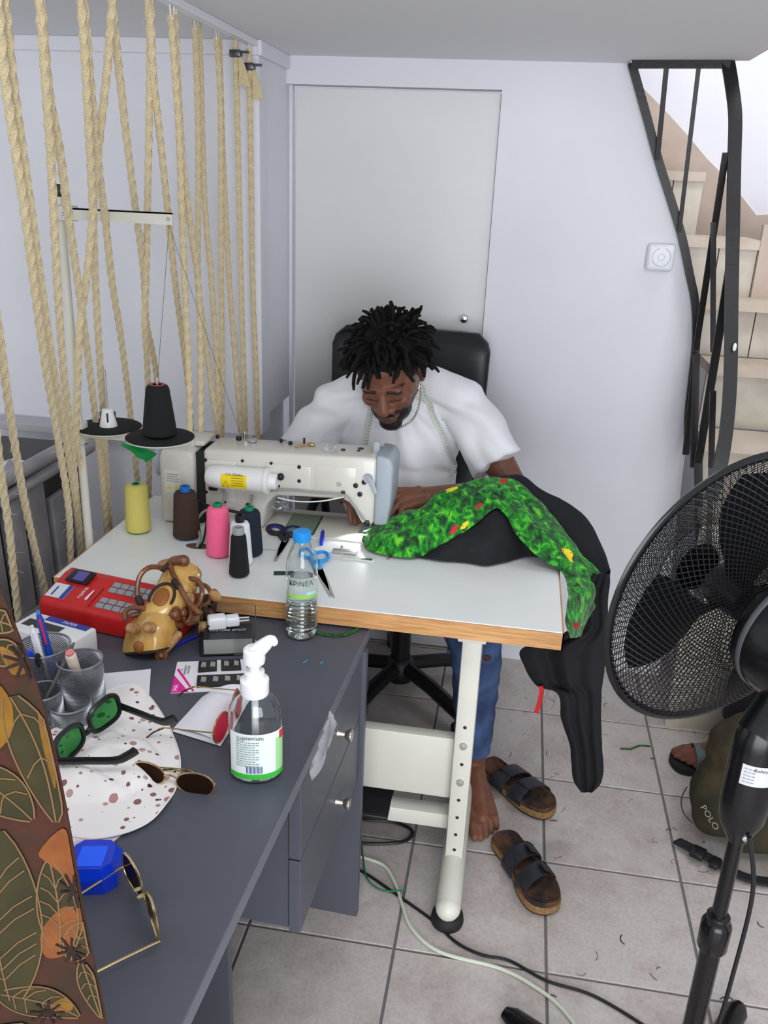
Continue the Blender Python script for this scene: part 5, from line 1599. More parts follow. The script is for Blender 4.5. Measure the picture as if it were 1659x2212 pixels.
# ------------------------------------------------------------------ odds and ends on the desk
GRN = mat('green_print_scrap', (32, 110, 40), 0.8, var=(160, (12, 44, 22), 0.4, 0.6))
sc_ = MB()
path = spline([(-0.3619,1.5328,0.7175), (-0.3318,1.52,0.7175), (-0.299,1.5238,0.7175), (-0.2752,1.5492,0.7175), (-0.2717,1.5716,0.719)], 8)
sc_.tube(path, 1.0, 6, flat=(0.011, 0.0022), up=(0, 0, 1))
tag(sc_.build('fabric_scrap', GRN), 'curved green fabric trimming on the grey desk by the bottle', 'fabric scrap')
pen_at('blue_pen', (-0.6121,1.3903,0.7195), (-0.5746,1.4553,0.7195), 0.0038, mat('ink_blue_barrel', (30, 44, 170), 0.3), 'slim blue ballpoint pen lying between motorcycle and card holder', None, mat('red_tip', (190, 40, 50), 0.4))
CY = mat('cyan_shred', (40, 150, 210), 0.5)
for k, (a, c) in enumerate((((-0.3463,1.4049,0.7158), (-0.341,1.4166,0.7158)), ((-0.3137,1.4089,0.7158), (-0.3113,1.4182,0.7158)))):
    tag(MB().tube([a, c], 0.0012, 4).build('plastic_shred', CY), 'tiny light blue plastic shred on the grey desk', 'shred', 'blue shreds on the desk')

# ------------------------------------------------------------------ patterned garment hanging beside the desk
LEAF = mat('leaf_print_cloth', (64, 30, 20), 0.92, var=(30, (48, 32, 17), 0.4, 0.6), bump=(900, 0.3, 0.0008))
OLIVE = mat('olive_leaf_print', (40, 37, 14), 0.92, var=(26, (54, 47, 20), 0.35, 0.65))
TAN = mat('tan_outline_print', (112, 86, 56), 0.92)
MUST = mat('mustard_print', (122, 86, 15), 0.92, var=(40, (100, 66, 14)))
ORNG = mat('orange_print', (128, 72, 29), 0.92, var=(30, (104, 56, 24)))
STAM = mat('dark_stamen_print', (34, 18, 14), 0.92)
gar = thing('hanging_shirt', (-0.52, 0.50, 0.42), 'brown and olive leaf print shirt on a hanger beside the desk', 'shirt')
edgep = [V(p) for p in [(-0.3734,0.5,1.4382),(-0.3557,0.5,1.3793),(-0.3422,0.5,1.3013),(-0.3301,0.5,1.2235),(-0.3207,0.5,1.1468),(-0.3083,0.5,1.0497),(-0.3012,0.5,0.9462),(-0.2995,0.5,0.8645)]]
edgep += [V((edgep[-1].x + 0.005, 0.50, 0.70)), V((edgep[-1].x + 0.004, 0.50, 0.46))]
ep = spline(edgep, 6)


def shirt_y(x, z):
    u = (x + 0.30) / -0.56
    return 0.50 + 0.010 * math.sin(u * 21 + 0.4) * min(1, max(0, 1.65 - z) * 2) + 0.005 * math.sin(z * 17 + u * 5) - 0.03 * u


rows = []
for i, e in enumerate(ep):
    row = []
    for j in range(41):
        u = j / 40
        x = lerp(e.x, -0.86, u)
        z = e.z + 0.02 * u
        row.append((x, shirt_y(x, z), z))
    rows.append(row)
clo = MB().grid(rows, 0.0018).build('cloth', LEAF, gar)
HANG = mat('hanger_wood', (150, 108, 64), 0.4)
MB().tube(spline([(-0.34, 0.492, edgep[0].z - 0.02), (-0.48, 0.485, edgep[0].z + 0.05), (-0.58, 0.482, edgep[0].z + 0.075), (-0.68, 0.479, edgep[0].z + 0.05), (-0.83, 0.47, edgep[0].z - 0.02)], 6), 0.008, 8).tube(spline([(-0.58, 0.482, edgep[0].z + 0.075), (-0.58, 0.482, edgep[0].z + 0.13), (-0.56, 0.482, edgep[0].z + 0.155), (-0.54, 0.482, edgep[0].z + 0.135)], 6), 0.002, 6).build('hanger', HANG, gar)


# the print of the shirt: leaves with veins, flowers and petals lying on the cloth
def on_shirt(p, lift):
    ex_ = ep[-1].x
    for e0, e1 in zip(ep[:-1], ep[1:]):
        if e1.z <= p[2] <= e0.z:
            ex_ = lerp(e0.x, e1.x, (e0.z - p[2]) / max(e0.z - e1.z, 1e-6))
            break
    x = min(p[0], ex_ - 0.0012)
    return V((x, shirt_y(x, p[2]) - 0.0016 - lift, p[2]))


def print_leaf(a, c, w, veins, bend=0.0):
    a, c = V(a), V(c)
    d = c - a
    n = V((-d.z, 0, d.x)).normalized()
    mid, lft, rgt = [], [], []
    for k in range(15):
        t = k / 14
        m = lerp(a, c, t) + n * (bend * math.sin(math.pi * t))
        ww = w * math.sin(math.pi * min(1, t * 0.92 + 0.06)) ** 0.75
        mid.append(m)
        lft.append(m + n * ww)
        rgt.append(m - n * ww)
    MB().grid([[on_shirt(lerp(l, r, q / 6), 0.0) for q in range(7)] for l, r in zip(lft, rgt)]).build('leaf_print', OLIVE, clo)
    tn = MB()
    for line in (lft, rgt, mid):
        tn.tube([on_shirt(p, 0.0006) for p in line], 1.0, 4, flat=(0.0013, 0.0006), up=(0, -1, 0))
    for k in range(2, 2 + veins):
        i = int(2 + (k - 2) * 10 / max(1, veins))
        for side in (lft, rgt):
            e = lerp(mid[min(i + 2, 14)], side[min(i + 2, 14)], 0.86)
            tn.tube([on_shirt(mid[i], 0.0006), on_shirt(lerp(mid[i], e, 0.5) + V((0, 0, 0.003)), 0.0006), on_shirt(e, 0.0006)], 1.0, 4, flat=(0.0010, 0.0006), up=(0, -1, 0))
    tn.build('leaf_outline', TAN, clo, smooth=False)


def print_patch(pts, m, nm):
    P = [on_shirt(V(p), 0.0003) for p in spline(pts, 4, closed=True)]
    cen = sum(P, V((0, 0, 0))) / len(P)
    MB().add([on_shirt(cen, 0.0003)] + P, [(0, 1 + k, 1 + (k + 1) % len(P)) for k in range(len(P))]).build(nm, m, clo)


for pts in [[(-0.3498,0.5,1.2558),(-0.3337,0.5,1.2425),(-0.3325,0.5,1.2342),(-0.3456,0.5,1.2312)],[(-0.3312,0.5,1.1953),(-0.3262,0.5,1.1796),(-0.3223,0.5,1.1465),(-0.3234,0.5,1.129),(-0.3277,0.5,1.1456),(-0.331,0.5,1.1706)],[(-0.3595,0.5,1.2234),(-0.3493,0.5,1.2048),(-0.3537,0.5,1.1754),(-0.3672,0.5,1.1649)],[(-0.3486,0.5,0.8965),(-0.3342,0.5,0.9076),(-0.33,0.5,0.8931),(-0.3437,0.5,0.8854)]]:
    print_patch(pts, MUST, 'mustard_print')
for pts in [[(-0.3409,0.5,1.0671),(-0.3185,0.5,1.0942),(-0.3116,0.5,1.0772),(-0.3052,0.5,1.036),(-0.3042,0.5,1.0019),(-0.3129,0.5,1.0001),(-0.3184,0.5,1.0478),(-0.3293,0.5,1.0575)],[(-0.3447,0.5,0.9885),(-0.3212,0.5,1.0182),(-0.3101,0.5,1.0081),(-0.3221,0.5,0.9677),(-0.3438,0.5,0.9578)]]:
    print_patch(pts, ORNG, 'petal_print')
for a, c, w, vn, bd in [[(-0.3493,0.5,1.2108),(-0.3242,0.5,1.0986),0.0200,2,0.0040],[(-0.388,0.5,1.1531),(-0.3438,0.5,1.0979),0.0180,3,0.0000],[(-0.3765,0.5,0.9132),(-0.3692,0.5,1.0897),0.0340,7,0.0040],[(-0.3314,0.5,0.9657),(-0.332,0.5,1.0617),0.0180,5,-0.0040],[(-0.3818,0.5,0.9228),(-0.3258,0.5,0.8835),0.0180,4,0.0000],[(-0.3123,0.5,0.9569),(-0.3028,0.5,0.8918),0.0120,3,0.0000],[(-0.359,0.5,1.2546),(-0.3348,0.5,1.2455),0.0120,2,0.0000],[(-0.4284,0.5,0.8386),(-0.3697,0.5,0.8787),0.0220,4,0.0000],[(-0.3554,0.5,1.2814),(-0.3351,0.5,1.2727),0.0100,2,0.0000],[(-0.3231,0.5,0.9571),(-0.3042,0.5,1.0069),0.0120,3,0.0000]]:
    print_leaf(a, c, w, vn, bd)
for c0 in [(-0.3211,0.5,0.9689),(-0.3114,0.5,1.0372),(-0.3352,0.5,1.2423),(-0.3512,0.5,0.8887)]:
    c0 = V(c0)
    stm = MB()
    for k in range(9):
        a = k * 0.7
        stm.tube([on_shirt(c0, 0.001), on_shirt(c0 + V((0.014 * math.cos(a), 0, 0.016 * math.sin(a))), 0.001)], 1.0, 4, flat=(0.0022, 0.0006), up=(0, -1, 0))
    stm.build('stamen_print', STAM, clo, smooth=False)

# clothes rack that carries the shirt, beside the photographer
rk = thing('clothes_rack', (-0.56, -0.03, 0), 'black steel clothes rack carrying the leaf print shirt', 'clothes rack')
zb_ = edgep[0].z + 0.141
MB().cyl((-0.56, -0.60, zb_), (-0.56, 0.53, zb_), 0.011, 14).build('hanging_bar', BLKF, rk)
for y_ in (-0.59, 0.52):
    MB().cyl((-0.56, y_, 0.02), (-0.56, y_, zb_), 0.012, 14).build('upright', BLKF, rk)
    MB().box((-0.56, y_, 0.012), (0.42, 0.03, 0.022), None, 0.006).build('foot', BLKF, rk)


# ================================================================== OFFICE CHAIR
LEATH = mat('black_leather', (28, 30, 33), 0.38, var=(8, (36, 38, 42)), bump=(220, 0.15, 0.001))
BPL = mat('black_nylon', (20, 20, 22), 0.45)
ocx, ocy = -0.28, 2.46
oc = thing('office_chair', (ocx, ocy, 0), 'black leather office chair with padded back behind the tailor', 'chair')


def cushion(cx, y, z0, z1, w0, w1, th, curve, name):
    """Rounded padded panel standing upright (backrest)."""
    n, m = 22, 22
    front, back = [], []
    rows = []
    for i in range(n + 1):
        v = i / n
        z = lerp(z0, z1, v)
        w = lerp(w0, w1, v) / 2
        # round the corners
        e = min(v, 1 - v) / 0.10
        k = 1 - (1 - min(1, e)) ** 2.4 * 0.16
        row = []
        for j in range(2 * m):
            a = 2 * math.pi * j / (2 * m)
            c_, s_ = math.cos(a), math.sin(a)
            x = w * k * math.copysign(abs(c_) ** 0.35, c_)
            yy = th / 2 * math.copysign(abs(s_) ** 0.55, s_) * (1 - (1 - min(1, e)) ** 2 * 0.65)
            row.append((cx + x, y + yy + curve * (x / w) ** 2 - 0.16 * (z - z0) * 0 + 0.05 * v, z))
        rows.append(row)
    mb = MB()
    mb.grid(rows, 0, closed=True)
    k = len(mb.v)
    mb.f.append(tuple(range(2 * m)))
    mb.f.append(tuple(reversed(range(k - 2 * m, k))))
    mb.mi += [0, 0]
    return mb


bk = cushion(-0.318, 2.612, 0.60, 1.165, 0.47, 0.485, 0.085, -0.035, 'backrest')
bk.build('backrest', LEATH, oc)
seat = MB().box((ocx - 0.01, ocy - 0.06, 0.452), (0.48, 0.44, 0.085), None, 0.038, 5)
seat.build('seat', LEATH, oc)
MB().tube([(ocx - 0.02, ocy + 0.10, 0.41), (ocx - 0.02, ocy + 0.22, 0.43), (ocx - 0.025, ocy + 0.235, 0.62)], 1.0, 4, flat=(0.07, 0.015), up=(1, 0, 0)).build('back_bracket', BPL, oc)
for s in (-1, 1):
    MB().tube(spline([(ocx + s * 0.235, ocy - 0.18, 0.43), (ocx + s * 0.275, ocy - 0.18, 0.55), (ocx + s * 0.275, ocy - 0.14, 0.66), (ocx + s * 0.275, ocy + 0.02, 0.665), (ocx + s * 0.265, ocy + 0.06, 0.55), (ocx + s * 0.235, ocy + 0.04, 0.43)], 5), 1.0, 8, flat=(0.045, 0.024)).build('armrest', BPL, oc)
MB().box((ocx, ocy - 0.04, 0.398), (0.20, 0.22, 0.03), None, 0.008).build('tilt_mechanism', BPL, oc)
MB().cyl((ocx, ocy, 0.07), (ocx, ocy, 0.24), 0.030, 20).cyl((ocx, ocy, 0.20), (ocx, ocy, 0.39), 0.024, 20).build('gas_column', BPL, oc)
MB().lathe([(0.0, 0.055), (0.045, 0.055), (0.052, 0.075), (0.048, 0.12), (0.033, 0.135), (0.0, 0.135)], 24, (ocx, ocy, 0)).build('hub', BPL, oc)
for k in range(5):
    a = math.radians(-42 + 72 * k)
    d = V((math.cos(a), math.sin(a), 0))
    st_ = MB().tube([V((ocx, ocy, 0.105)) + d * 0.03, V((ocx, ocy, 0.095)) + d * 0.15, V((ocx, ocy, 0.068)) + d * 0.295], 1.0, 8, flat=(0.05, 0.045), up=(0, 0, 1)).build('base_arm', BPL, oc)
    e = V((ocx, ocy, 0)) + d * 0.30
    wn = V((-d.y, d.x, 0))
    cs = MB()
    for s in (-1, 1):
        cs.tube([e + wn * s * 0.006 + V((0, 0, 0.027)), e + wn * s * 0.022 + V((0, 0, 0.027))], 0.027, 18)
    cs.cyl(e + V((0, 0, 0.03)), e + V((0, 0, 0.07)), 0.008, 10)
    cs.build('caster', BPL, oc)


# ================================================================== THE TAILOR
def rx_frame(f, s):
    f = V(f).normalized()
    s = V(s)
    s = (s - f * s.dot(f)).normalized()
    u = f.cross(s)
    return s, f, u


HC = V((-0.3128,2.17,1.1238))           # centre of the head
hs, hf, hu = rx_frame((-0.05, -0.83, -0.56), (0.99, -0.06, 0.10))
HM = Matrix((hs, hf, hu)).transposed()


def H(a, b_, c):
    return HC + hs * a + hf * b_ + hu * c


SL, SR = V((-0.1256,2.32,1.0232)), V((-0.4886,2.32,0.9841))
NK = V((lerp(SL, SR, 0.5).x, 2.335, SL.z + 0.045))
EL, WL = V((0.0391,2.215,0.81)), V((-0.1867,2.065,0.8382))
ER, WR = V((-0.60, 2.20, 0.80)), V((-0.455, 2.085, 0.825))
HL, HR = V((-0.20, 2.44, 0.56)), V((-0.39, 2.44, 0.56))
KL, KR = V((-0.0298,2.02,0.444)), V((-0.43, 2.04, 0.50))
AL, AR = V((-0.0133,2.03,-0.0069)), V((-0.385, 2.24, 0.10))
AL.z = max(AL.z, 0.085)
tailor = thing('person', (-0.30, 2.42, 0.49), 'man in white T-shirt and jeans bent over the sewing machine', 'person')

sk = MB()
# head
sk.ball(H(0, -0.015, 0.036), (0.080, 0.098, 0.086), HM)
sk.ball(H(0, 0.026, -0.022), (0.070, 0.068, 0.082), HM)
sk.ball(H(0, 0.046, -0.070), (0.056, 0.048, 0.046), HM)
sk.ball(H(0, 0.076, -0.100), (0.032, 0.024, 0.024), HM)
sk.cap(H(-0.040, 0.080, 0.020), H(0.040, 0.080, 0.020), 0.013, 0.013)
sk.cap(H(0, 0.086, 0.014), H(0, 0.108, -0.027), 0.009, 0.0155)
for s in (-1, 1):
    sk.ball(H(s * 0.0165, 0.098, -0.031), (0.0125, 0.012, 0.010), HM)
    sk.ball(H(s * 0.040, 0.064, -0.022), (0.025, 0.024, 0.024), HM)
    sk.ball(H(s * 0.031, 0.074, 0.000), (0.017, 0.014, 0.0115), HM)
    sk.ball(H(s * 0.081, -0.008, 0.000), (0.009, 0.020, 0.031), HM)
    sk.ball(H(s * 0.087, -0.014, 0.006), (0.006, 0.014, 0.022), HM)
sk.ball(H(0, 0.094, -0.062), (0.025, 0.012, 0.0075), HM)
sk.ball(H(0, 0.092, -0.075), (0.023, 0.012, 0.0085), HM)
# neck and trunk under the shirt
sk.chain([H(0, -0.025, -0.045), lerp(H(0, -0.025, -0.045), NK, 0.5), NK], [0.056, 0.058, 0.066])
sk.ball((NK.x, 2.36, 0.92), (0.155, 0.09, 0.15))
sk.ball((NK.x, 2.42, 0.68), (0.14, 0.10, 0.18))
# arms
sk.chain([SL, lerp(SL, EL, 0.5), EL], [0.050, 0.046, 0.038])
sk.chain([EL, lerp(EL, WL, 0.35), WL], [0.038, 0.040, 0.0255])
sk.chain([SR, lerp(SR, ER, 0.5), ER], [0.050, 0.046, 0.038])
sk.chain([ER, lerp(ER, WR, 0.35), WR], [0.038, 0.040, 0.0255])


def hand(wr, kn, across, tips, thumb, r=0.0076):
    """Palm from wrist to the knuckle line; tips: four finger end points; thumb: two points."""
    wr, kn, ac = V(wr), V(kn), V(across).normalized()
    dn = (kn - wr).normalized().cross(ac)
    for k in range(4):
        o = (k - 1.5) * 0.0208
        base = kn + ac * o - (kn - wr).normalized() * (0.004 * abs(k - 1.2))
        sk.cap(wr + ac * o * 0.55, base, 0.0145, 0.0125, 10)
        tip = V(tips[k])
        up_ = V((0, 0, 1))
        mid = lerp(base, tip, 0.45) + up_ * 0.012
        mid2 = lerp(base, tip, 0.78) + up_ * 0.007
        sk.chain([base, mid, mid2, tip], [r * 1.14, r * 1.02, r * 0.92, r * 0.78], 10)
    sk.cap(lerp(wr, kn, 0.2) , lerp(wr, kn, 0.75), 0.019, 0.017, 10)
    a = lerp(wr, kn, 0.25) + ac * -0.024
    sk.chain([a, V(thumb[0]), V(thumb[1])], [0.0145, 0.0105, 0.0085], 10)


KNL = V((-0.2588,2.03,0.8336))
hand(WL, KNL, (0.35, -0.75, -0.32), [(-0.3224,2.022,0.7674), (-0.3022,2,0.7705), (-0.2769,1.978,0.7841), (-0.2478,1.965,0.7996)], ((-0.2729,2.065,0.7687), (-0.3165,2.055,0.7475)))
KNR = V((-0.385, 2.055, 0.815))
hand(WR, KNR, (0.1, -0.85, 0.35), [(-0.3424,2.035,0.7552), (-0.3517,2.02,0.7563), (-0.3611,2.005,0.765), (-0.3725,1.995,0.7752)], (V((-0.37, 2.08, 0.79)), V((-0.345, 2.06, 0.778))))
# legs (inside the jeans) and bare feet
for hp, k, a in ((HL, KL, AL), (HR, KR, AR)):
    sk.chain([hp, lerp(hp, k, 0.5), k], [0.080, 0.072, 0.054])
    sk.chain([k, lerp(k, a, 0.35), a], [0.052, 0.054, 0.034])


def foot(an, toe, s):
    """Bare foot from the ankle to the toes; s=+1 puts the big toe on the -x side."""
    an, toe = V(an), V(toe)
    d = V((toe.x - an.x, toe.y - an.y, 0)).normalized()
    w = V((-d.y, d.x, 0))
    heel = V((an.x, an.y, 0.030)) - d * 0.045
    ball_ = V((toe.x, toe.y, 0.024)) - d * 0.060
    sk.cap(heel, heel + d * 0.05, 0.030, 0.030, 12)
    sk.cap(an, V((an.x, an.y, 0.05)) + d * 0.02, 0.034, 0.034, 12)
    sk.chain([V((an.x, an.y, 0.062)) + d * 0.025, lerp(heel, ball_, 0.62) + V((0, 0, 0.020)), ball_ + V((0, 0, 0.002))], [0.033, 0.030, 0.022], 12)
    for k in range(5):
        o = (k - 1.9) * 0.0165 * s
        b0 = ball_ + w * o - d * 0.010 * (abs(k - 1) * 0.6)
        L = (0.060, 0.056, 0.050, 0.043, 0.035)[k]
        rr_ = (0.0125, 0.0092, 0.0088, 0.0084, 0.0080)[k]
        sk.cap(heel + d * 0.09 + w * o * 0.7, b0, 0.020, rr_ * 1.25, 10)
        sk.chain([b0, b0 + d * L * 0.55 + V((0, 0, 0.001)), V((b0.x, b0.y, rr_ + 0.001)) + d * L], [rr_ * 1.15, rr_ * 1.02, rr_], 10)


foot(AL, (0.0427,1.8117,0.01), 1)
foot(AR, (-0.40, 2.00, 0), -1)

SKIN = mat('brown_skin', (104, 62, 42), 0.48, sheen=0.1)
body = sk.build('body', SKIN, tailor)
remesh(body, 0.0030, 4, 0.5)
# beard, brows, hairline, lips and palms are real colours of the skin, kept per vertex
me = body.data
org = ORG[tailor.name]
ca = me.color_attributes.new('tone', 'FLOAT_COLOR', 'POINT')
HI = HM.inverted()
cs_, cb_, cl_, cn_ = lin((116, 72, 52)), lin((20, 15, 13)), lin((92, 54, 48)), lin((168, 118, 92))
tones = []
for i, v in enumerate(me.vertices):
    p = v.co + org
    q = HI @ (p - HC)
    c = list(cs_)
    w = 0.0
    if q.length < 0.17 and p.z > 0.85:
        zb = lerp(-0.082, -0.026, min(1.0, abs(q.x) / 0.050) ** 1.8)
        if q.y > -0.03:
            w = min(1.0, max(0.0, (zb - q.z) / 0.006))
        if abs(q.x) < 0.036 and q.y > 0.055 and -0.060 < q.z < -0.046:
            w = max(w, 0.9)
        if abs(q.x) > 0.052 and -0.02 < q.y < 0.022 and q.z < 0.03:
            w = max(w, 0.8 if q.z < -0.012 else 0.5)
        br = abs(q.z - (0.0225 - 0.10 * max(0, abs(q.x) - 0.034)))
        if 0.012 < abs(q.x) < 0.052 and q.y > 0.05 and br < 0.0052:
            w = max(w, 0.85)
        if abs(q.x) < 0.022 and q.y > 0.085 and -0.079 < q.z < -0.059:
            w = 0.0
            c = list(cl_)
        if 0.014 < abs(q.x) < 0.048 and q.y > 0.06 and abs(q.z + 0.0075 + 0.0035 * math.cos((abs(q.x) - 0.031) * 90)) < 0.0018:
            w = max(w, 0.9)
    c = [lerp(c[k], cb_[k], w) for k in range(3)] + [1.0]
    tones += c
ca.data.foreach_set('color', tones)
nt, b = nodes_of(SKIN)
at = nt.nodes.new('ShaderNodeAttribute')
at.attribute_name = 'tone'
nz_ = nt.nodes.new('ShaderNodeTexNoise')
nz_.inputs['Scale'].default_value = 55
nz_.inputs['Detail'].default_value = 5
tcx = nt.nodes.new('ShaderNodeTexCoord')
nt.links.new(tcx.outputs['Object'], nz_.inputs['Vector'])
rpn = nt.nodes.new('ShaderNodeValToRGB')
rpn.color_ramp.elements[0].position = 0.3
rpn.color_ramp.elements[1].position = 0.7
rpn.color_ramp.elements[0].color = (0.8, 0.78, 0.76, 1)
rpn.color_ramp.elements[1].color = (1.08, 1.05, 1.02, 1)
nt.links.new(nz_.outputs['Fac'], rpn.inputs['Fac'])
mx = nt.nodes.new('ShaderNodeMixRGB')
mx.blend_type = 'MULTIPLY'
mx.inputs['Fac'].default_value = 1
nt.links.new(at.outputs['Color'], mx.inputs['Color1'])
nt.links.new(rpn.outputs['Color'], mx.inputs['Color2'])
nt.links.new(mx.outputs['Color'], b.inputs['Base Color'])
bp = nt.nodes.new('ShaderNodeBump')
bp.inputs['Strength'].default_value = 0.12
bp.inputs['Distance'].default_value = 0.002
nt.links.new(nz_.outputs['Fac'], bp.inputs['Height'])
nt.links.new(bp.outputs['Normal'], b.inputs['Normal'])

# T-shirt: one loose cloth volume over trunk and upper arms
TS_ = mat('white_cotton', (232, 232, 236), 0.85, sheen=0.3, bump=(700, 0.15, 0.0006))
sh = MB()
cxn = NK.x
sh.ball((cxn, 2.355, 0.905), (0.182, 0.118, 0.165))
sh.ball((cxn, 2.362, 0.75), (0.172, 0.130, 0.21))
sh.ball((cxn, 2.36, 1.015), (0.155, 0.085, 0.072))
sh.cap(NK + V((0.045, 0.012, 0.008)), SL + V((-0.004, 0.0, 0.004)), 0.052, 0.066)
sh.cap(NK + V((-0.045, 0.012, 0.008)), SR + V((0.004, 0.0, 0.004)), 0.052, 0.066)
sh.cap((cxn, 2.40, 0.98), (cxn, 2.415, 0.72), 0.12, 0.13)
for S_, E_, f in ((SL, EL, 0.66), (SR, ER, 0.66)):
    hem = lerp(S_, E_, f)
    sh.tube([S_ + (S_ - E_).normalized() * 0.01, lerp(S_, E_, 0.2), lerp(S_, E_, 0.45), hem], [0.062, 0.068, 0.072, 0.074], 20)
shirt = sh.build('t_shirt', TS_, tailor)
remesh(shirt, 0.0052, 7, 0.6)
# folds: long creases running from the shoulders and bunching at the front
nrm_ = [v.normal.copy() for v in shirt.data.vertices]
for v, n in zip(shirt.data.vertices, nrm_):
    p = v.co + org
    side = (p.x - cxn)
    ang = math.atan2(p.z - 1.06, abs(side) + 0.02)
    fold = math.sin(ang * 15 + side * 22 + 3.0 * noise.noise(p * 7)) * 0.0062 * min(1, max(0, (1.07 - p.z) / 0.05))
    fold += 0.0060 * noise.noise(V((p.x * 19 + 3, p.y * 9, p.z * 7)))
    arm_t = max(0.0, abs(side) - 0.17)
    fold += 0.003 * math.sin((p.z + 0.8 * abs(side)) * 95 + 2 * noise.noise(p * 10)) * min(1, arm_t * 12)
    v.co += n * fold
    # neckline dips below the beard
# collar
col_ = MB().tube([NK + V((0.078 * math.cos(a), 0.005 + 0.066 * math.sin(a) - 0.01, 0.018 + 0.022 * math.sin(a))) for a in [2 * math.pi * k / 40 for k in range(40)]], 1.0, 8, closed=True, flat=(0.014, 0.018))
col_.build('collar', TS_, tailor)

# jeans
JN = mat('blue_denim', (74, 98, 142), 0.9, var=(14, (46, 62, 98), 0.35, 0.65), bump=(900, 0.3, 0.0008))
jn = MB()
jn.ball((cxn, 2.45, 0.60), (0.165, 0.125, 0.12))
for hp, k, a in ((HL, KL, AL), (HR, KR, AR)):
    jn.chain([hp, lerp(hp, k, 0.5), k], [0.098, 0.086, 0.070])
    cuff = lerp(k, a, 0.90)
    jn.tube([k + (k - a).normalized() * 0.02, k, lerp(k, a, 0.3), lerp(k, a, 0.65), cuff], [0.05, 0.066, 0.064, 0.054, 0.049], 20)
jeans = jn.build('jeans', JN, tailor)
remesh(jeans, 0.006, 5, 0.5)
nrm_ = [v.normal.copy() for v in jeans.data.vertices]
for v, n in zip(jeans.data.vertices, nrm_):
    p = v.co + org
    v.co += n * (0.004 * noise.noise(V((p.x * 12, p.y * 12, p.z * 26))) + 0.002 * math.sin(p.z * 70 + 4 * noise.noise(p * 8)))
rip = MB().ball(KL + V((0.022, -0.062, 0.010)), (0.018, 0.006, 0.010))
rip.build('knee_rip', mat('dark_skin_rip', (74, 40, 30), 0.7), tailor)

# hair: a cap of short free-form locks
HAIR = mat('black_hair', (14, 13, 13), 0.75, spec=0.25, bump=(500, 0.6, 0.001))
hr_ = MB()
hr_.ball(H(0, -0.022, 0.042), (0.083, 0.100, 0.088), HM, 24, 16)
rng = random.Random(21)
for k in range(300):
    # directions over the upper scalp
    z = rng.uniform(-0.25, 1.0)
    a = rng.uniform(0, 2 * math.pi)
    rr_ = math.sqrt(max(0, 1 - z * z))
    dx, dy, dz = rr_ * math.cos(a), rr_ * math.sin(a), z
    if dy > 0.35 and dz < 0.42:
        continue
    if dz < 0.0 and dy > 0.0:
        continue
    root = H(0.078 * dx, -0.022 + 0.094 * dy, 0.040 + 0.084 * dz)
    out = (hs * dx + hf * dy + hu * dz).normalized()
    world_up = V((0, 0, 1))
    L = rng.uniform(0.042, 0.070)
    if dz > 0.55 and dy < 0.45:
        L *= 0.72
    elif dy > 0.45:
        L *= 1.30
    jit = V((rng.uniform(-1, 1), rng.uniform(-1, 1), rng.uniform(-1, 1))) * 0.35
    d0 = (out + jit * 0.7).normalized()
    pts = [root - out * 0.010]
    p, d = root.copy(), d0
    seg = 6
    bend = V((rng.uniform(-1, 1), rng.uniform(-1, 1), rng.uniform(-1, 0.6))) * 0.30
    for s in range(seg):
        pts.append(p.copy())
        droop = (0.10 + 0.36 * s / seg) * (1.0 if out.z < 0.75 else 0.35)
        d = (d + V((0, 0, -1)) * droop + bend * 0.5).normalized()
        p = p + d * (L / seg)
    pts.append(p.copy())
    r0 = rng.uniform(0.0062, 0.0096)
    n_ = len(pts)
    rad = [r0 * (1.0 - 0.10 * i + 0.07 * math.sin(i * 2.3 + k)) for i in range(n_)]
    rad = [max(x, r0 * 0.62) for x in rad]
    rad[-1] = r0 * 0.4
    hr_.tube(pts, rad, 7)
hr_.build('hair', HAIR, tailor)
# chain necklace
sv = MB()
path = spline([H(0.060, -0.060, -0.020), H(0.070, 0.000, -0.075), H(0.050, 0.040, -0.125), H(0.0, 0.055, -0.155)], 10)
for i, p in enumerate(path):
    sv.ball(p, 0.0032, None, 8, 6)
sv.build('necklace', mat('silver_chain', (214, 208, 196), 0.25, 0.9), tailor)

# measuring tape over the shoulders: laid onto the shirt by shooting onto its surface
dg = bpy.context.evaluated_depsgraph_get()
bv = BVHTree.FromPolygons([v.co + org for v in shirt.data.vertices], [tuple(p.vertices) for p in shirt.data.polygons])


def onto_shirt(x, z, lift=0.005):
    h = bv.ray_cast(V((x, 1.4, z)), V((0, 1, 0)))
    return (h[0] + h[1] * lift) if h[0] is not None else V((x, 2.30, z))


TAPE = mat('white_tape', (196, 202, 194), 0.5)
mtp = thing('measuring_tape', tuple(NK), 'white tailor measuring tape hanging round the neck', 'measuring tape')
tk = MB()
for side in ([(-0.2461,2.25,1.0767), (-0.2182,2.25,1.0224), (-0.1936,2.25,0.967), (-0.17,2.25,0.9107), (-0.149,2.25,0.86), (-0.1357,2.25,0.8145)], [(-0.3714,2.25,1.0294), (-0.3772,2.25,0.9777), (-0.3816,2.25,0.9187), (-0.382,2.25,0.8522)]):
    pts = []
    for i in range(len(side) - 1):
        for t in (0, 0.25, 0.5, 0.75):
            q = lerp(V(side[i]), V(side[i + 1]), t)
            pts.append(onto_shirt(q.x, q.z))
    tp = MB().tube(pts, 1.0, 4, flat=(0.016, 0.001), up=(0, -1, 0.2)).build('band', TAPE, mtp, smooth=False)
    mk = MB()
    for i in range(len(pts) - 1):
        for t in (0.0, 0.5):
            q = lerp(pts[i], pts[i + 1], t) + V((0.004, -0.0012, 0.0002))
            mk.box(q, (0.007, 0.0006, 0.0011))
    mk.build('tick_marks', GINK, tp, smooth=False)
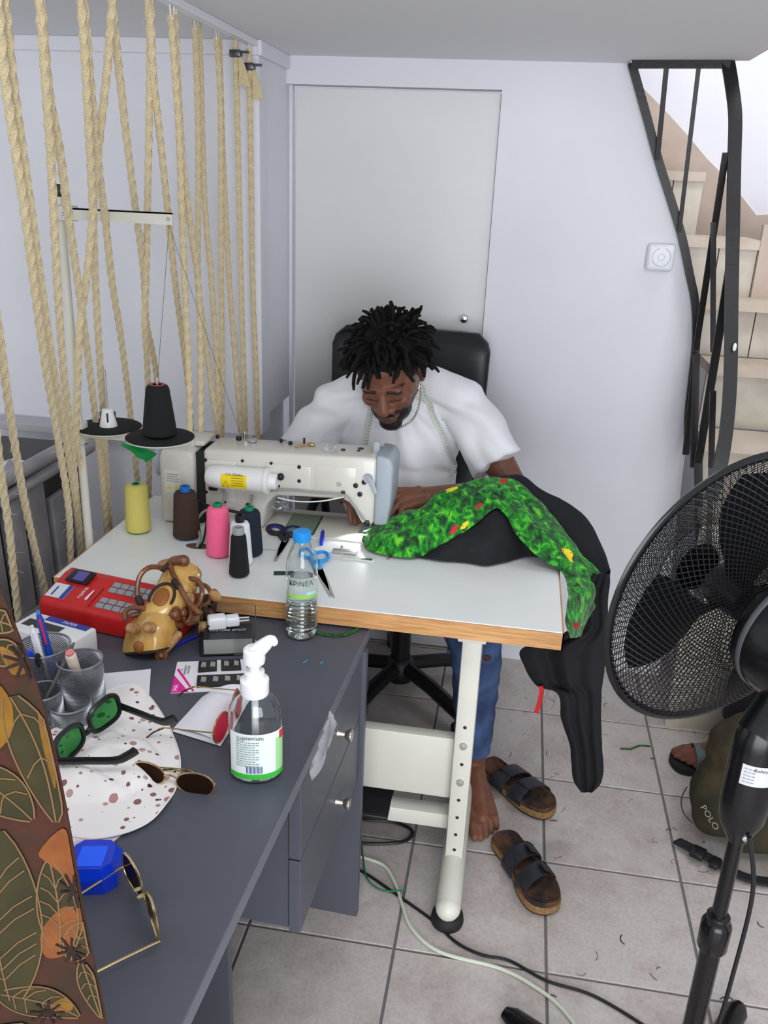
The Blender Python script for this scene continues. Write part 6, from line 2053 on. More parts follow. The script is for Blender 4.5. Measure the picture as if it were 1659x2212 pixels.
MB().tube(spline([onto_shirt(V((-0.2461,2.25,1.0767)).x, V((-0.2461,2.25,1.0767)).z), NK + V((0.075, 0.04, 0.045)), NK + V((0.0, 0.085, 0.05)), NK + V((-0.075, 0.04, 0.045)), onto_shirt(V((-0.3714,2.25,1.0294)).x, V((-0.3714,2.25,1.0294)).z)], 6), 1.0, 4, flat=(0.016, 0.001), up=(0, 0, 1)).build('neck_loop', TAPE, mtp, smooth=False)


# ================================================================== THE GARMENT BEING SEWN
GPRT = mat('green_print_cotton', (30, 120, 30), 0.75, sheen=0.15)
nt, b = nodes_of(GPRT)
tc = nt.nodes.new('ShaderNodeTexCoord')
mp = nt.nodes.new('ShaderNodeMapping')
mp.inputs['Scale'].default_value = (1.0, 1.0, 0.55)
nt.links.new(tc.outputs['Object'], mp.inputs['Vector'])
na = nt.nodes.new('ShaderNodeTexNoise')
na.inputs['Scale'].default_value = 62
na.inputs['Detail'].default_value = 3
na.inputs['Distortion'].default_value = 0.8
nt.links.new(mp.outputs[0], na.inputs['Vector'])
rp = nt.nodes.new('ShaderNodeValToRGB')
stops = [(0.33, (4, 34, 14)), (0.42, (8, 84, 22)), (0.52, (14, 128, 24)), (0.60, (40, 172, 26)), (0.70, (120, 206, 34))]
rp.color_ramp.elements[0].position = stops[0][0]
rp.color_ramp.elements[0].color = lin(stops[0][1])
rp.color_ramp.elements[1].position = stops[-1][0]
rp.color_ramp.elements[1].color = lin(stops[-1][1])
for p_, c_ in stops[1:-1]:
    e_ = rp.color_ramp.elements.new(p_)
    e_.color = lin(c_)
nt.links.new(na.outputs['Fac'], rp.inputs['Fac'])
wv = nt.nodes.new('ShaderNodeTexWave')
wv.inputs['Scale'].default_value = 95
wv.inputs['Distortion'].default_value = 2.5
wv.inputs['Detail'].default_value = 1
nt.links.new(tc.outputs['Object'], wv.inputs['Vector'])
rw = nt.nodes.new('ShaderNodeValToRGB')
rw.color_ramp.elements[0].position = 0.15
rw.color_ramp.elements[1].position = 0.5
rw.color_ramp.elements[0].color = (0.45, 0.5, 0.42, 1)
rw.color_ramp.elements[1].color = (1, 1, 1, 1)
nt.links.new(wv.outputs['Fac'], rw.inputs['Fac'])
mx = nt.nodes.new('ShaderNodeMixRGB')
mx.blend_type = 'MULTIPLY'
mx.inputs['Fac'].default_value = 0.8
nt.links.new(rp.outputs['Color'], mx.inputs['Color1'])
nt.links.new(rw.outputs['Color'], mx.inputs['Color2'])
nt.links.new(mx.outputs['Color'], b.inputs['Base Color'])
BCLO = mat('black_twill', (19, 19, 25), 0.85, bump=(900, 0.2, 0.0006))
YFL = mat('yellow_flower_print', (236, 206, 30), 0.7)
RFL = mat('red_flower_print', (196, 26, 36), 0.7)

gm = thing('green_garment', (0.0, 1.93, TZ), 'green printed garment with black lining being sewn and hanging off the table', 'garment')


def resample(cols, n):
    """Rows of control points -> dense rows by spline across and along."""
    a = [spline(c, 6) for c in cols]
    m = len(a[0])
    return [[spline([r[j] for r in a], n)[i] for j in range(m)] for i in range((len(a) - 1) * n + 1)]


def cloth(name, cols, m, parent, amp=0.004, freq=24, th=0.0014, seed=0.0, ridge=0.0):
    g = resample(cols, 6)
    R, C = len(g), len(g[0])
    out = [[None] * C for _ in range(R)]
    for i in range(R):
        for j in range(C):
            p = g[i][j]
            du = g[min(i + 1, R - 1)][j] - g[max(i - 1, 0)][j]
            dv = g[i][min(j + 1, C - 1)] - g[i][max(j - 1, 0)]
            n = du.cross(dv)
            n = n.normalized() if n.length > 1e-9 else V((0, 0, 1))
            f = amp * noise.noise(V((p.x * freq + seed, p.y * freq, p.z * freq)))
            f += amp * 0.5 * noise.noise(V((p.x * freq * 2.3, p.y * freq * 2.3 + seed, p.z * freq * 2.3)))
            if ridge:
                f += ridge * math.sin(j / C * 22 + 2.2 * math.sin(i / R * 9 + seed))
            q = p + n * f
            if p.x < 0.146 and q.z < TZ + 0.003 and p.z > TZ - 0.01:
                q.z = TZ + 0.003
            out[i][j] = q
    return MB().grid(out, th).build(name, m, parent), out


# green side: every column runs from the front edge over the bulge to the ridge and down behind
cols = []
F_ = [(-0.3277,1.9205,0.766), (-0.3063,1.8588,0.766), (-0.2545,1.833,0.766), (-0.1947,1.8346,0.766), (-0.1497,1.8689,0.768), (-0.1037,1.875,0.8059), (-0.054,1.905,0.8402), (-0.0167,1.94,0.8683), (0.0106,1.925,0.8602), (0.0428,1.88,0.8252), (0.0907,1.855,0.7909), (0.1491,1.8321,0.767), (0.158,1.7342,0.7661), (0.16,1.7017,0.738), (0.162,1.6806,0.7135), (0.166,1.613,0.7219)]
T_ = [(-0.3301,1.965,0.7688), (-0.3013,1.955,0.793), (-0.2478,1.958,0.8217), (-0.1982,1.962,0.8433), (-0.1509,1.975,0.8804), (-0.098,2,0.8996), (-0.0495,2.03,0.9061), (-0.0051,2.045,0.9101), (0.0352,2.045,0.9019), (0.0856,2.02,0.8708), (0.1404,1.985,0.8292), (0.1897,1.94,0.7831), (0.2389,1.9,0.7296), (0.237,1.88,0.6751), (0.22,1.865,0.6319), (0.2099,1.86,0.5976)]
bul = [0.004, 0.012, 0.016, 0.018, 0.018, 0.016, 0.012, 0.008, 0.010, 0.014, 0.016, 0.014, 0.010, 0.008, 0.006, 0.003]
for k in range(16):
    f, t = V(F_[k]), V(T_[k])
    nrm = V((0, -0.75, 0.65)) if k < 12 else V((0.5, -0.85, 0.1))
    back = V((0.0, 0.030, -0.020)) if k < 12 else V((0.012, 0.02, -0.01))
    cols.append([f, lerp(f, t, 0.3) + nrm * bul[k], lerp(f, t, 0.65) + nrm * bul[k], t, t + back])
gobj, gg = cloth('printed_cloth', cols, GPRT, gm, 0.0075, 17, 0.0014, 1.3, 0.0022)


def on_cloth(g, u, v):
    R, C = len(g) - 1, len(g[0]) - 1
    a, c = min(max(u, 0), 1) * R, min(max(v, 0), 1) * C
    i, j = min(int(a), R - 1), min(int(c), C - 1)
    fu, fv = a - i, c - j
    p = lerp(lerp(g[i][j], g[i + 1][j], fu), lerp(g[i][j + 1], g[i + 1][j + 1], fu), fv)
    n = (g[i + 1][j] - g[i][j]).cross(g[i][j + 1] - g[i][j])
    return p, (n.normalized() if n.length > 1e-12 else V((0, -1, 0)))


def flower(u, v, su, sv, m, seed, g=None):
    g = g or gg
    rng = random.Random(seed)
    K = 14
    ring = []
    for k in range(K):
        a = 2 * math.pi * k / K
        r_ = rng.uniform(0.7, 1.1)
        ring.append((u + su * r_ * math.cos(a), v + sv * r_ * math.sin(a)))
    vs = []
    cam_side = V((0.1, -0.8, 0.6))
    pts = []
    for rr_ in (0.0, 0.5, 1.0):
        for (a, c) in ([(u, v)] if rr_ == 0 else ring):
            p, n = on_cloth(g, lerp(u, a, rr_ if rr_ else 1), lerp(v, c, rr_ if rr_ else 1))
            if n.dot(cam_side) < 0:
                n = -n
            pts.append(p + n * 0.0016)
    fs = [(0, 1 + k, 1 + (k + 1) % K) for k in range(K)] + [(1 + k, 1 + K + k, 1 + K + (k + 1) % K, 1 + (k + 1) % K) for k in range(K)]
    MB().add(pts, fs).build('flower_print', m, gobj)


for (u, v, su, sv, m) in ((0.72, 0.42, 0.020, 0.10, YFL), (0.40, 0.30, 0.012, 0.05, RFL), (0.475, 0.68, 0.018, 0.10, RFL), (0.30, 0.70, 0.022, 0.05, YFL), (0.80, 0.62, 0.016, 0.10, RFL), (0.825, 0.72, 0.014, 0.07, YFL), (0.945, 0.45, 0.020, 0.14, YFL), (0.93, 0.25, 0.015, 0.08, RFL), (0.36, 0.12, 0.012, 0.05, YFL), (0.33, 0.15, 0.012, 0.06, RFL)):
    flower(u, v, su, sv, m, int(u * 1000))
# black lining: mound under the arch
mcols = []
for f, t, h in (((-0.1792,1.8412,0.766), (-0.1415,1.89,0.7779), 0.004), ((-0.119,1.8349,0.766), (-0.1,1.9,0.802), 0.012), ((-0.0655,1.8351,0.766), (-0.0548,1.93,0.8304), 0.018), ((-0.0206,1.8332,0.766), (-0.015,1.965,0.8628), 0.020), ((0.0239,1.8684,0.766), (0.0174,1.985,0.8647), 0.016), ((0.0664,1.9064,0.766), (0.0527,1.985,0.8443), 0.012), ((0.1043,1.9105,0.766), (0.0885,1.97,0.8177), 0.006)):
    f, t = V(f), V(t)
    mcols.append([f, lerp(f, t, 0.33) + V((0, -h, h * 0.8)), lerp(f, t, 0.7) + V((0, -h * 0.6, h)), t, t + V((0, 0.03, 0.0))])
cloth('lining', mcols, BCLO, gm, 0.007, 20, 0.0014, 4.0)
# black panel behind, over the forearm and out past the table end
pcols = []
for a, o in (((-0.0443,2.06,0.893), (-0.032,2.1,0.8908)), ((0.0134,2.06,0.8887), (0.0438,2.1,0.9003)), ((0.0617,2.055,0.8621), (0.089,2.085,0.8752)), ((0.1108,2.03,0.8235), (0.1641,2.05,0.8556)), ((0.159,1.99,0.7831), (0.2155,2.01,0.8272)), ((0.2011,1.955,0.7391), (0.2522,1.97,0.7747)), ((0.2361,1.925,0.7055), (0.2677,1.94,0.7375))):
    a, o = V(a), V(o)
    pcols.append([a + V((0, 0.01, -0.03)), a, lerp(a, o, 0.5) + V((0.004, 0, 0.008)), o, o + V((0.004, 0.02, -0.05))])
cloth('black_panel', pcols, BCLO, gm, 0.004, 14, 0.0014, 7.0)
# black part hanging beside the table end
hcols = []
for yp, xl, xr in ((1240, 1285, 1316), (1300, 1242, 1314), (1360, 1236, 1315), (1400, 1128, 1314), (1440, 1135, 1306), (1480, 1160, 1299), (1500, 1206, 1297), (1560, 1215, 1298), (1620, 1233, 1300), (1660, 1236, 1302), (1690, 1241, 1300), (1712, 1256, 1282)):
    hcols.append((yp, xl, xr))
hang = [[(0.2252,1.862,0.7597),(0.229,1.85,0.7656),(0.2358,1.862,0.7609),(0.2396,1.85,0.7668),(0.2464,1.862,0.7621),(0.2501,1.85,0.768),(0.257,1.862,0.7633)],[(0.1891,1.862,0.6843),(0.2004,1.85,0.6916),(0.2142,1.862,0.6873),(0.2252,1.85,0.6946),(0.2391,1.862,0.6903),(0.25,1.85,0.6975),(0.264,1.862,0.6933)],[(0.1912,1.862,0.6114),(0.2038,1.85,0.6194),(0.219,1.862,0.6149),(0.2314,1.85,0.6229),(0.2468,1.862,0.6184),(0.2589,1.85,0.6264),(0.2743,1.862,0.6219)],[(0.0812,1.882,0.536),(0.1145,1.87,0.5471),(0.1491,1.882,0.5449),(0.1797,1.85,0.5668),(0.214,1.862,0.5646),(0.2453,1.85,0.5754),(0.2796,1.862,0.5731)],[(0.0939,1.882,0.486),(0.1246,1.87,0.4972),(0.1568,1.882,0.4945),(0.1848,1.85,0.5171),(0.2167,1.862,0.5143),(0.2456,1.85,0.5253),(0.2775,1.862,0.5226)],[(0.1269,1.882,0.438),(0.1516,1.87,0.4488),(0.1782,1.882,0.4451),(0.2002,1.85,0.468),(0.2266,1.862,0.4642),(0.25,1.85,0.4749),(0.2765,1.862,0.4712)],[(0.1788,1.862,0.4314),(0.1941,1.85,0.4411),(0.2119,1.862,0.4361),(0.2269,1.85,0.4458),(0.2448,1.862,0.4408),(0.2596,1.85,0.4504),(0.2776,1.862,0.4454)],[(0.1974,1.862,0.3542),(0.2113,1.85,0.3644),(0.228,1.862,0.3588),(0.2416,1.85,0.3689),(0.2583,1.862,0.3633),(0.2717,1.85,0.3734),(0.2885,1.862,0.3678)],[(0.2266,1.862,0.2768),(0.2375,1.85,0.2871),(0.2515,1.862,0.2807),(0.2622,1.85,0.291),(0.2762,1.862,0.2845),(0.2867,1.85,0.2948),(0.3009,1.862,0.2884)],[(0.2363,1.862,0.2226),(0.247,1.85,0.2333),(0.261,1.862,0.2265),(0.2715,1.85,0.2373),(0.2856,1.862,0.2305),(0.2959,1.85,0.2412),(0.31,1.862,0.2344)],[(0.2468,1.862,0.1818),(0.2562,1.85,0.1927),(0.269,1.862,0.1855),(0.2782,1.85,0.1963),(0.2911,1.862,0.1891),(0.3001,1.85,0.1999),(0.3131,1.862,0.1927)],[(0.2674,1.862,0.1538),(0.2705,1.85,0.1638),(0.2772,1.862,0.1554),(0.2803,1.85,0.1654),(0.287,1.862,0.157),(0.29,1.85,0.167),(0.2967,1.862,0.1587)]]
cloth('hanging_panel', [[V(p) for p in r] for r in hang], BCLO, gm, 0.005, 13, 0.0016, 2.0)
th_ = MB()
rng = random.Random(8)
for k in range(7):
    p = V((0.1383,1.86,0.4558)) + V((rng.uniform(-0.01, 0.06), rng.uniform(-0.01, 0.01), 0))
    th_.tube(spline([p, p + V((rng.uniform(-0.01, 0.01), 0, -0.03)), p + V((rng.uniform(-0.02, 0.02), 0, -rng.uniform(0.04, 0.08)))], 5), 0.0004, 3)
th_.build('loose_threads', THR, gm)
MB().tube([(0.1344,1.86,0.45), (0.1384,1.86,0.4335), (0.1367,1.86,0.4068), (0.1312,1.86,0.3727)], 1.0, 4, flat=(0.011, 0.003), up=(0, -1, 0)).build('red_tassel', RFL, gm)

# ================================================================== PEDESTAL FAN
FBL = mat('glossy_black_plastic', (16, 16, 18), 0.22)
fax = V((-0.53, 0.84, 0.10)).normalized()
fcen = V((0.3677,1.2806,1.0075))
FMt = frame(x=(0.84, 0.53, 0), z=fax)
FM = FMt.to_4x4()
FM.translation = fcen
pfx, pfy = 0.398, 1.125
fn = thing('pedestal_fan', (pfx, pfy, 0), 'black pedestal fan with fine mesh cage seen from behind', 'fan')


def bowl(r0, z0, r1, z1, sag):
    """Profile from the rim (r0, z0) to the hub (r1, z1)."""
    out = []
    for k in range(13):
        t = k / 12
        a = t * math.pi / 2
        out.append((lerp(r0, r1, t), z0 + (z1 - z0) * math.sin(a) ** sag))
    return out


WIRE = mat('black_wire', (24, 24, 27), 0.4, 0.3)
for nm, prof_ in (('rear_cage', bowl(0.230, -0.004, 0.05, -0.085, 0.85)), ('front_cage', bowl(0.230, 0.004, 0.03, 0.085, 0.8))):
    cg_ = MB()
    cg_.M = FM
    N = 104
    for s in (-1, 1):
        for k in range(N):
            a0 = 2 * math.pi * k / N
            pts = []
            for i, (r_, z_) in enumerate(prof_):
                if (k % 2) and i > 9:
                    break
                a = a0 + s * 0.95 * math.log(0.230 / max(r_, 0.02)) + s * 0.10 * i / 12
                pts.append((r_ * math.cos(a), r_ * math.sin(a), z_))
            cg_.tube(pts, 0.00085, 3, caps=False)
    cg_.build(nm, WIRE, fn, smooth=False)
m_ = MB()
m_.M = FM
m_.tube([(0.232 * math.cos(a), 0.232 * math.sin(a), 0) for a in [2 * math.pi * k / 72 for k in range(72)]], 1.0, 8, closed=True, flat=(0.016, 0.008), up=None)
m_.build('clamp_ring', FBL, fn)
m_ = MB()
m_.M = FM
m_.lathe([(0.0, -0.03), (0.032, -0.03), (0.034, 0.03), (0.028, 0.042), (0.0, 0.045)], 28)
m_.build('blade_hub', FBL, fn)
m_ = MB()
m_.M = FM
m_.lathe([(0.0, 0.082), (0.040, 0.080), (0.042, 0.086), (0.036, 0.092), (0.0, 0.093)], 28)
m_.build('front_badge', FBL, fn)
BLD = mat('smoked_blade', (26, 26, 30), 0.3, alpha=1.0, trans=0.35, ior=1.05)
for k in range(3):
    a0 = 2 * math.pi * k / 3 + 0.5
    rows = []
    for i in range(9):
        r_ = lerp(0.03, 0.198, i / 8)
        w = lerp(0.30, 0.62, math.sin(i / 8 * math.pi * 0.75))
        rows.append([(r_ * math.cos(a0 + w * (u - 0.5) * 2 + 0.4 * i / 8), r_ * math.sin(a0 + w * (u - 0.5) * 2 + 0.4 * i / 8), 0.020 * (0.5 - u) * 2) for u in [q / 6 for q in range(7)]])
    m_ = MB()
    m_.M = FM
    m_.grid(rows, 0.002)
    m_.build('blade', BLD, fn)
m_ = MB()
m_.M = FM
m_.lathe([(0.0, -0.215), (0.045, -0.213), (0.074, -0.202), (0.088, -0.178), (0.094, -0.140), (0.094, -0.105), (0.090, -0.092), (0.086, -0.088), (0.076, -0.080), (0.0, -0.080)], 40, sx=1.0, sy=1.0)
mo_ = m_.build('motor_housing', FBL, fn)
m_ = MB()
m_.M = FM
m_.lathe([(0.0938, -0.116), (0.0952, -0.114), (0.0952, -0.108), (0.0938, -0.106)], 40)
m_.build('housing_seam', mat('grey_edge', (70, 72, 76), 0.35), mo_)
mc_ = fcen - fax * 0.14
m_ = MB()
m_.tube([mc_ + V((0, 0, -0.05)), (lerp(mc_.x, pfx, 0.5), lerp(mc_.y, pfy, 0.5), mc_.z - 0.10), (pfx, pfy, 0.855)], [0.040, 0.034, 0.036], 16)
m_.build('tilt_neck', FBL, fn)
m_ = MB()
secs = [(0.875, 0.026, 0.020), (0.86, 0.034, 0.026), (0.82, 0.036, 0.028), (0.75, 0.036, 0.028), (0.712, 0.033, 0.026), (0.688, 0.022, 0.019), (0.672, 0.014, 0.014)]
rows = [[(pfx + math.cos(a) * w, pfy + math.sin(a) * d_, z) for a in [2 * math.pi * k / 24 for k in range(24)]] for z, w, d_ in secs]
m_.grid(rows, 0, closed=True)
col_o = m_.build('control_column', FBL, fn)
lbl = MB()
rows = []
for k in range(9):
    a = math.radians(-128 + 76 * k / 8)
    rows.append([(pfx + math.cos(a) * 0.0366, pfy + math.sin(a) * 0.0286, z) for z in (0.790, 0.824)])
lbl.grid(rows, -0.0004)
lo_ = lbl.build('rating_label', mat('silver_label', (196, 198, 202), 0.35), col_o)
tx = MB()
for k in range(5):
    for q in range(3):
        a = math.radians(-122 + 9 * q)
        c = math.radians(-122 + 9 * q + 7)
        z = 0.818 - 0.0055 * k
        tx.tube([(pfx + math.cos(a) * 0.0372, pfy + math.sin(a) * 0.0292, z), (pfx + math.cos(c) * 0.0372, pfy + math.sin(c) * 0.0292, z)], 0.0005, 4)
tx.build('label_lines', GINK, lo_, smooth=False)
lettering('label_lettering', 'Rohnson', 0.0075, Matrix.Translation((pfx + 0.005, pfy - 0.0293, 0.818)) @ Matrix.Rotation(math.radians(90), 4, 'X'), INK, lo_, font_shear=0.3)
lettering('label_mark', 'CE', 0.008, Matrix.Translation((pfx + 0.019, pfy - 0.0262, 0.804)) @ Matrix.Rotation(math.radians(28), 4, 'Z') @ Matrix.Rotation(math.radians(90), 4, 'X'), INK, lo_)
MB().lathe([(0, 0), (0.005, 0), (0.0045, 0.003), (0, 0.0035)], 16, (pfx + 0.004, pfy - 0.0215, 0.694), Matrix.Rotation(math.radians(90), 3, 'X')).build('screw', BOLT, col_o)
MB().cyl((pfx, pfy, 0.46), (pfx, pfy, 0.69), 0.0115, 18).build('upper_tube', FBL, fn)
MB().lathe([(0.0, 0.455), (0.021, 0.455), (0.0235, 0.460), (0.0235, 0.505), (0.020, 0.512), (0.018, 0.514), (0.018, 0.522), (0.0135, 0.525), (0.0, 0.525)], 28, (pfx, pfy, 0)).build('height_collar', FBL, fn)
MB().cyl((pfx, pfy, 0.03), (pfx, pfy, 0.46), 0.0165, 20).build('lower_tube', FBL, fn)
a_leg = math.atan2(1.315 - pfy, 0.095 - pfx)
for k in range(4):
    a = a_leg + k * math.pi / 2
    d = V((math.cos(a), math.sin(a), 0))
    MB().tube([V((pfx, pfy, 0.035)), V((pfx, pfy, 0.030)) + d * 0.2, V((pfx, pfy, 0.018)) + d * 0.33, V((pfx, pfy, 0.017)) + d * 0.35], [1.0, 1.0, 1.0, 0.6], 10, flat=(0.045, 0.032), up=(0, 0, 1)).build('base_leg', FBL, fn)
MB().tube(spline([(pfx + 0.008, pfy - 0.025, 0.70), (pfx + 0.03, pfy - 0.03, 0.60), (pfx + 0.034, pfy - 0.02, 0.40), (pfx + 0.030, pfy - 0.02, 0.2), (pfx + 0.05, pfy - 0.03, 0.05), (pfx + 0.12, pfy - 0.08, 0.006)], 8), 0.0036, 8).build('power_cord', BLK, fn)
MB().tube(spline([V((0.3064,1.2801,1.1412)), V((0.3148,1.27,1.1399)), V((0.3248,1.2724,1.1422)), V((0.3413,1.2772,1.1487))], 6), 0.0012, 6).build('wire_hook', CHROME, fn)

# ================================================================== SANDALS
CORK = mat('cork_sole', (150, 118, 74), 0.8, var=(140, (118, 88, 52)))
SOLEB = mat('dark_rubber_sole', (52, 44, 38), 0.8)
FBED = mat('worn_suede_footbed', (92, 62, 42), 0.9, var=(24, (38, 32, 32), 0.42, 0.62))
STRAP = mat('black_strap_leather', (30, 31, 36), 0.5, var=(40, (44, 45, 52)), bump=(260, 0.15))
BUCK = mat('black_chrome_buckle', (60, 60, 66), 0.15, 0.9)


def sandal(heel, toe, side, label):
    """side=+1: big toe on the left when looking from heel to toe (right foot)."""
    heel, toe = V((heel[0], heel[1], 0)), V((toe[0], toe[1], 0))
    d = (toe - heel)
    L = d.length
    d.normalize()
    w = V((-d.y, d.x, 0)) * side
    t = thing('sandal', tuple(lerp(heel, toe, 0.5)), label, 'sandal', 'pair of black two-strap sandals')
    out = []
    left = [(0.0, 0.0), (0.01, 0.022), (0.06, 0.036), (0.20, 0.036), (0.35, 0.032), (0.50, 0.036), (0.65, 0.047), (0.80, 0.050), (0.92, 0.042), (0.985, 0.022), (1.0, 0.004)]
    right = [(1.0, -0.008), (0.97, -0.026), (0.88, -0.040), (0.74, -0.048), (0.55, -0.044), (0.35, -0.036), (0.18, -0.036), (0.06, -0.033), (0.01, -0.018)]
    poly = spline([heel + d * (a * L) + w * c for a, c in left + right], 4, closed=True)
    cen = sum(poly, V((0, 0, 0))) / len(poly)

    def slab(z0, z1, s0, s1, m, nm, dish=0.0):
        rings = []
        n = len(poly)
        mb = MB()
        vs = [cen + (p - cen) * s0 + V((0, 0, z0)) for p in poly] + [cen + (p - cen) * s1 + V((0, 0, z1)) for p in poly] + [cen + (p - cen) * s1 * 0.9 + V((0, 0, z1 - dish)) for p in poly] + [cen + V((0, 0, z1 - dish * 1.3))]
        flip = side < 0
        fs = [tuple(reversed(range(n)))] + [(i + n * l, (i + 1) % n + n * l, (i + 1) % n + n * (l + 1), i + n * (l + 1)) for l in (0, 1) for i in range(n)] + [(2 * n + i, 2 * n + (i + 1) % n, 3 * n) for i in range(n)]
        mb.add(vs, fs, flip)
        return mb.build(nm, m, t)

    slab(0.0015, 0.008, 0.97, 1.0, SOLEB, 'rubber_sole')
    slab(0.008, 0.026, 1.0, 1.0, CORK, 'cork_midsole')
    slab(0.0264, 0.0375, 0.985, 0.965, FBED, 'footbed', 0.006)
    for a, wd in ((0.42, 0.046), (0.68, 0.046)):
        c = heel + d * (a * L)
        rows = []
        hw = 0.046
        for k in range(17):
            q = k / 16
            ang = math.pi * q
            x = math.cos(ang) * (hw + 0.003)
            z = 0.020 + 0.044 * math.sin(ang) ** 0.7
            rows.append([c + w * x + d * ((u - 0.5) * wd * (1.1 - 0.15 * math.sin(ang)) + 0.010 * math.cos(ang)) + V((0, 0, z)) for u in [0, 0.25, 0.5, 0.75, 1.0]])
        so = MB().grid(rows, 0.003).build('strap', STRAP, t)
        p = c - w * 0.030 + V((0, 0, 0.054))
        R_ = frame(x=d, z=(V((0, 0, 1)) - w * 0.85))
        bk_ = MB()
        for s in (-1, 1):
            bk_.box(p + R_ @ V((0, s * 0.010, 0.004)), (0.048, 0.003, 0.003), R_, 0.001)
            bk_.box(p + R_ @ V((s * 0.023, 0, 0.004)), (0.003, 0.023, 0.003), R_, 0.001)
        bk_.build('buckle', BUCK, so)
        MB().box(p + R_ @ V((0, -0.008, 0.004)), (0.034, 0.042, 0.0025), R_, 0.001).build('strap_end', STRAP, so)
    return t


sandal((0.0182,2.111,0.02), (0.2077,1.9332,0.01), 1, 'worn black two-strap sandal lying further from the table leg')
sandal((0.0771,1.8228,0.02), (0.2032,1.5977,0.01), -1, 'worn black two-strap sandal touching the bare toes')

# ================================================================== SECOND PERSON ON THE STAIR (only a foot in view)
p2 = thing('person', (0.98, 2.30, 0.545), 'foot of a person in a dark flip-flop beside the olive backpack', 'person')
sk = MB()
hip = [V((1.02, 2.36, 0.64)), V((1.02, 2.24, 0.64))]
kne = [V((0.79, 2.29, 0.50)), V((0.80, 2.18, 0.50))]
ank = [V((0.735, 2.275, 0.10)), V((0.82, 2.16, 0.10))]
sk.chain([(1.03, 2.30, 0.66), (1.03, 2.30, 0.88), (1.02, 2.30, 1.05)], [0.13, 0.13, 0.12])
sk.cap((1.02, 2.15, 1.08), (1.02, 2.45, 1.08), 0.06, 0.06)
sk.chain([(1.02, 2.30, 1.08), (1.0, 2.30, 1.18)], [0.055, 0.05])
sk.ball((0.985, 2.30, 1.265), (0.095, 0.075, 0.115))
sk.ball((0.945, 2.30, 1.225), (0.05, 0.05, 0.055))
sk.cap((0.898, 2.30, 1.262), (0.884, 2.30, 1.238), 0.007, 0.011)
sk.cap((0.902, 2.27, 1.282), (0.902, 2.33, 1.282), 0.011, 0.011)
sk.cap((0.896, 2.287, 1.208), (0.896, 2.313, 1.208), 0.008, 0.008)
sk.ball((0.912, 2.30, 1.178), (0.024, 0.026, 0.020))
for s in (-1, 1):
    sk.ball((0.912, 2.30 + s * 0.032, 1.262), (0.012, 0.015, 0.009))
    sk.ball((0.990, 2.30 + s * 0.076, 1.258), (0.020, 0.009, 0.030))
for h, k, a in zip(hip, kne, ank):
    sk.chain([h, lerp(h, k, 0.5), k], [0.08, 0.072, 0.054])
    sk.chain([k, lerp(k, a, 0.35), a], [0.052, 0.053, 0.034])
for s in (-1, 1):
    e = V((0.97, 2.30 + s * 0.20, 0.84))
    sk.chain([(1.02, 2.30 + s * 0.16, 1.07), e, (0.82, 2.30 + s * 0.10, 0.66)], [0.045, 0.038, 0.026])
    kn2 = V((0.765, 2.30 + s * 0.092, 0.625))
    hand((0.82, 2.30 + s * 0.10, 0.66), kn2, (0, s, 0), [kn2 + V((-0.066 + 0.006 * abs(q - 1), s * (q - 1.5) * 0.022, -0.045)) for q in range(4)], (kn2 + V((0.005, -s * 0.05, -0.012)), kn2 + V((-0.03, -s * 0.055, -0.03))))
foot(ank[0], (0.5771,2.2354,0.03), 1)
foot(ank[1], (0.62, 2.15, 0), -1)
for p in sk.v:
    if p.z < 0.14:
        p.z += 0.020
b2 = sk.build('body', mat('brown_skin_second', (112, 68, 50), 0.5, var=(40, (92, 54, 40))), p2)
remesh(b2, 0.005, 3, 0.5)
DKT = mat('dark_trousers', (36, 36, 42), 0.9, var=(20, (28, 28, 34)))
tr_ = MB()
tr_.ball((1.03, 2.30, 0.68), (0.15, 0.16, 0.12))
for h, k, a in zip(hip, kne, ank):
    tr_.chain([h, lerp(h, k, 0.5), k], [0.098, 0.09, 0.072])
    tr_.tube([k, lerp(k, a, 0.4), lerp(k, a, 0.86)], [0.068, 0.062, 0.056], 16)
remesh(tr_.build('trousers', DKT, p2), 0.008, 4)
tp_ = MB()
tp_.chain([(1.03, 2.30, 0.70), (1.03, 2.30, 0.88), (1.02, 2.30, 1.05)], [0.15, 0.15, 0.135])
tp_.cap((1.02, 2.14, 1.07), (1.02, 2.46, 1.07), 0.072, 0.072)
for s in (-1, 1):
    tp_.cap((1.02, 2.30 + s * 0.16, 1.06), (0.98, 2.30 + s * 0.195, 0.90), 0.064, 0.066)
remesh(tp_.build('shirt', mat('grey_shirt', (96, 98, 104), 0.9), p2), 0.008, 5)
MB().ball((1.0, 2.30, 1.295), (0.098, 0.084, 0.105)).build('hair', HAIR, p2)
ff = thing('flip_flop', (0.6372,2.2666,0), 'black flip-flop with grey strap beside the olive backpack', 'sandal')
toe2, an2 = V((0.5632,2.2462,0.01)), V((0.79, 2.27, 0))
d = V((toe2.x - an2.x, toe2.y - an2.y, 0))
L2 = d.length
d.normalize()
w = V((-d.y, d.x, 0))
out = spline([an2 + d * (a * L2) + w * c for a, c in ((0, 0.0), (0.04, 0.032), (0.35, 0.036), (0.7, 0.050), (0.92, 0.042), (1.0, 0.0), (0.94, -0.042), (0.72, -0.050), (0.35, -0.036), (0.04, -0.032))], 5, closed=True)
mb = MB()
n = len(out)
mb.add([V((p.x, p.y, 0.002)) for p in out] + [V((p.x, p.y, 0.020)) for p in out], [tuple(reversed(range(n))), tuple(range(n, 2 * n))] + [(i, (i + 1) % n, n + (i + 1) % n, n + i) for i in range(n)])
mb.build('sole', mat('black_foam_sole', (24, 24, 26), 0.8), ff)
c = an2 + d * (0.66 * L2)
rows = []
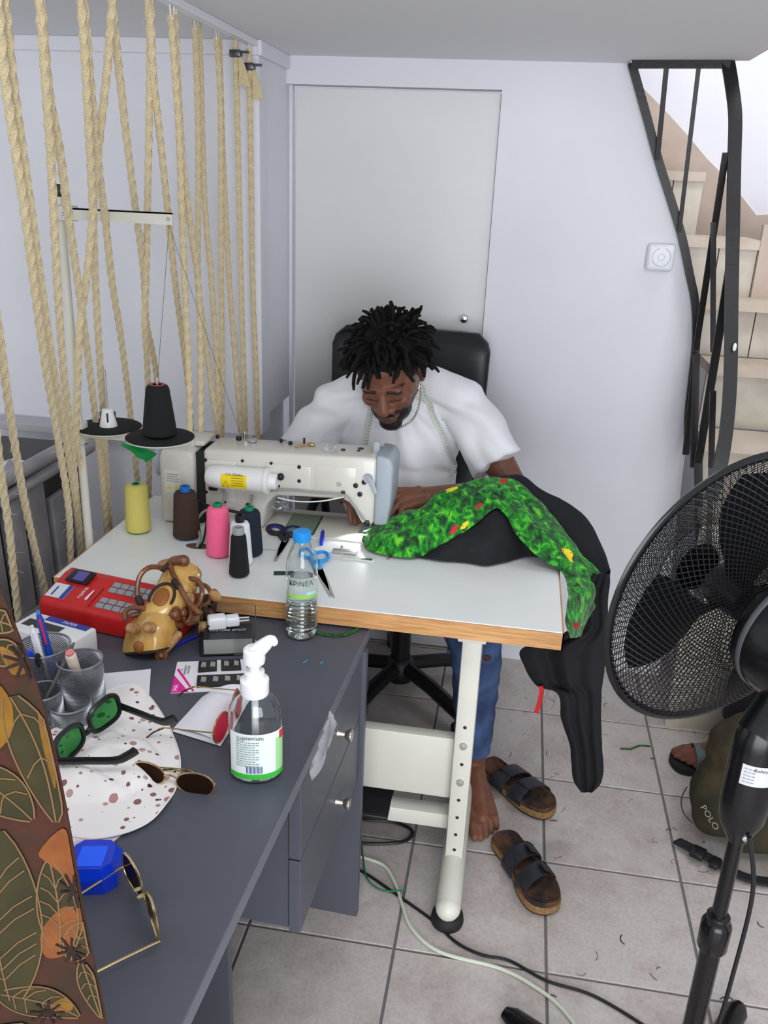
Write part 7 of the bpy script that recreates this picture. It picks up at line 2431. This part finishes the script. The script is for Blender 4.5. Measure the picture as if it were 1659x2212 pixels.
for k in range(13):
    a = math.pi * k / 12
    rows.append([c + w * (0.046 * math.cos(a)) + d * ((u - 0.5) * 0.034) + V((0, 0, 0.018 + 0.052 * math.sin(a))) for u in (0, 0.5, 1)])
MB().grid(rows, 0.003).build('strap', mat('grey_strap', (92, 108, 112), 0.6), ff)

# ================================================================== BACKPACK
CAMO = mat('olive_camo', (40, 39, 25), 0.9, var=(9, (60, 50, 30), 0.45, 0.6), bump=(120, 0.3), space='World')
bpk = thing('backpack', (0.70, 1.98, 0), 'dark olive camouflage backpack slumped on the tiles behind the fan', 'backpack')
bp_ = MB()
for (c, r) in (((0.70, 1.98, 0.14), (0.135, 0.105, 0.14)), ((0.685, 1.99, 0.24), (0.105, 0.085, 0.115)), ((0.74, 1.95, 0.10), (0.13, 0.10, 0.10)), ((0.63, 1.97, 0.12), (0.075, 0.085, 0.115))):
    bp_.ball(c, r)
bo = bp_.build('bag_body', CAMO, bpk)
remesh(bo, 0.007, 8)
ob_ = ORG[bpk.name]
nrm_ = [v.normal.copy() for v in bo.data.vertices]
for v, n_ in zip(bo.data.vertices, nrm_):
    p = v.co + ob_
    q = v.co + n_ * (0.010 * noise.noise(p * 11) + 0.005 * noise.noise(p * 25))
    q.z = max(q.z, 0.001)
    v.co = q
MB().box((0.73, 1.872, 0.10), (0.15, 0.035, 0.12), Matrix.Rotation(0.12, 3, 'Z'), 0.016, 3).build('front_pocket', CAMO, bpk)
lettering('brand_lettering', 'POLO', 0.024, Matrix.Translation((0.585, 1.862, 0.130)) @ Matrix.Rotation(math.radians(-40), 4, 'Z') @ Matrix.Rotation(math.radians(78), 4, 'X') @ Matrix.Rotation(math.radians(-35), 4, 'Z'), mat('pale_lettering', (150, 148, 132), 0.7), bpk)
WEB = mat('black_webbing', (30, 30, 34), 0.8)
stp = MB()
stp.tube(spline([(0.5301,1.9033,0.012), (0.5577,1.8783,0.018), (0.5992,1.8526,0.016), (0.6398,1.8265,0.012), (0.6907,1.8045,0.01), (0.7683,1.8095,0.01), (0.8552,1.8555,0.02)], 6), 1.0, 4, flat=(0.032, 0.007), up=(0, 0.2, 1))
so_ = stp.build('strap', WEB, bpk, smooth=False)
MB().box((0.5733,1.8548,0.024), (0.034, 0.040, 0.014), -0.5, 0.003).build('buckle', BLK, so_)
MB().box((0.6106,1.8289,0.022), (0.022, 0.040, 0.012), -0.5, 0.003).build('buckle', BLK, so_)
MB().tube(spline([(0.536,1.93,0.1624), (0.5282,1.93,0.1246), (0.5381,1.925,0.0862), (0.5646,1.92,0.0608)], 6), 0.0016, 6).build('cord_loop', BLK, bpk)

# ================================================================== GREY FINNED CABINET BEHIND THE ROPES
CAB = mat('grey_sheet_metal', (158, 157, 162), 0.45, 0.0, var=(9, (132, 131, 136)), space='World')
CABD = mat('dark_sheet_metal', (62, 61, 63), 0.6)
cb_ = thing('metal_cabinet', (-1.33, 1.75, 0), 'grey ribbed sheet metal cabinet behind the hanging ropes', 'cabinet')
MB().box2((-1.52, 1.20, 0.0), (-1.19, 2.19, 0.83)).build('case', CABD, cb_, smooth=False)
for k in range(9):
    y = 1.24 + 0.105 * k
    MB().box((-1.178, y + 0.045, 0.66 if k < 7 else 0.60), (0.022, 0.080, 0.34), Matrix.Rotation(math.radians(2.5), 3, 'X'), 0.008, 3).build('rib', CAB, cb_)
MB().box2((-1.54, 1.18, 0.83), (-1.16, 2.205, 0.855), 0.006).build('top_plate', CABD, cb_)
MB().tube([(-1.165, 1.18, 0.885), (-1.165, 2.02, 0.885)], 0.018, 14).build('rim_bar', CAB, cb_)
MB().tube([(-1.165, 1.18, 0.842), (-1.165, 2.20, 0.842)], 0.014, 12).build('rim_bar', CAB, cb_)
plb = []
for i in range(9):
    plb.append([(-1.40 + 0.22 * i / 8, 1.72 + 0.22 * j / 8, 0.862 + 0.020 * abs(noise.noise(V((i * 0.7, j * 0.7, 0)))) + 0.012 * math.sin(i * 1.3) * math.sin(j * 1.1) + 0.008) for j in range(9)])
tag(MB().grid(plb, 0.0006).build('plastic_sheet', FILM), 'crumpled clear plastic lying on the grey cabinet', 'plastic sheet')

# ================================================================== CABLES AND SCRAPS ON THE FLOOR
PALE = mat('pale_green_cable', (196, 204, 186), 0.5)


def cord(name, px, r, m, label):
    return tag(MB().tube(spline(px, 8), r, 8).build(name, m), label, 'cable')


cord('power_cord', [(-0.2816,1.6565,0.004),(-0.2308,1.6312,0.004),(-0.1557,1.584,0.004),(-0.0727,1.5305,0.004),(-0.0098,1.477,0.004),(0.0482,1.4545,0.004),(0.1089,1.4504,0.004),(0.1883,1.4147,0.004),(0.2841,1.3967,0.004),(0.3822,1.3451,0.004),(0.4224,1.3068,0.004)], 0.0034, BLK, 'black power cord snaking past the table foot')
cord('pale_cable', [(-0.2762,1.689,0.0045),(-0.2402,1.6851,0.0045),(-0.2004,1.6694,0.0045),(-0.1707,1.6247,0.0045),(-0.1472,1.5708,0.0045),(-0.1135,1.4976,0.0045),(-0.0428,1.4435,0.0045),(0.0896,1.4256,0.0045),(0.1686,1.3908,0.0045),(0.2157,1.3553,0.0045),(0.2511,1.309,0.0045)], 0.0042, PALE, 'pale green cable curving across the floor tiles')
cord('pedal_cable', [(-0.3407,1.8301,0.005),(-0.2772,1.8251,0.005),(-0.2036,1.8296,0.005),(-0.1545,1.8114,0.005),(-0.1509,1.7843,0.005),(-0.1809,1.7576,0.005),(-0.2614,1.7376,0.005),(-0.3215,1.737,0.005)], 0.0042, BLK, 'loop of black cable under the cream cross panel')
cord('green_string', [(-0.2813,1.7664,0.009),(-0.2596,1.6874,0.009),(-0.2383,1.6213,0.009),(-0.2075,1.5932,0.009),(-0.1735,1.5898,0.009),(-0.1384,1.6013,0.009)], 0.0022, mat('green_cord', (30, 110, 70), 0.7), 'thin green cord beside the desk panel on the floor')
scp = MB()
rng = random.Random(77)
for k in range(60):
    c = V((rng.uniform(0.05, 0.95), rng.uniform(1.35, 2.70), 0.0012))
    a = rng.uniform(0, 6.28)
    L = rng.uniform(0.008, 0.028)
    bend = rng.uniform(-1.6, 1.6)
    pts = []
    for i in range(6):
        t = i / 5
        aa = a + bend * t
        pts.append(c + V((math.cos(aa), math.sin(aa), 0)) * L * t + V((0, 0, 0.0006 * math.sin(6 * t) + 0.0006)))
    scp.tube(pts, rng.choice((0.0004, 0.0005, 0.0007, 0.0012)), 4)
so_ = scp.build('thread_scraps', THR)
tag(so_, 'dark thread ends and lint scattered over the floor tiles', 'thread scraps', kind='stuff')
gsf = MB().tube([(0.4239,2.2931,0.0022),(0.4545,2.2974,0.0022),(0.4848,2.3228,0.0022),(0.5153,2.3247,0.0022)], 1.0, 4, flat=(0.006, 0.0015), up=(0, 0, 1))
tag(gsf.build('fabric_scrap', GRN), 'thin dark green fabric sliver on the floor tiles', 'fabric scrap')
